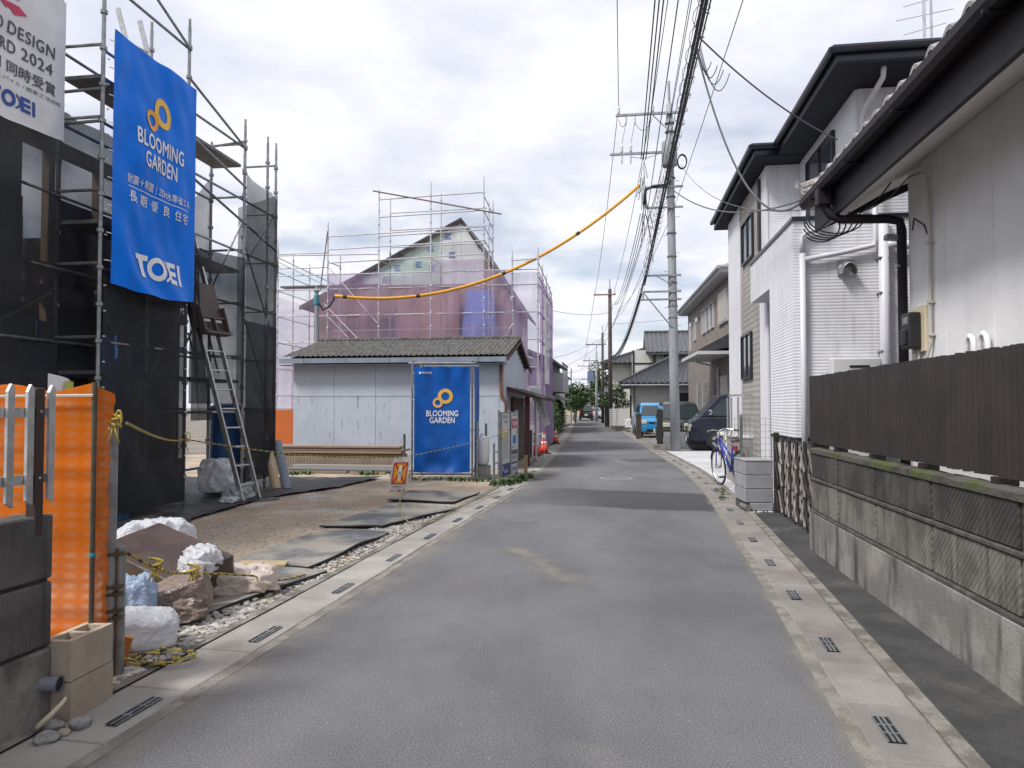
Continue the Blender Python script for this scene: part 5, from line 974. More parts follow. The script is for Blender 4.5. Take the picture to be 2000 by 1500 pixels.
b1 = board(.06, .72, .12, 1.38); b2 = board(.84, 1.46, .12, 1.38); cblue = M('board_blue', (.04, .06, .22), r=.6); cpink = M('board_red', (.6, .06, .12), r=.6); cgreen = M('board_green', (.3, .42, .15), r=.6); cdk = M('board_dark', (.09, .1, .09), r=.6)
lay([poly2d((.06, .12), (.72, .12), (.72, .36), (.06, .36))], flat, 'blue_field', cblue, b1, .002, 0); lay([poly2d((.08, 1.03), (.70, 1.03), (.70, 1.045), (.08, 1.045))], flat, 'red_line', cpink, b1, .002, 0)
lay([fit_text('建築計画のお知らせ', .5, .08, .4, 1.3, 0), fit_text('長期優良住宅', .34, .06, .45, 1.2, 0)] + [fit_text('住宅工事仕様及び管理者一覧表示'[i % 5:i % 5 + 8], .5, .035, .38, .97 - i * .055, 0) for i in range(10)], flat, 'lettering', greyp, b1, .002, 0)
lay([fit_text('東栄住宅', .3, .06, .42, .2, .01), ring2d(.18, .27, .03, .05, 16)], flat, 'white_lettering', white_ink, b1, .004, 0)
lay([poly2d((.9, 1.05), (1.4, 1.05), (1.4, 1.25), (.9, 1.25))], flat, 'red_field', cpink, b2, .002, 0); lay([poly2d((1.0, .72), (1.3, .72), (1.3, .9), (1.0, .9))], flat, 'blue_field', M('board_blue_b', (.03, .15, .5), r=.6), b2, .002, 0); lay([poly2d((1.32, .92), (1.42, .92), (1.42, 1.04), (1.32, 1.04))], flat, 'green_field', cgreen, b2, .002, 0)
lay([poly2d((.86, .5), (1.44, .5), (1.44, .6), (.86, .6)), poly2d((.86, .3), (1.44, .3), (1.44, .35), (.86, .35))], flat, 'dark_field', cdk, b2, .002, 0); lay([fit_text('工事現場', .45, .05, 1.15, 1.33, 0), fit_text('安全第一', .45, .06, 1.15, .66, 0), fit_text('整理整頓', .5, .1, 1.15, .43, 0), fit_text('禁煙徹底', .5, .1, 1.15, .2, 0)], flat, 'lettering', navy_i, b2, .002, 0)
lay([fit_text('作業中', .4, .12, 1.15, 1.15, .01)], flat, 'white_lettering', white_ink, b2, .004, 0)
# ================================================================ mauve scaffold and house beyond the shed
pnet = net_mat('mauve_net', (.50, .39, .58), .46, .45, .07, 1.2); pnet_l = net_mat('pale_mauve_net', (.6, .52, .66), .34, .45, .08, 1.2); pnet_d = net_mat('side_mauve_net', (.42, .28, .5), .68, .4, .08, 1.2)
PO = (.85, 23.6); PS = T('mauve_scaffold', 'steel scaffold with mauve net around the gabled house', 'scaffold', (PO[0], PO[1], 0), ANG)
lsteel = M('light_scaffold_steel', (.6, .59, .62), (.48, .47, .5), s=9, r=.45, metal=.5, rnd=.1)
PX = [-9, -7.2, -5.4, -3.6, -1.8, -.85, 0]; PZ = [7.0, 7.7, 8.75, 8.9, 9.0, 6.5, 6.6]
for x, z in zip(PX, PZ): spost(PS, x, 0, z, .024, .1, lsteel, False)
for x, z in ((-7.2, 6.7), (-5.4, 6.9), (-3.6, 6.3), (-1.8, 8.4)): spost(PS, x + .2, .62, z, .022, .1, lsteel, False)
for y, z in ((1.4, 6.3), (2.8, 6.2), (4.2, 6.0), (4.9, 5.8)): spost(PS, 0, y, z, .024, .1, lsteel, False)
for y, z in ((1.2, 6.9), (2.6, 6.8), (4.4, 6.7), (6.2, 6.6)): spost(PS, -9, y, z, .024, .1, lsteel, False)
for y, z in ((.7, 8.4), (1.4, 7.6)): spost(PS, -1.75, y, z, .022, .1, lsteel, False)
for z in (1.0, 1.9, 2.8, 3.7, 4.6, 5.5, 6.0): ledger(PS, (-9, -.02, z), (0, -.02, z), .019, lsteel)
for z in (2.35, 3.25, 4.15): ledger(PS, (-7.2, .6, z), (-.85, .6, z), .018, lsteel)
for z in (6.4,): ledger(PS, (-9, -.02, z + .3), (-5.4, -.02, z + .25), .019, lsteel); ledger(PS, (-.85, -.02, z - .1), (0, -.02, z - .05), .019, lsteel)
for z in (6.5, 6.95, 7.4): ledger(PS, (-7.2, -.02, z - .1), (-1.8, -.02, z + .05), .02, lsteel)
for z in (7.3, 7.95, 8.55): ledger(PS, (-5.4, -.02, z - .05), (-1.8, -.02, z + .05), .02, lsteel)
for x, z in ((-5.2, 8.6), (-3.4, 8.7)): spost(PS, x, .62, z, .022, .1, lsteel, False)
for z in (7.0, 7.6, 8.2): ledger(PS, (-5.2, .62, z), (-1.8, .62, z + .05), .018, lsteel)
for x in (-7.2, -5.4, -3.6): ledger(PS, (x, 0, 6.45), (x + .2, .62, 6.4), .018, lsteel)
ledger(PS, (-5.6, -.06, 8.8), (-1.2, -.02, 7.85), .024, M('brown_pole', (.2, .15, .13), r=.5, metal=.4), 'slanting_pole'); ledger(PS, (-7.45, -.03, 5.5), (-7.2, -.03, 7.5), .022, galv_dark, 'slanting_pole')
for z in (6.6, 7.05, 7.5, 8.0, 8.5): ledger(PS, (-1.8, 0, z), (-1.75, 1.4, z - .25), .018, lsteel)
for z in (1, 1.9, 2.8, 3.7, 4.6, 5.5): ledger(PS, (.02, 0, z), (.02, 4.9, z), .019, lsteel); ledger(PS, (-9.02, 0, z), (-9.02, 6.2, z), .019, lsteel)
for a, b, z0, z1 in ((-9, -7.2, 4.2, 2.4), (-9, -7.2, 6.5, 5.6), (-7.2, -5.4, 6.3, 4.3), (-7.2, -5.4, 4.6, 2.8), (-1.8, -.85, 2.4, 4.2), (-7.3, -5.5, 5.0, 3.2)): ledger(PS, (a, -.05, z0), (b, -.05, z1), .018, lsteel, 'brace')
for x0, x1 in ((-8.95, -7.25), (-7.15, -5.45)): MB().box(x0, .08, 5.62, x1, .5, 5.67).build('deck', plank_m, PS)
for x0, x1 in ((-5.35, -3.65), (-3.55, -1.85)): MB().box(x0, .08, 3.5, x1, .5, 3.55).build('deck', plank_m, PS)
def pnetf(x0, x1, z0, z1, m, dip=.0, y=-.05, seed=0, nm='net'):
    return MB().grid(28, 60, lambda u, v: (x0 + (x1 - x0) * u, y + (.13 * nz(u * 3 + seed, v * 4, 0, 1) + .05 * abs(nz(u * 9 + v * 5 + seed, v * 7, 2, 1))) * min(1, 5 * min(u, 1 - u)), z0 + (z1 - z0) * v - dip * sin(pi * u) * v ** 3)).build(nm, m, PS, smooth=True, fix=False)
for k, (a, b, z1, m, d) in enumerate(((-9, -7.2, 5.6, pnet_l, .05), (-7.2, -5.4, 6.05, pnet, .03), (-5.4, -3.6, 6.0, pnet, .12), (-3.6, -1.8, 6.4, pnet, .03), (-1.8, -.85, 6.0, pnet, 0), (-.85, 0, 5.9, pnet, 0))): pnetf(a + .02, b - .02, .1, z1, m, d, seed=k * 3)
for z in (6.25, 6.75): ledger(PS, (-9, -.02, z), (-7.2, -.02, z), .019, lsteel); ledger(PS, (-9.02, 0, z - .1), (-9.02, 6.2, z - .2), .018, lsteel)
for z in (5.75, 6.2): ledger(PS, (.02, 0, z), (.02, 4.9, z - .3), .018, lsteel)
pnetf(-9, -7.2, .1, 3.4, pnet_l, 0, -.09, 31)
for k, (a, b, z1) in enumerate(((0, 1.4, 5.9), (1.4, 2.8, 5.8), (2.8, 4.9, 5.7))): MB().grid(10, 20, lambda u, v: (.05 + .05 * nz(u * 4 + k, v * 5), a + (b - a) * u, .1 + (z1 - .1) * v)).build('net', pnet_d, PS, smooth=True, fix=False)
MB().grid(10, 20, lambda u, v: (-9.05, 6.2 * u, .1 + 5.2 * v)).build('net', pnet_l, PS, smooth=True, fix=False)
tie_me = MB().obox((0, 0, 0), .05, .03, .03).mesh('net_tie', white_ink)
for x in PX[:-1]:
    for k in range(12): obj('net_tie', tie_me, PS, (x + .03, -.06, .6 + .45 * k))
# banner print on the street side of the scaffold
SBN = T('site_sheet', 'white printed site sheet high on the street side of the mauve scaffold', 'banner', frame_pt(*PO, .12, 1.0, 2.3), pi / 2 + ANG)
MB().grid(8, 16, lambda u, v: (1.6 * u, .02 * nz(u * 4, v * 6), 3.0 * v)).build('cloth', wcl, SBN, smooth=True, fix=False); lay([fit_text(c_, .6, .5, .8, 2.6 - .62 * i, .0) for i, c_ in enumerate('建築工房')], lambda x, z: -.02, 'lettering', M('dull_print', (.25, .22, .3), r=.7), SBN, .02, 0)
# house inside
grn = M('green_board', (.46, .56, .51), (.42, .52, .47), s=1.5, r=.7, rnd=.04); wht_b = M('white_board', (.68, .7, .69), (.62, .64, .63), s=2, r=.7); wrap = M('brown_wrap', (.28, .16, .115), (.23, .13, .1), s=1, r=.6, b=.6, bs=3); roofd = M('dark_roof_edge', (.05, .045, .042), r=.6); btarp = M('light_blue_tarp', (.16, .28, .72), (.13, .24, .64), s=1.5, r=.5)
GH = T('gabled_house', 'gabled house under construction with pale green boards behind mauve net', 'house', frame_pt(*PO, 0, .95, 0), ANG)
AP = (-2.76, 8.0)
def roof_z(x): return AP[1] - (AP[0] - x) * .497 if x < AP[0] else AP[1] - (x - AP[0]) * 1.5
cols = [-8.1, -7.19, -6.28, -5.37, -4.46, -3.55, -2.76, -1.95, -1.05]
for a, b in zip(cols, cols[1:]):
    za, zb = roof_z(a + .004) - .12, roof_z(b - .004) - .12; mt_ = wht_b if a >= -3.56 else grn; z0 = 5.75
    if min(za, zb) > z0 + .1: MB().prism([(a + .004, z0), (b - .004, z0), (b - .004, zb), (a + .004, za)], 0, .03, 'y').build('gable_board', mt_, GH); zt = z0 - .01
    else: zt = min(za, zb)
    MB().prism([(a, .3), (b, .3), (b, zt if min(za, zb) > z0 + .1 else zb), (a, zt if min(za, zb) > z0 + .1 else za)], .02, .03, 'y').build('wrapped_wall', wrap if a < -3 else M('tan_wrap', (.36, .24, .18), (.3, .2, .15), s=1, r=.6), GH)
MB().box(-1.0, .1, .3, -.95, 4.0, 5.2).build('side_wall', wht_b, GH); MB().box(-8.1, .05, .3, -1.0, 4.0, 5.2).build('core', ply, GH)
mb = MB(); mb.prism([(-8.6, roof_z(-8.6) - .02), (AP[0], AP[1] + .02), (AP[0], AP[1] - .07), (-8.6, roof_z(-8.6) - .11)], -.12, 4.2, 'y'); mb.build('roof_slope', roofd, GH); MB().prism([(AP[0] + .002, AP[1] + .02), (-.65, roof_z(-.65) - .02), (-.65, roof_z(-.65) - .13), (AP[0] + .002, AP[1] - .07)], -.12, 4.2, 'y').build('roof_slope', roofd, GH)
MB().prism([(-8.6, roof_z(-8.6) - .12), (AP[0], AP[1] - .08), (AP[0], AP[1] - .13), (-8.6, roof_z(-8.6) - .17)], -.11, -.07, 'y').build('barge_trim', M('dark_trim', (.09, .065, .05), r=.7), GH)
for i, (x, z) in enumerate(((-5.9, 6.1), (-5.15, 6.25), (-5.0, 6.75), (-4.4, 6.35), (-3.95, 6.9), (-3.9, 6.2), (-3.35, 7.3), (-3.2, 6.65), (-5.6, 5.85))):
    for j in range(3): MB().box(x, -.008, z + .08 * j, x + .22 - .05 * (j % 2), -.002, z + .05 + .08 * j).build('board_print', M('board_stamp', (.16, .22, .38), r=.7), GH)
MB().grid(14, 20, lambda u, v: (-2.9 + (1.5 * u) * (1 - .35 * v) + .35 * v + .35 * (v > .6) * 0, -.2 - .12 * sin(u * 3 + v * 4), 1.6 + 3.9 * v)).build('blue_tarp', btarp, GH, smooth=True, fix=False)
MB().grid(16, 16, lambda u, v: (-5.1 + 2.3 * u, -.14 - .08 * sin(u * 9) * v, 2.2 + 3.2 * v)).build('tan_sheet', M('tan_sheet', (.36, .2, .125), (.31, .17, .11), s=1, r=.6), GH, smooth=True, fix=False)
MB().box(-5.55, -.05, 2.4, -5.15, -.01, 4.6).build('window_opening', black_p, GH)
# temporary supply post and yellow sleeve cable
TP = T('supply_post', 'grey temporary power post rising behind the shed', 'post', (-6.05, 22.4, 0)); MB().tube([(.1, 0, 0), (0, 0, 5.1)], [.075, .06], 10).build('pole', M('grey_painted_pole', (.22, .25, .27), r=.5), TP); MB().lathe([(.07, 0), (.1, .03), (.1, .06), (.03, .12), (.03, .2)], 10, (0, 0, 5.05)).build('cap', galv, TP); MB().lathe([(.075, 0), (.085, .02), (.085, .3), (.075, .32)], 10, (0.005, 0, 4.65)).build('strap', M('teal_strap', (.04, .2, .24), r=.5), TP); MB().tube([(.05, 0, 4.75), (.2, 0, 4.5), (.38, .02, 4.6), (.5, .05, 4.8), (.55, .05, 4.95)], .035, 6).build('cable_tail', black_c, TP)
ysl = M('yellow_sleeve', (.72, .36, .02), (.62, .3, .02), s=4, r=.5)
YC = T('sleeved_cable', 'long yellow sleeved cable sagging from the supply post to the utility pole', 'cable', (-5.5, 22.45, 4.95)); yc = sag((0, 0, 0), (9.85, 2.05, 4.1), 1.28, 40)
MB().tube(yc, .05, 8).build('sleeve', ysl, YC, smooth=True)
for i in (1, 10, 21, 31): MB().tube([yc[i], yc[i].lerp(yc[i + 1], .45)], .058, 8).build('joint', black_c, YC)

ofn = T('orange_fence', 'orange plastic net fence left of the pale blue shed', 'fence', (-6.45, 19.0, 0), ANG)
MB().grid(10, 8, lambda u, v: (.95 * u, .03 * nz(u * 5, v * 4), .55 + .95 * v - .08 * sin(pi * u) * v)).build('net', orange, ofn, smooth=True, fix=False)
for x in (0, .95): MB().tube([(x, .03, 0), (x, .03, 1.6)], .018, 6).build('stake', rust, ofn)
# ================================================================ vehicles
tyre = M('tyre_rubber', (.018, .018, .019), r=.8); rimm = M('wheel_rim', (.4, .41, .42), r=.3, metal=.8); cgl = M('car_glass', (.03, .045, .05), r=.04, spec=1.0); trimm = M('car_trim_black', (.014, .014, .016), r=.5); lampw = M('headlamp_clear', (.62, .6, .5), r=.12, spec=.9); lampr = M('tail_lamp_red', (.4, .01, .012), r=.2); chrome = M('chrome', (.75, .75, .76), r=.1, metal=1)
def paint(n, c): return M(n, c, r=.22, spec=.5, coat=.8)
def car(name, label, loc, rz, L_, W_, H_, low, green, col, wx, wr=.31, zb=.9, side_win=(), rear=False, taper=.16, cat='car', lamp=(.55, .78), group=None):
    R = T(name, label, cat, loc, rz, group); hw = W_ / 2
    body = MB(); bm_p = low; body.prism(bm_p, -hw, hw, 'y'); b = body.build('body', col, R, bevel=.05, smooth=False)
    zt = max(p[1] for p in green); hwz = lambda z: hw - .02 - (z - zb) / (zt - zb) * taper
    k = len(green); g = MB(); g.add([(x, -hwz(z), z) for x, z in green] + [(x, hwz(z), z) for x, z in green], [tuple(range(k)), tuple(range(2 * k - 1, k - 1, -1))] + [(i, k + i, k + (i + 1) % k, (i + 1) % k) for i in range(k)]); g.build('cabin', col, R, bevel=.03)
    for s_ in (-1, 1):
        for poly in side_win:
            m_ = MB(); m_.add([(x, s_ * (hwz(z) + .004), z) for x, z in poly] + [(x, s_ * (hwz(z) - .01), z) for x, z in poly], [tuple(range(len(poly))), tuple(range(2 * len(poly) - 1, len(poly) - 1, -1))] + [(i, len(poly) + i, len(poly) + (i + 1) % len(poly), (i + 1) % len(poly)) for i in range(len(poly))]); m_.build('side_window', cgl, R)
    def slope_glass(p, q, nm, m0=.09, m1=.08):
        p, q = Vector((p[0], 0, p[1])), Vector((q[0], 0, q[1])); d = (q - p).normalized(); n_ = Vector((d.z, 0, -d.x)); 
        if n_.x * (1 if p.x > -L_ / 2 else -1) < 0: n_ = -n_
        a, c_ = p + d * m0 + n_ * .006, q - d * m1 + n_ * .006; m_ = MB(); v = [(a.x, -hwz(a.z) + .07, a.z), (a.x, hwz(a.z) - .07, a.z), (c_.x, hwz(c_.z) - .07, c_.z), (c_.x, -hwz(c_.z) + .07, c_.z)]; m_.add(v + [tuple(Vector(x) - n_ * .012) for x in v], [(0, 1, 2, 3), (7, 6, 5, 4), (0, 4, 5, 1), (1, 5, 6, 2), (2, 6, 7, 3), (3, 7, 4, 0)]); return m_.build(nm, cgl, R)
    slope_glass(green[0], green[1], 'windscreen'); slope_glass(green[-1], green[-2], 'rear_window')
    for s_ in (-1, 1):
        for x in wx:
            ar = MB(); ar.add([(x + (wr + .06) * cos(a), s_ * (hw + .003), wr + (wr + .06) * sin(a)) for a in [i * pi / 12 for i in range(13)]] + [(x - wr - .06, s_ * (hw + .003), .2), (x + wr + .06, s_ * (hw + .003), .2)], [tuple(range(15))]); ar.build('wheel_arch', trimm, R)
            w_ = MB(); y0, y1 = (hw - .2, hw + .012); prof = [(.0, y0), (wr - .04, y0), (wr, y0 + .03), (wr, y1 - .03), (wr - .04, y1), (wr * .66, y1)]; n = 20
            w_.add([(x + r_ * cos(2 * pi * j / n), s_ * yy_, wr + r_ * sin(2 * pi * j / n)) for r_, yy_ in prof[1:] for j in range(n)], [(i * n + j, i * n + (j + 1) % n, (i + 1) * n + (j + 1) % n, (i + 1) * n + j) for i in range(len(prof) - 2) for j in range(n)]); wo = w_.build('wheel', tyre, R, smooth=True)
            rm = MB(); n = 20; rm.add([(x, s_ * (y1 - .02), wr)] + [(x + wr * .66 * cos(2 * pi * j / n), s_ * (y1 - (.0 if j % 4 else .03)), wr + wr * .66 * sin(2 * pi * j / n)) for j in range(n)], [(0, 1 + j, 1 + (j + 1) % n) for j in range(n)]); rm.build('rim', rimm, wo)
        xf = max(p[0] for p in low); l_ = MB(); l_.box(xf - .12, s_ * hw * .98 - (.34 if s_ > 0 else 0), lamp[0], xf + .012, s_ * hw * .98 + (0 if s_ > 0 else .34), lamp[1]); l_.build('headlamp', lampw, R, bevel=.02)
        xr = min(p[0] for p in low); l_ = MB(); l_.box(xr - .012, s_ * hw * .97 - (.16 if s_ > 0 else 0), .7, xr + .06, s_ * hw * .97 + (0 if s_ > 0 else .16), 1.05); l_.build('tail_lamp', lampr, R, bevel=.015)
        mx_ = green[0][0] - .35; mi_ = MB(); mi_.obox((mx_, s_ * (hw + .1), zb + .16), .12, .2, .16); mi_.build('mirror', col if name != 'dark_van' else chrome, R, bevel=.03)
    xf = max(p[0] for p in low); MB().box(xf - .05, -hw * .6, .28, xf + .015, hw * .6, .42).build('lower_grille', trimm, R); MB().box(xf - .04, -hw * .5, lamp[0] + .04, xf + .013, hw * .5, lamp[1] - .08).build('grille', trimm, R)
    xr = min(p[0] for p in low); MB().box(xr - .014, -.17, .55, xr, .17, .72).build('number_plate', M('plate_yellow_white', (.6, .58, .4), r=.5), R)
    MB().box(xf - .001, -.17, .3, xf + .018, .17, .44).build('number_plate', white_p, R)
    return R
van_low = [(0, .32), (.03, .5), (.0, .78), (-.1, 1.02), (-.32, 1.16), (-4.62, 1.16), (-4.68, .9), (-4.68, .36)]
van_g = [(-.32, 1.15), (-1.02, 1.88), (-1.35, 1.97), (-4.3, 1.97), (-4.58, 1.9), (-4.66, 1.15)]
car('dark_van', 'dark navy one-box van parked nose to the street', (6.2, 25.75, .01), pi + ANG, 4.7, 1.7, 1.97, van_low, van_g, paint('navy_paint', (.012, .016, .03)), (-.95, -3.5), .33, 1.15, [[(-.62, 1.2), (-1.1, 1.76), (-1.72, 1.78), (-1.72, 1.2)], [(-1.85, 1.2), (-1.85, 1.78), (-3.1, 1.78), (-3.1, 1.2)], [(-3.25, 1.2), (-3.25, 1.78), (-4.4, 1.76), (-4.5, 1.2)]], cat='van', lamp=(.66, .9))
mv_low = [(0, .28), (.02, .55), (-.03, .85), (-.5, 1.0), (-3.6, 1.02), (-3.65, .8), (-3.65, .3)]
mv_g = [(-.45, .98), (-1.0, 1.62), (-1.3, 1.72), (-3.3, 1.72), (-3.55, 1.62), (-3.62, 1.0)]
mw = [[(-.85, 1.03), (-1.1, 1.5), (-1.75, 1.58), (-1.75, 1.03)], [(-1.85, 1.03), (-1.85, 1.58), (-2.7, 1.58), (-2.7, 1.03)], [(-2.8, 1.03), (-2.8, 1.56), (-3.35, 1.5), (-3.4, 1.03)]]
car('minivan', 'bright blue minivan facing the camera beyond the utility pole', (7.05, 35.4, 0), -pi / 2 + ANG * .6, 3.7, 1.67, 1.73, mv_low, mv_g, paint('sky_blue_paint', (.03, .27, .56)), (-.65, -3.0), .3, .98, mw, lamp=(.68, .85))
car('minivan', 'dark brown minivan half hidden behind the utility pole', (7.0, 29.8, 0), -pi / 2 + ANG * .8, 3.7, 1.67, 1.78, mv_low, mv_g, paint('dark_brown_paint', (.03, .024, .024)), (-.65, -3.0), .3, .98, mw, lamp=(.68, .85))
sd_low = [(0, .25), (.03, .5), (-.06, .74), (-.9, .95), (-3.9, .97), (-4.1, .85), (-4.12, .3)]; sd_g = [(-.85, .93), (-1.6, 1.4), (-1.9, 1.46), (-3.1, 1.45), (-3.5, 1.38), (-4.0, .95)]; sw = [[(-1.25, .98), (-1.68, 1.32), (-2.3, 1.36), (-2.3, .98)], [(-2.4, .98), (-2.4, 1.36), (-3.2, 1.34), (-3.7, .98)]]
wpaint = paint('white_paint', (.68, .68, .7)); spaint = paint('silver_paint', (.42, .43, .45))
car('small_car', 'white small car nosing out beside the white house corner', (5.25, 18.2, .01), pi + ANG, 3.5, 1.5, 1.5, mv_low, mv_g, wpaint, (-.65, -3.0), .28, .98, mw, lamp=(.68, .85))
car('sedan', 'white sedan nosing out beyond the bright blue minivan', (6.85, 44.2, 0), pi + ANG, 4.1, 1.68, 1.46, sd_low, sd_g, wpaint, (-.75, -3.3), .3, .93, sw, lamp=(.6, .74))
car('parked_car', 'black small car seen from behind far up the street', (8.55, 84, 0), pi / 2 - .1, 3.5, 1.5, 1.62, mv_low, mv_g, paint('black_paint', (.012, .012, .014)), (-.65, -3.0), .31, .98, mw)
car('parked_car', 'silver car at the far end of the street on the right', (10.6, 92, 0), -pi / 2, 4.1, 1.68, 1.46, sd_low, sd_g, spaint, (-.75, -3.3), .3, .93, sw, lamp=(.6, .74))
# ---------------------------------------------------------------- bicycle
BK = T('bicycle', 'blue city bicycle leaning on the white gravel by the terrace', 'bicycle', (4.1, 12.95, .02), pi / 2 + .1); BK.rotation_euler = (radians(-5), 0, pi / 2 + .1)
bpaint = M('bicycle_blue', (.015, .03, .28), r=.25, coat=.6); wr = .335
def tub(pts, r, nm, m, par=BK, n=8): return MB().tube(pts, r, n).build(nm, m, par, smooth=True)
for x, nm in ((0, 'rear_wheel'), (1.06, 'front_wheel')):
    tp = MB(); tp.tube([(x + wr * cos(a), 0, wr + wr * sin(a)) for a in [i * pi / 20 for i in range(40)]], .018, 8, cyc=True); w_ = tp.build(nm, tyre, BK, smooth=True)
    rp = MB(); rp.tube([(x + (wr - .025) * cos(a), 0, wr + (wr - .025) * sin(a)) for a in [i * pi / 20 for i in range(40)]], .010, 6, cyc=True); rp.build('rim', alu, w_)
    sp_ = MB()
    for i in range(18): a = i * pi / 9; sp_.tube([(x + .02 * cos(a + 1), .02 * (-1) ** i, wr + .02 * sin(a + 1)), (x + (wr - .03) * cos(a), 0, wr + (wr - .03) * sin(a))], .0018, 4)
    stuff(sp_.build('spokes', alu, w_)); tub([(x, -.05, wr), (x, .05, wr)], .02, 'hub', alu, w_)
    tub([(x + (wr + .035) * cos(a), 0, wr + (wr + .035) * sin(a)) for a in [.35 + i * .13 for i in range(18 if x == 0 else 12)]], .016, 'mudguard', black_p)
tub([(.92, 0, .78), (.86, 0, .95)], .02, 'head_tube', bpaint); tub([(.9, 0, .82), (.45, 0, .3)], .026, 'down_tube', bpaint); tub([(.88, 0, .9), (.36, 0, .55)], .018, 'top_tube', bpaint); tub([(.45, 0, .3), (.3, 0, .78)], .018, 'seat_tube', bpaint); tub([(.3, 0, .78), (.27, 0, .88)], .013, 'seat_post', steelp)
for s_ in (-1, 1): tub([(.45, .03 * s_, .3), (0, .06 * s_, wr)], .010, 'chain_stay', bpaint); tub([(.34, .02 * s_, .62), (0, .06 * s_, wr)], .009, 'seat_stay', bpaint); tub([(.93, .03 * s_, .76), (.98, .05 * s_, .6), (1.06, .05 * s_, wr)], .012, 'fork_leg', bpaint)
MB().grid(8, 6, lambda u, v: (.13 + .28 * u, (v - .5) * (.2 - .15 * u), .9 + .03 * sin(pi * v) + .02 * (1 - u))).build('saddle', black_p, BK, smooth=True); tub([(.14, -.07, .88), (.14, .07, .88)], .03, 'saddle_springs', M('saddle_brown', (.1, .06, .05), r=.6))
tub([(.86, 0, .95), (.85, 0, 1.03), (.9, .1, 1.06), (.86, .22, 1.05), (.68, .28, 1.02)], .012, 'handlebar', steelp); tub([(.85, 0, 1.03), (.9, -.1, 1.06), (.86, -.22, 1.05), (.68, -.28, 1.02)], .012, 'handlebar', steelp)
for s_ in (-1, 1): tub([(.76, .25 * s_, 1.035), (.64, .29 * s_, 1.015)], .018, 'grip', black_p); tub([(.45, .07 * s_, .3), (.45 + .12 * s_, .09 * s_, .3 - .1 * s_)], .01, 'crank', steelp); MB().obox((.45 + .12 * s_, .14 * s_, .3 - .1 * s_), .09, .1, .025).build('pedal', black_p, BK)
MB().lathe([(.085, -.004), (.085, .004)], 20).build('chainring', galv_dark, BK).matrix_local = Matrix.Translation((.45, -.05, .3)) @ Matrix.Rotation(pi / 2, 4, 'X')
MB().obox((.18, 0, .74), .05, .07, .08).build('rear_reflector', lampr, BK); MB().obox((1.02, .05, .66), .08, .05, .07).build('lamp', black_p, BK)
MB().tube([(-.1, .0, .68), (.3, .0, .7)], .006, 5).build('carrier', steelp, BK); tub([(.02, .05, wr), (-.02, .14, .02)], .008, 'stand', galv_dark)
# ================================================================ houses up the right side
tile_g = M('dark_grey_tile', (.085, .087, .095), (.06, .062, .07), s=5, r=.42, rnd=.1); tile_k = M('charcoal_slate', (.05, .05, .056), (.035, .035, .04), s=5, r=.6); gut_w = M('gutter_white', (.52, .52, .53), r=.5)
def tiled(par, a, b, c_, d, nu, nv, mat, amp=.035, nm='roof_tiles', step=.03):
    """tiled roof slope: a-b along the eave, d-c along the ridge"""
    a, b, c_, d = map(Vector, (a, b, c_, d)); nrm = (b - a).cross(d - a).normalized(); nrm = nrm if nrm.z > 0 else -nrm; n = nu * 4
    f = lambda u, v: tuple((a.lerp(b, u)).lerp(d.lerp(c_, u), v) + nrm * (amp * sin(2 * pi * nu * u) + step * (1 - (v * nv) % 1)))
    return stuff(MB().grid(n, nv * 2, f).build(nm, mat, par))
def gable(par, x0, y0, x1, y1, z, rise, ax, mat, over=.5, nu=None, wallm=None, sof_=None, th=.12):
    """gable roof with its ridge along ax over the rectangle, with a solid deck below the tiles"""
    if ax == 'y':
        xm = (x0 + x1) / 2; A = [(x0 - over, y0 - over), (x1 + over, y1 + over)]
        MB().prism([(x0 - over, z - over * rise / (xm - x0)), (xm, z + rise), (x1 + over, z - over * rise / (xm - x0)), (x1 + over, z - over * rise / (xm - x0) - th), (xm, z + rise - th), (x0 - over, z - over * rise / (xm - x0) - th)], y0 - over, y1 + over, 'y').build('roof_deck', mat, par); e = z - over * rise / (xm - x0) + .03; n_ = int((y1 - y0 + 2 * over) / .3)
        tiled(par, (x0 - over, y1 + over, e), (x0 - over, y0 - over, e), (xm, y0 - over, z + rise + .03), (xm, y1 + over, z + rise + .03), n_, 9, mat); tiled(par, (x1 + over, y0 - over, e), (x1 + over, y1 + over, e), (xm, y1 + over, z + rise + .03), (xm, y0 - over, z + rise + .03), n_, 9, mat)
        MB().prism([(x0, z - .02), (xm, z + rise - th - .02), (x1, z - .02)], y0, y1, 'y').build('gable_wall', wallm or mat, par); MB().tube([(xm, y0 - over, z + rise + .08), (xm, y1 + over, z + rise + .08)], .1, 8).build('ridge', mat, par)
    else:
        ym = (y0 + y1) / 2; k = over * rise / (ym - y0)
        MB().prism([(y0 - over, z - k), (ym, z + rise), (y1 + over, z - k), (y1 + over, z - k - th), (ym, z + rise - th), (y0 - over, z - k - th)], x0 - over, x1 + over, 'x').build('roof_deck', mat, par); e = z - k + .03; n_ = int((x1 - x0 + 2 * over) / .3)
        tiled(par, (x0 - over, y0 - over, e), (x1 + over, y0 - over, e), (x1 + over, ym, z + rise + .03), (x0 - over, ym, z + rise + .03), n_, 9, mat); tiled(par, (x1 + over, y1 + over, e), (x0 - over, y1 + over, e), (x0 - over, ym, z + rise + .03), (x1 + over, ym, z + rise + .03), n_, 6, mat)
        MB().prism([(y0, z - .02), (ym, z + rise - th - .02), (y1, z - .02)], x0, x1, 'x').build('gable_wall', wallm or mat, par); MB().tube([(x0 - over, ym, z + rise + .08), (x1 + over, ym, z + rise + .08)], .1, 8).build('ridge', mat, par)
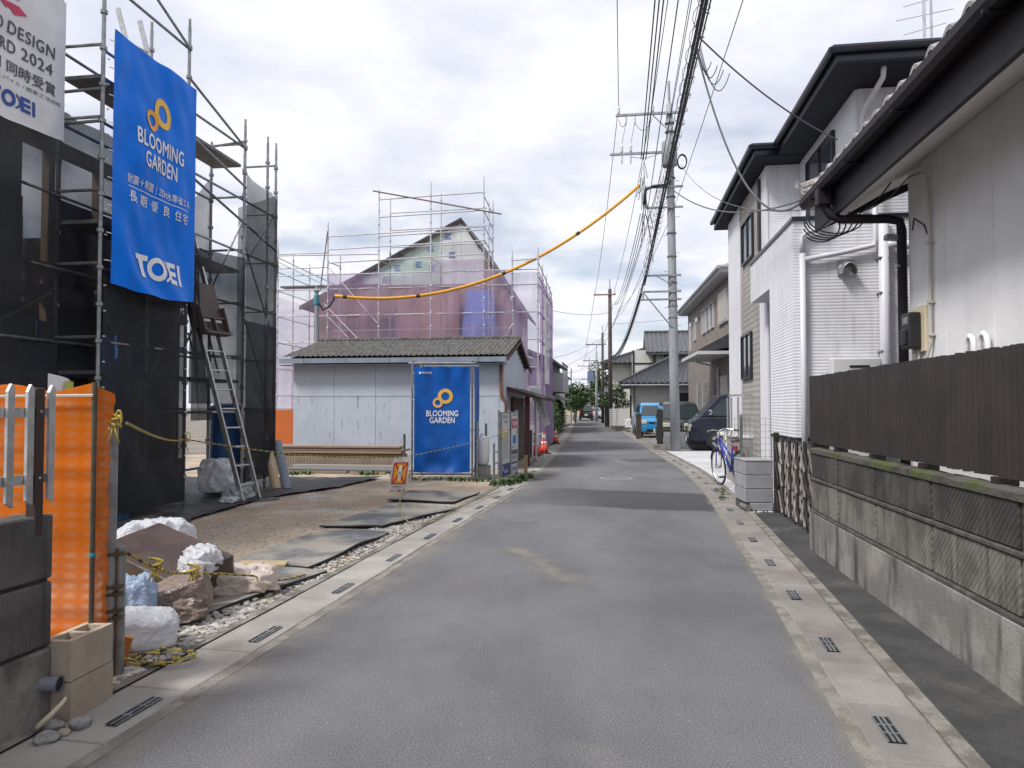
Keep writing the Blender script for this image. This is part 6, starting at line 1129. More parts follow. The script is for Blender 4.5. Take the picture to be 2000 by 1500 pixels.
def fwin(par, y, x0, x1, z0, z1, mull=1, d=.05, fr=wfr, gl=wgl):
    """window in a wall facing the camera (local -y)"""
    f = MB(); e = .05; f.box(x0, y - d, z0, x0 + e, y, z1); f.box(x1 - e, y - d, z0, x1, y, z1); f.box(x0 + e, y - d, z0, x1 - e, y, z0 + e); f.box(x0 + e, y - d, z1 - e, x1 - e, y, z1)
    for i in range(1, mull + 1): xm = x0 + (x1 - x0) * i / (mull + 1); f.box(xm - .02, y - d + .008, z0 + e, xm + .02, y, z1 - e)
    o = f.build('window', fr, par); MB().box(x0 + e, y - .018, z0 + e, x1 - e, y - .012, z1 - e).build('pane', gl, o); return o
brs = rib_mat('brown_stone_siding', (.245, .205, .18), .09, .012, 'Z', .8, (.2, .168, .148), 4)
BH = T('brown_house', 'brown stone sided two storey house beyond the dark van', 'house', (7.58, 26.3, 0), -atan(.111))
MB().box(.45, .45, .0, 8, 12.6, 6.4).build('wall', brs, BH)
MB().box(0, 0, 6.42, 8.4, 13.1, 6.46).build('soffit', gut_w, BH); MB().box(-.03, -.03, 6.461, 8.4, 13.13, 6.62).build('eave_fascia', gut_w, BH); MB().tube([(-.08, -.05, 6.6), (-.08, 13.1, 6.6)], .07, 8).build('gutter', gut_w, BH); MB().tube([(-.05, -.08, 6.6), (8.4, -.08, 6.6)], .07, 8).build('gutter', gut_w, BH)
rf = MB(); rf.add([(-.05, -.05, 6.63), (8.4, -.05, 6.63), (8.4, 13.15, 6.63), (-.05, 13.15, 6.63), (4.2, 4.2, 8.4), (4.2, 9, 8.4)], [(0, 1, 4), (1, 2, 5, 4), (2, 3, 5), (3, 0, 4, 5)]); rf.build('roof', tile_k, BH)
shut = rib_mat('shutter_slats', (.5, .46, .41), .06, .02, 'Z', .5)
def shutw(y0, y1, z0, z1, m=shut): o = win(BH, .45, y0, y1, z0, z1, 0, .08, gut_w); MB().box(.36, y0 + .05, z0 + .05, .42, y1 - .05, z1 - .05).build('shutter', m, o); return o
shutw(1.0, 2.9, 4.75, 6.0); win(BH, .45, 4.2, 5.0, 4.85, 5.95, 0, .07, gut_w); win(BH, .45, 5.3, 6.1, 4.85, 5.95, 0, .07, gut_w); win(BH, .45, 6.5, 7.4, 4.85, 5.95, 1, .07, gut_w); win(BH, .45, 9.6, 10.2, 4.8, 5.95, 0, .07, gut_w); win(BH, .45, 11.4, 11.7, 4.4, 5.7, 0, .07, gut_w)
MB().prism([(-.75, 3.62), (.45, 4.25), (.45, 3.7), (-.75, 3.5)], .3, 5.0, 'y').build('porch_roof', tile_k, BH); MB().box(-.8, .25, 3.44, .44, 5.05, 3.56).build('porch_fascia', gut_w, BH)
MB().box(.39, 3.0, .4, .44, 4.2, 2.9).build('door', M('door_brown', (.05, .03, .025), r=.4), BH); MB().box(.38, 1.0, .3, .44, 2.6, 2.7).build('garage_shutter', shut, BH); MB().tube([(-.5, 2.9, 3.44), (-.45, 2.88, 3.3), (.36, 2.85, 3.1), (.38, 2.85, .2)], .045, 8).build('downpipe', gut_w, BH)
for y in (6.3, 8.0): MB().box(.28, y, .4, .44, y + .5, 2.6).build('pillar_trim', conc, BH)
MB().box(.2, 4.6, .3, .42, 5.5, 1.5).build('utility_box', gut_w, BH, bevel=.01)
for y in (8.6, 10.8): MB().lathe([(0, 0), (.09, 0), (.08, .16), (.03, .2)], 10, (.36, y, 5.6)).build('vent_cap', gut_w, BH)
# white bungalow with grey tiles and its two storey neighbour
ivory = M('ivory_render', (.60, .59, .55), (.55, .54, .5), s=2, r=.85)
TH = T('tiled_bungalow', 'white rendered bungalow with grey pantile roof beyond the parked cars', 'house', (6.85, 41.5, 0), ANG)
MB().box(0, 0, 0, 7, 7, 2.75).build('wall', ivory, TH); fwin(TH, 0, 2.3, 5.0, 1.2, 2.3, 1); gr = MB()
for i in range(16): gr.box(2.35 + i * .165, -.1, 1.22, 2.38 + i * .165, -.07, 2.28)
stuff(gr.build('window_bars', trimm, TH)); win(TH, 0, 1.0, 2.4, .5, 2.2); win(TH, 0, 3.2, 4.6, .5, 2.2)
MB().box(-.6, -.6, 2.72, 7.6, 7.6, 2.8).build('eave', tile_k, TH); MB().tube([(-.65, -.65, 2.75), (7.6, -.65, 2.75)], .05, 6).build('gutter', gut_w, TH); MB().tube([(.12, -.1, 2.7), (.12, -.1, .1)], .04, 8).build('downpipe', M('pipe_brown', (.12, .1, .09), r=.5), TH)
def hiptile(par, x0, y0, x1, y1, z, rise, mat):
    xm0, xm1, ym = x0 + (y1 - y0) / 2, x1 - (y1 - y0) / 2, (y0 + y1) / 2
    MB().add([(x0, y0, z), (x1, y0, z), (x1, y1, z), (x0, y1, z), (xm0, ym, z + rise), (xm1, ym, z + rise)], [(0, 1, 5, 4), (1, 2, 5), (2, 3, 4, 5), (3, 0, 4)]).build('roof_deck', mat, par)
    tiled(par, (x0, y0, z + .03), (x1, y0, z + .03), (xm1, ym, z + rise + .03), (xm0, ym, z + rise + .03), int((x1 - x0) / .32), 11, mat, .045); tiled(par, (x0, y1, z + .03), (x0, y0, z + .03), (xm0, ym, z + rise + .03), (xm0 + .01, ym, z + rise + .03), int((y1 - y0) / .32), 11, mat, .045)
    MB().tube([(x0, y0, z + .08), (xm0, ym, z + rise + .1)], .1, 6).build('hip_ridge', mat, par); MB().tube([(xm0, ym, z + rise + .12), (xm1, ym, z + rise + .12)], .12, 8).build('ridge', mat, par)
hiptile(TH, -.7, -.7, 7.7, 6.0, 2.81, 1.75, tile_g)
UH = T('tiled_house', 'white two storey house with grey pantile gable behind the tiled bungalow', 'house', (7.9, 47.3, 0), ANG)
MB().box(0, 0, 0, 7.5, 6, 5.2).build('wall', ivory, UH); gable(UH, 1.4, 0, 7.5, 6, 5.25, 1.35, 'x', tile_g, .6, wallm=ivory); MB().box(-.05, -.06, 3.6, .05, .0, 5.2).build('corner_post', trimm, UH); MB().box(1.3, -.06, 3.6, 1.42, 0, 5.2).build('corner_post', trimm, UH); MB().box(0, -.05, 4.3, 7.5, .0, 4.38).build('wall_beam', trimm, UH); fwin(UH, 0, 4.6, 6, 3.4, 4.6, 0, .06, M('louvre_frame', (.2, .1, .06), r=.6), M('louvre_brown', (.22, .13, .08), r=.7)); fwin(UH, 0, 2.0, 2.6, 4.5, 5.1)
LH = T('tiled_house', 'cream two storey house with dark hipped roof farther behind the bungalow', 'house', (7.15, 52.5, 0), ANG)
MB().box(0, 0, 0, 7, 7.5, 4.6).build('wall', ivory, LH); hiptile(LH, -.7, -.7, 7.7, 8.2, 4.6, 1.7, tile_g); win(LH, 0, .5, 2.4, 3.0, 4.2, 1, .06, gut_w); win(LH, 0, 3.0, 5.0, 3.0, 4.2, 1, .06, gut_w); win(LH, 0, 1, 2.5, .4, 2.0); MB().box(-.9, .2, 2.45, .0, 6, 2.6).build('lower_eave', tile_g, LH); MB().box(-.5, 2.6, .0, -.02, 4.4, 2.4).build('porch', trimm, LH)
c_tan = M('tan_render', (.46, .36, .26), (.42, .33, .24), s=2, r=.85); c_cream = M('cream_render', (.56, .5, .36), (.52, .46, .34), s=1, r=.85)
for i, (x, y, w_, d_, h_, rise, ax, wm, rm_, lb) in enumerate(((8.6, 63, 6, 6, 4.4, 1.8, 'y', c_tan, tile_k, 'tan house with sloping dark roof behind the third utility pole'), (9.7, 72, 6, 6, 4.6, 1.5, 'y', ivory, tile_g, 'white house with grey roof behind the far utility poles'), (10.4, 80.5, 5, 6, 2.6, 1.1, 'x', ivory, tile_g, 'small white house with grey gable at the far right of the street'))):
    h = T('town_house', lb, 'house', (x, y, 0), ANG); MB().box(0, 0, 0, w_, d_, h_).build('wall', wm, h); gable(h, 0, 0, w_, d_, h_, rise, ax, rm_, .5, wallm=wm); win(h, 0, 1, 2.2, h_ - 1.6, h_ - .5, 1, .06, gut_w); win(h, 0, 3, 4.4, h_ - 1.6, h_ - .5, 1, .06, gut_w); fwin(h, 0, 1.2, 2.6, h_ - 1.6, h_ - .5, 1, .06, gut_w)
CB = T('flat_roof_building', 'cream flat roofed building closing the end of the street', 'building', (8.3, 128, 0), 0); MB().box(0, 0, 0, 6.2, 8, 4.6).build('wall', c_cream, CB); MB().box(-.1, -.1, 4.6, 6.3, 8.1, 4.9).build('parapet', M('parapet_cream', (.5, .44, .33), r=.8), CB); fwin(CB, 0, 4.0, 5.2, 1.0, 2.2); fwin(CB, 0, 1.0, 2.0, 2.6, 3.6)
# left side far houses
GHs = M('grey_stucco', (.36, .36, .37), (.3, .3, .31), s=2, r=.85)
FL = T('grey_house', 'grey two storey house with balcony beyond the mauve scaffold', 'house', (2.55, 41.5, 0), ANG)
MB().box(-8, 0, 0, -.6, 10, 4.3).build('wall', GHs, FL); MB().prism([(-9, 4.0), (-4.5, 6.0), (-.1, 4.2), (-.1, 4.05), (-4.5, 5.8), (-9, 3.85)], -.5, 10.4, 'y').build('roof', tile_k, FL); MB().box(-.6, 1.5, 2.4, .25, 6.5, 3.5).build('balcony', M('balcony_grey', (.42, .42, .43), r=.6), FL); MB().prism([(-.6, 2.3), (.45, 1.95), (.45, 1.85), (-.6, 2.1)], -.2, 7, 'y').build('lower_roof', tile_g, FL); MB().tube([(-.55, -.08, 4.1), (-.55, -.08, .1)], .05, 8).build('downpipe', trimm, FL)
for i in range(8): MB().box(.2, 1.6 + i * .62, 3.5, .23, 1.63 + i * .62, 4.15).build('rail_post', trimm, FL)
MB().box(.19, 1.5, 4.1, .24, 6.5, 4.16).build('rail', trimm, FL); fwin(FL, 0, -2.6, -1.2, 2.8, 3.9); fwin(FL, 0, -2.4, -1.2, .6, 1.8); win(FL, -.6, 2, 4.6, 2.5, 4.1)
FL2 = T('town_house', 'pale house behind the grey house on the left', 'house', (3.9, 56, 0), ANG); MB().box(-7, 0, 0, -.4, 8, 4.2).build('wall', ivory, FL2); gable(FL2, -7, 0, -.4, 8, 4.2, 1.6, 'y', tile_g, .5, wallm=ivory); win(FL2, -.4, 1, 3, 2.7, 3.8)
# ================================================================ trees and hedges
leaf_d = M('leaf_dark', (.035, .075, .022), (.055, .1, .03), s=1.2, r=.6); leaf_l = M('leaf_light', (.07, .13, .03), (.05, .1, .025), s=1.2, r=.6); bark = M('bark', (.11, .085, .065), (.07, .055, .045), s=12, r=.95)
def foliage(blobs, n, size, seed):
    rr = random.Random(seed); mb = MB(); vol = [b[3] * b[4] * b[5] for b in blobs]
    for i in range(n):
        b = rr.choices(blobs, vol)[0]
        while True:
            p = Vector((rr.uniform(-1, 1), rr.uniform(-1, 1), rr.uniform(-1, 1)))
            if .25 < p.length < 1: break
        p *= (p.length ** -.45); c_ = Vector((b[0] + p.x * b[3], b[1] + p.y * b[4], b[2] + p.z * b[5])); c_ += Vector((rr.gauss(0, 1), rr.gauss(0, 1), rr.gauss(0, 1))) * size * .7
        s_ = size * rr.uniform(.5, 1.2); d = Vector((rr.gauss(0, 1), rr.gauss(0, 1), rr.gauss(0, .6))).normalized(); q = d.orthogonal().normalized(); q = (Matrix.Rotation(rr.uniform(0, 6.28), 3, d) @ q)
        mb.add([c_ - d * s_, c_ + q * s_ * .45, c_ + d * s_, c_ - q * s_ * .45], [(0, 1, 2, 3)])
    return mb
def tree(name, label, loc, blobs, n, size, m, h, r, seed, cat='tree'):
    t_ = T(name, label, cat, loc); tk = MB(); tk.tube([(0, 0, 0), (.05 * h, 0, h * .5), (0, .02 * h, h)], [r, r * .75, r * .3], 8)
    for k, b in enumerate(blobs[:6]): tk.tube([(0, 0, h * (.45 + .06 * k)), (b[0] * .6, b[1] * .6, b[2] * .95)], [r * .4, r * .15], 6)
    tk.build('trunk', bark, t_); foliage(blobs, n, size, seed).build('crown', m, t_, fix=False); return t_
tree('evergreen_tree', 'dark conical evergreen behind the far utility poles', (11.9, 100, 0), [(0, 0, 3, 2.2, 2, 2.2), (.2, 0, 5, 1.6, 1.6, 1.8), (-.3, 0, 6.6, 1, 1, 1.2), (-1.2, 0, 2.2, 1.3, 1.2, 1.2), (1.4, .3, 2.5, 1.2, 1.2, 1.2)], 3800, .22, leaf_d, 7, .2, 5)
tree('garden_tree', 'round green tree over the left hedge near the end of the street', (5.9, 68, 0), [(0, 0, 2.2, 1.2, 1.2, .9), (.8, 0, 2.6, .9, .9, .7), (-.6, .2, 2.9, .9, .8, .7), (.3, 0, 3.3, .7, .7, .5)], 2600, .14, leaf_d, 3, .1, 6)
tree('garden_tree', 'clipped green tree beside the left kerb far up the street', (6.6, 78, 0), [(0, 0, 1.8, 1, 1, .8), (.4, 0, 2.4, .7, .7, .6)], 1500, .13, leaf_l, 2.2, .08, 8)
tree('garden_tree', 'dark garden pine before the cream hipped house', (7.2, 50.5, 0), [(0, 0, 2.3, .8, .7, .4), (-.5, .2, 1.9, .6, .5, .3), (.5, 0, 1.7, .6, .6, .3), (.1, 0, 2.8, .5, .5, .3)], 1500, .1, leaf_d, 2.6, .07, 9)
tree('garden_tree', 'green shrub in front of the tan house', (8.7, 60, 0), [(0, 0, 1.9, .8, .8, .6), (.3, 0, 2.5, .6, .6, .5)], 1300, .12, leaf_l, 2.2, .07, 10)
hb_ = [(LX(y) - 1.05 + .15 * sin(y * 2), y, .95 + .22 * sin(y * 1.3), .42, .55, 1.0 + .15 * sin(y * 2.1)) for y in [36.6 + .9 * i for i in range(17)]]
hd = T('hedge', 'tall dark green hedge along the left kerb', 'hedge', (0, 0, 0)); foliage(hb_, 9000, .085, 21).build('foliage', leaf_d, hd, fix=False)
for y in range(37, 52, 2): MB().tube([(LX(y) - 1.05, y, 0), (LX(y) - 1.0, y, 1.2)], .03, 6).build('stem', bark, hd)
hd2 = T('hedge', 'yellow green bush spilling over the left fence before the hedge', 'hedge', (0, 0, 0)); foliage([(LX(y) - 1.3, y, 1.45 + .15 * sin(y * 3), .42, .5, .6) for y in (34, 34.8, 35.6)], 1600, .085, 22).build('foliage', leaf_l, hd2, fix=False); MB().tube([(LX(34.8) - 1.3, 34.8, 0), (LX(34.8) - 1.25, 34.8, 1.5)], .05, 6).build('stem', bark, hd2)
# ================================================================ left kerb things beyond the shed
gpan = M('fence_panel_green', (.10, .14, .13), r=.4); wpan = M('fence_panel_white', (.5, .53, .53), r=.5)
PF = T('panel_fence', 'low fence of green and white panels beyond the cones', 'fence', (0, 0, 0))
for i in range(5):
    y = 28.7 + i * .95; x = LX(y) - .6; x2 = LX(y + .95) - .6; MB().bar((x, y + .03, .38), (x2, y + .92, .38), .03, .66).build('white_panel', wpan, PF); MB().bar((x, y + .03, 1.05), (x2, y + .92, 1.05), .02, .62).build('green_panel', gpan, PF); MB().box(x - .03, y - .03, 0, x + .03, y + .03, 1.4).build('post', galv, PF)
tag(MB().bar((LX(33.7) - .7, 33.7, .8), (LX(35.3) - .7, 35.3, .8), .05, 1.1).build('fence_board', trimm), 'black fence panel under the yellow green bush', 'fence panel')
conem = [M('cone_red', (.75, .04, .01), r=.5), white_p, black_p]
def cone(label, x, y, s=1.0):
    c_ = T('traffic_cone', label, 'traffic cone', (x, y, .012), .2, 'red traffic cones'); MB().box(-.19 * s, -.19 * s, 0, .19 * s, .19 * s, .035).build('base', conem[2], c_, bevel=.008)
    for k, (z0, z1, m_) in enumerate(((.035, .3, 0), (.3, .4, 1), (.4, .46, 0), (.46, .62, 1), (.62, .7, 0))):
        rr_ = lambda z: s * (.14 - (z - .035) / .665 * .105); MB().lathe([(rr_(z0), z0 * s), (rr_(z1), z1 * s)], 16).build(('band' if m_ else 'body'), conem[m_], c_, smooth=True)
    return c_
cone('red and white traffic cone farther right in front of the panel fence', 1.02, 23.2); cone('red and white traffic cone half hidden by the grey block pier', .7, 22.4); cone('small red cone far along the left kerb', 1.78, 29.6, .85)
tag(MB().tube([(.7, 22.4, .62), (1.02, 23.2, .68)], .016, 8).build('cone_bar', [M('bar_white', (.65, .62, .6), r=.5)]), 'short pale bar bridging two traffic cones', 'barrier bar')
PI = T('block_pier', 'dark grey block pier under the white flag banner', 'pier', (.52, 21.6, 0), ANG); dgb = M('dark_grey_block', (.10, .105, .115), (.085, .09, .1), s=4, r=.85, rnd=.08)
for k in range(4):
    MB().box(-.32, 0, .02 + k * .2, .06, .2, .213 + k * .2).build('block', dgb, PI, bevel=.005)
MB().box(.065, -.01, .0, .09, .2, .82).build('white_edge', white_p, PI); MB().box(-.34, -.14, 0, .1, -.005, .1).build('footing', conc, PI)
FB = T('flag_banner', 'narrow white flag banner slanting beside the mauve net', 'flag', (.5, 21.2, 0), ANG); 
MB().add([(-.02, 0, 2.06), (.3, .02, 2.04), (.62, .05, 1.0), (.44, .02, .9)], [(0, 1, 2, 3)]).build('cloth', wcl, FB); MB().tube([(.42, .06, 0), (.42, .06, 2.1)], .015, 6).build('pole', alu, FB); mb = MB()
v_, f_ = fit_text('おかげさまで', .75, .1, 0, 0, 0); mb.add([(.36 + q[1] * .95 + q[0] * .33, -.012, 1.5 - q[0] * .9) for q in v_], f_); mb.build('lettering', dark_i, FB, fix=False)
stk = T('shed_pegs', 'short beige peg beside the last notice board', 'peg', (.3, 15.9, 0)); MB().box(-.04, -.04, 0, .04, .04, .45).build('peg', M('peg_wood', (.36, .28, .17), r=.85), stk)
# right kerb things
RP = T('dark_post', 'dark wooden gatepost on a low block beside the utility pole', 'post', (5.2, 25.6, 0), ANG); MB().box(-.1, -.1, .2, .1, .1, 1.42).build('post', M('charred_wood', (.022, .019, .018), r=.6), RP, bevel=.01); MB().box(-.22, -.3, 0, .22, .3, .2).build('block', cmt, RP, bevel=.015)
rp2 = T('wood_post', 'weathered brown gatepost before the bright blue minivan', 'post', (5.95, 34.2, 0)); MB().box(-.12, -.1, 0, .12, .1, 1.2).build('post', M('old_wood', (.09, .06, .05), (.06, .045, .04), s=6, r=.85), rp2, bevel=.01)
LW = T('low_block_wall', 'low grey block wall with wire fence behind the utility pole', 'wall', (5.3, 26.4, 0), ANG)
for k in range(3):
    for i in range(6): x0 = .2 + i * .41 - (.2 if k % 2 else 0); MB().box(max(.05, x0), 0, k * .2 + .004, x0 + .402, .12, k * .2 + .195).build('block', cmu, LW, bevel=.004)
for i in range(22): MB().tube([(.1 + i * .11, .06, .6), (.1 + i * .11, .06, 1.05)], .005, 4).build('wire', galv, LW)
for z in (.7, .86, 1.02): MB().tube([(.05, .06, z), (2.5, .06, z)], .005, 4).build('wire', galv, LW)
LW2 = T('louvre_wall', 'low white slatted wall with grey bins beyond the parked cars', 'wall', (6.55, 45.2, 0), ANG)
for k in range(9): MB().box(-.5, 0, .35 + k * .12, .55, .08, .43 + k * .12).build('slat', gut_w, LW2)
MB().box(-.55, .02, 0, .6, .12, .33).build('base', cmt, LW2)
for i, (x, y) in enumerate(((7.5, 45.6), (8.2, 45.9))):
    b_ = T('gas_cylinder', ('left' if i == 0 else 'right') + ' grey gas cylinder beside the tiled bungalow wall', 'gas cylinder', (x, y - 4.6, 0), 0, 'gas cylinders'); b_.location = (6.98 + i * .42, 41.2 - .05 * i, 0); MB().lathe([(.0, 0), (.18, .0), (.18, 1.0), (.12, 1.12), (.05, 1.15), (.05, 1.25)], 14).build('body', galv, b_, smooth=True); MB().lathe([(.09, 1.12), (.1, 1.14), (.1, 1.24)], 12, caps=False).build('collar', galv_dark, b_)
for i, (y, x, h_) in enumerate(((53.5, 7.4, 1.1), (58, 7.95, 1.2), (64, 8.5, 1.1))):
    w_ = T('boundary_wall', ('nearest', 'middle', 'farthest')[i] + ' grey garden wall of the row behind the brown poles', 'wall', (x + .35, y, 0), ANG); MB().box(0, 0, 0, .12, 4.2, h_).build('wall', conc, w_); MB().box(-.02, -.02, h_, .14, 4.22, h_ + .05).build('coping', cmt, w_)
    for k in range(7): MB().box(.04, .1 + k * .62, h_ + .05, .07, .13 + k * .62, h_ + .5).build('bar', trimm, w_)
# ================================================================ utility poles and lines
pole_c = M('pole_concrete', (.30, .315, .335), (.26, .27, .29), s=2, r=.8, b=.2, bs=60, st=(1, 1, .4)); pole_b = M('pole_brown', (.075, .06, .055), (.055, .045, .042), s=3, r=.8)
MP = (5.53, 24.65); UP = T('utility_pole', 'tall grey concrete utility pole with grey transformer box before the van', 'utility pole', (*MP, 0), ANG)
lean = lambda z: (-.011 * z, 0, z)
MB().tube([lean(z) for z in (0, 3, 6, 9, 11.9)], [.175, .158, .143, .128, .112], 18).build('shaft', pole_c, UP, smooth=True); MB().tube([lean(11.8), lean(12.7)], .045, 8).build('top_rod', galv, UP)
def arm(par, z, x0, x1, y=-.14, w=.075, m=galv): return MB().box(x0, y - w / 2, z - w / 2, x1, y + w / 2, z + w / 2).build('crossarm', m, par)
arm(UP, 11.55, -1.95, .25); arm(UP, 10.2, -2.15, .1); arm(UP, 9.0, -.95, .3, w=.06); arm(UP, 8.3, -.95, .3, w=.06); arm(UP, 5.97, -1.0, .22, w=.06); arm(UP, 5.42, -1.15, .22, w=.06); arm(UP, 5.15, -1.15, .22, w=.06)
MB().bar((-.95, -.14, 8.3), (-.95, -.14, 9.0), .06, .06).build('arm_strut', galv, UP); MB().bar((-1.05, -.14, 5.15), (-1.05, -.14, 5.42), .05, .05).build('arm_strut', galv, UP); MB().bar((-1.05, -.14, 5.4), (-.1, -.14, 4.2), .04, .04).build('arm_strut', galv, UP); MB().bar((-.7, -.14, 11.5), (-.12, -.14, 10.9), .03, .03).build('arm_strut', galv, UP); MB().bar((-.6, -.14, 5.95), (-.1, -.14, 5.65), .03, .03).build('arm_strut', galv, UP)
ins_m = M('insulator_white', (.6, .6, .6), r=.25)
def insul(par, x, z, y=-.14, up=1, s=1): return MB().lathe([(.02 * s, 0), (.06 * s, .03 * up), (.035 * s, .06 * up), (.065 * s, .1 * up), (.035 * s, .14 * up), (.06 * s, .18 * up), (.03 * s, .24 * up), (.02 * s, .3 * up)], 10, (x, y, z)).build('insulator', ins_m, par, smooth=True)
for x in (-1.85, -.7): insul(UP, x, 11.6)
for x in (-1.6, -1.3): insul(UP, x, 11.5, up=-1, s=.7)
for x in (-1.75, -1.45): insul(UP, x, 10.25); insul(UP, x, 10.15, up=-1, s=.7)
TRF = MB(); TRF.lathe([(.2, 0), (.24, .05), (.24, .8), (.2, .86)], 16, (-.18, -.4, 9.6)); TRF.build('transformer', M('transformer_grey', (.22, .235, .25), r=.5), UP, smooth=True); MB().box(-.3, -.3, 9.7, .1, -.1, 10.3).build('bracket', galv, UP)
for z in (11.2, 10.9, 9.3, 8.65, 7.4, 6.6, 5.7, 4.9, 4.5): MB().lathe([(.15, 0), (.165, .01), (.165, .05), (.15, .06)], 14, lean(z)).build('band', galv_dark, UP)
for i in range(14): s_ = 1 if i % 2 else -1; z = 2.4 + .62 * i; MB().tube([(s_ * .1 - .011 * z, -.05, z), (s_ * .28 - .011 * z, -.05, z)], .009, 5).build('step_bolt', galv, UP)
for i in range(10): z = 2.6 + .8 * i; MB().tube([(-.03 - .011 * z, -.13, z), (-.03 - .011 * z, -.17, z)], .012, 5).build('bolt_hole', black_p, UP)
MB().tube([(-.1, -.15, 9.2), (-.25, -.2, 9.05), (-.7, -.2, 9.02), (-.95, -.2, 8.9), (-1.0, -.2, 8.4)], .05, 8).build('cable_trunk', black_c, UP, smooth=True)
for k in range(3): MB().tube([(.28 + .15 * cos(a), -.15 + .04 * k, 9.85 + .24 * sin(a)) for a in [i * pi / 10 for i in range(20)]], .02, 6, cyc=True).build('cable_loop', black_c, UP)
def wdrop(p): MB().tube(p, .01, 4).build('jumper', black_c, UP)
wdrop(sag((-1.6, -.14, 11.3), (-1.75, -.14, 10.5), -.0, 5)); wdrop(sag((-1.3, -.14, 11.3), (-1.45, -.14, 10.5), 0, 5)); wdrop(sag((-1.3, -.14, 11.28), (-.7, -.14, 11.4), .35, 10)); wdrop(sag((-1.45, -.14, 10.1), (-.25, -.4, 10.2), .15, 8)); wdrop(sag((-1.85, -.14, 11.4), (-1.6, -.14, 11.3), .2, 8))
rj = random.Random(11)
bun = MB()
for k in range(16):
    x, z = -1.0 + rj.uniform(-.12, .12), rj.uniform(8.0, 10.2); bun.tube(sag((x, -.2 + rj.uniform(-.1, .1), z), (x + rj.uniform(-.25, .25), -.2 + rj.uniform(-.3, .3), z - rj.uniform(.5, 1.6)), rj.uniform(-.15, .25), 8), .013, 4)
stuff(bun.build('cable_tangle', black_c, UP))
def pole(name, label, loc, h, r, m, arms, sl_=False):
    o = T(name, label, 'utility pole', loc, ANG); MB().tube([(0, 0, 0), (0, 0, h * .5), (0, 0, h)], [r, r * .85, r * .7], 12).build('shaft', m, o, smooth=True)
    for z, x0, x1 in arms:
        arm(o, z, x0, x1, -.12, .09, galv_dark if not sl_ else M('brown_arm', (.2, .13, .11), r=.6))
        for x in (x0 + .08, x1 - .08): insul(o, x, z + .04, -.12)
    MB().tube([(0, 0, h), (0, 0, h + .7)], .03, 6).build('top_rod', galv_dark, o); return o
pole('utility_pole', 'brown wooden toned utility pole, second along the right kerb', (6.72, 49.7, 0), 9.6, .17, pole_b, [(9.2, -1.1, .4)], True)
P3 = pole('utility_pole', 'third utility pole with long left arm, thinner and farther', (8.55, 68.5, 0), 8.5, .15, pole_b, [(7.4, -1.6, .3)])
P4 = pole('utility_pole', 'fourth utility pole carrying a blue mirror board', (8.95, 77, 0), 7.4, .15, pole_c, [(6.4, -1.4, .2)])
MB().box(-.95, -.2, 4.3, -.3, -.12, 5.3).build('mirror_board', M('mirror_back', (.12, .17, .28), r=.5), P4); MB().box(-.3, -.15, 4.6, 0, -.1, 4.66).build('board_arm', galv, P4)
pole('utility_pole', 'farthest slim utility pole near the end of the street', (10.35, 97.5, 0), 7.6, .13, pole_c, [(7.0, -1.5, .3), (5.2, -1.0, 1.0)])
tag(MB().tube([(5.7, 70, 0), (5.7, 70, 5.2)], .06, 8).build('slim_mast', galv), 'slim grey mast over the left hedge', 'mast')
def wire(label, p, q, d, r=.011, m=grey_c, n=22, cat='cable'): return tag(MB().tube(sag(p, q, d, n), r, 5).build('overhead_cable', m), label, cat, 'overhead lines')
def off(x, z, y=-.14):  # a point on the main pole's frame
    c_, s_ = cos(ANG), sin(ANG); return (MP[0] + x * c_ - y * s_, MP[1] + x * s_ + y * c_, z)
def back(p, yb=-14, dz=.2, sl_=.147): return (p[0] - sl_ * (p[1] - yb), yb, p[2] + dz)
a1 = off(-1.85, 11.9); a2 = off(-.7, 11.9); P2 = (6.72, 49.6)
wire('leftmost high power line running overhead from the grey pole towards the camera', back(a1, sl_=.152), a1, .35, .012); wire('high power line from the inner insulator of the grey pole overhead', back(a2, sl_=.135), a2, .35, .012)
wire('leftmost high power line from the grey pole to the brown pole arm', a1, (P2[0] - 1.0, P2[1], 9.5), .5, .012); wire('high power line from the grey pole inner insulator to the brown pole', a2, (P2[0] + .3, P2[1], 9.5), .5, .012)
for i, dx_ in enumerate((-.08, 0, .08)):
    q = off(-1.02 + dx_, 10.0 - .02 * i); wire(('left', 'middle', 'right')[i] + ' strand of the triple power line overhead before the grey pole', back((q[0] - .04 + .02 * i, q[1], q[2]), dz=.5), q, .3, .016, black_c)
    q2 = off(-1.05 + dx_, 8.1); wire(('left', 'middle', 'right')[i] + ' strand of the triple power line sagging on to the brown pole', q2, (P2[0] + .15 + .12 * i, P2[1], 8.5), .75, .013, black_c)
cb_ = off(-.98, 5.95); tb = off(-1.1, 5.35)
wire('thick black telephone bundle overhead, heaviest of the cables', back(cb_, dz=.9, sl_=.142), cb_, .1, .021, black_c); wire('thick black telephone bundle sagging on from the grey pole to the brown pole', cb_, (P2[0], P2[1], 5.0), .9, .035, black_c); wire('second telephone cable beside the thick bundle overhead', back((tb[0] + .1, tb[1], tb[2] + .3), dz=1.2, sl_=.141), (tb[0] + .1, tb[1], tb[2] + .3), .15, .02, black_c); wire('lower telephone cable from the grey pole to the brown pole', tb, (P2[0] - .1, P2[1], 4.7), .8, .022, black_c)
wire('thin cable right of the thick bundle overhead', back((cb_[0] + .2, cb_[1], cb_[2] + .9), dz=.7, sl_=.138), (cb_[0] + .2, cb_[1], cb_[2] + .9), .2, .012, black_c); wire('thin cable left of the thick bundle overhead', back((cb_[0] - .15, cb_[1], cb_[2] + 1.6), dz=.6, sl_=.143), (cb_[0] + .1, cb_[1], cb_[2] + 2.3), .2, .011, black_c)
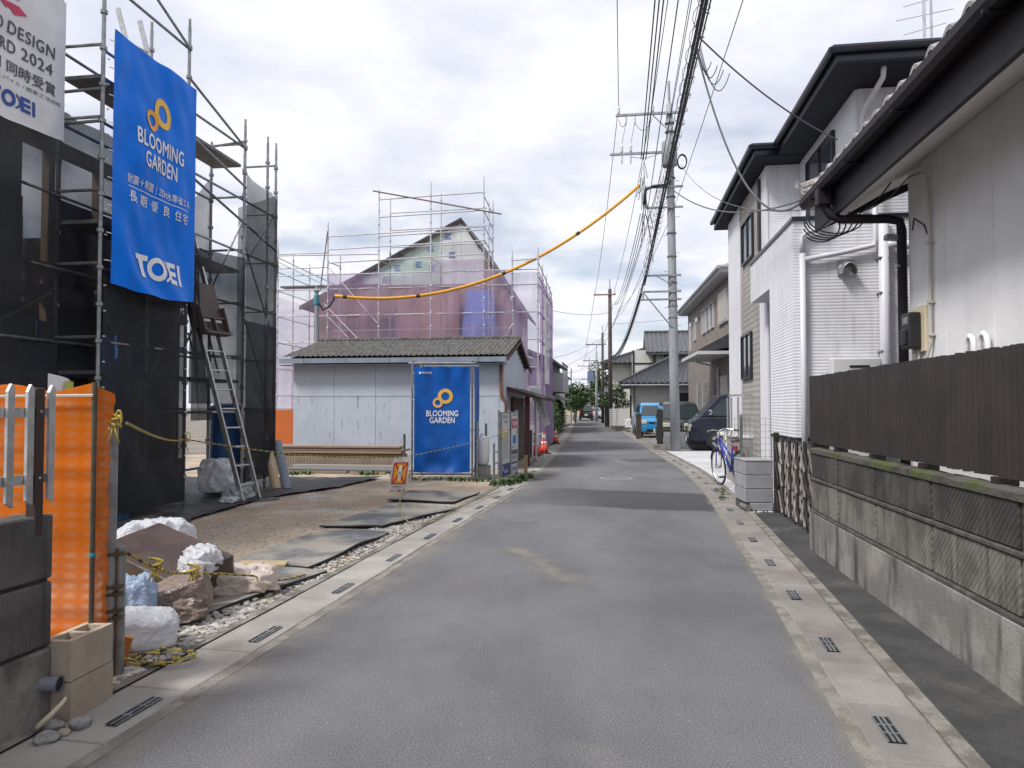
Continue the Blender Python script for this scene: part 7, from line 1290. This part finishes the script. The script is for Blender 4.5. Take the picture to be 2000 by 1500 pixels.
for k_, (ox_, oz_, sl2, lb_) in enumerate(((-.5, 9.2, .15, 'thin line left of the triple power line overhead'), (-.62, 8.6, .146, 'thin line close beside the triple power line overhead'), (-.3, 9.9, .139, 'thin line over the transformer overhead'), (-.75, 7.0, .1435, 'thin line just left of the thick bundle lower down'), (-.1, 8.0, .136, 'thin line nearest the bungalow roof overhead'))):
    q_ = off(ox_, oz_); wire(lb_, back(q_, dz=.5, sl_=sl2), q_, .2 + .05 * k_, .008, black_c); wire(lb_.replace('overhead', 'running on to the brown pole').replace('lower down', 'running on to the brown pole'), q_, (P2[0] - .3 + .2 * k_, P2[1], 6.0 + .5 * k_), .5, .009, black_c)
def spiral(label, p, q, d, r, pitch, m=grey_c, rt=.006):
    base_ = sag(p, q, d, 40); L_ = sum((b - a).length for a, b in zip(base_, base_[1:])); n = int(L_ / pitch * 10); pts = []
    for i in range(n + 1):
        t_ = i / n; k = min(39, int(t_ * 40)); c_ = base_[k].lerp(base_[k + 1], t_ * 40 - k); a = 2 * pi * t_ * L_ / pitch; pts.append(c_ + Vector((r * cos(a), 0, r * sin(a) - r)))
    mb = MB(); mb.tube(base_, .008, 5); mb.tube(pts, rt, 4, caps=False); return tag(mb.build('spiral_hanger', m), label, 'cable', 'overhead lines')
sp0 = off(-.6, 7.6); spiral('looping spiral hanger cable overhead left of the thick bundle', back(sp0, dz=1.6, yb=-8, sl_=.14), sp0, .1, .13, .62); sp1 = (cb_[0] + .06, cb_[1], cb_[2] + .1); spiral('tight spiral hanger wound along the thick bundle', back(sp1, yb=-6, dz=.75, sl_=.142), sp1, .08, .07, .55); spiral('spiral hanger sagging from the grey pole to the brown pole', (tb[0] + .05, tb[1], tb[2] + .4), (P2[0], P2[1], 5.1), .85, .1, .45)
spiral('spiral hanger from the upper arm down to the lower bracket of the grey pole', off(-.35, 9.3, -.4), off(-1.0, 6.1), -.3, .09, .22)
for z0, z1, y0, y1, x0, x1, lb in ((8.4, 7.5, 49.6, 68.5, 6.9, 8.2, 'upper line between the brown pole and the third pole'), (5.0, 5.2, 49.6, 68.5, 6.72, 8.5, 'black telephone line between the brown pole and the third pole'), (7.4, 6.5, 68.5, 97.5, 7.2, 9.3, 'far left line running on from the third pole arm'), (5.2, 5.0, 68.5, 97.5, 8.55, 10.3, 'far telephone line running on to the slim pole'), (9.5, 7.6, 49.6, 68.5, 5.7, 7.0, 'left power line between the brown pole and the third pole')):
    wire(lb, (x0, y0, z0), (x1, y1, z1), .35, .014, black_c, 14)
for p, q, lb in (((6.7, 49.6, 8.0), (.9, 27.4, 5.3), 'service line from the brown pole down to the mauve scaffold'), ((6.7, 49.6, 6.6), (2.4, 43, 4.4), 'service line from the brown pole to the grey house roof'), ((6.7, 49.6, 6.4), (3.0, 44, 3.9), 'lower service line from the brown pole to the grey house'), ((6.8, 49.6, 7.2), (12, 33, 6.4), 'service line from the brown pole across to the brown house'), ((8.6, 68.5, 6.2), (4.2, 58, 4.2), 'thin service line crossing the far end of the street'), ((8.95, 77, 5.8), (3.2, 70, 4.6), 'higher thin line crossing the far end of the street'), ((8.95, 77, 4.8), (3.5, 72, 4.3), 'lower thin line crossing the far end of the street'), ((10.3, 97.5, 5.2), (1.5, 92, 5.6), 'farthest line crossing the street by the slim pole')):
    wire(lb, p, q, .25, .011, grey_c, 10)
wire('service cable dropping from the thick bundle to the bungalow eave', (2.42, 9.4, 6.2), (3.36, 8.15, 3.9), .9, .013, grey_c); wire('taut service cable running to the white house wall', (2.35, 9.0, 6.15), (4.5, 9.95, 5.2), .12, .011, grey_c); wire('service cable from mid street bundle to the bungalow eave corner', (3.2, 14.8, 6.05), (3.42, 8.2, 3.9), .35, .011, grey_c); wire('long thin line from the grey pole to the bungalow eave', (5.75, 24.5, 9.75), (3.45, 8.2, 3.75), .5, .008, grey_c)
lp = MB()
for k in range(4): lp.tube(sag((2.42 + .02 * k, 9.4, 6.2), (2.6 + .08 * k, 9.35, 6.0 - .05 * k), .2 + .06 * k, 10), .007, 4)
tag(lp.build('cable_loops', grey_c), 'loose loops of thin cable hanging off the thick bundle overhead', 'cable')
tang = MB(); rk = random.Random(5)
for k in range(5): tang.tube([(3.36 + .22 * sin(a) * (1 + .1 * k) + .1, 8.1 - .1 * k, 3.62 + .15 * cos(a) - .12 * sin(a / 2)) for a in [i * .33 + .4 * k for i in range(13)]], .009, 4)
tag(tang.build('cable_loops', black_c), 'black cable loops hanging under the bungalow eave corner', 'cable')
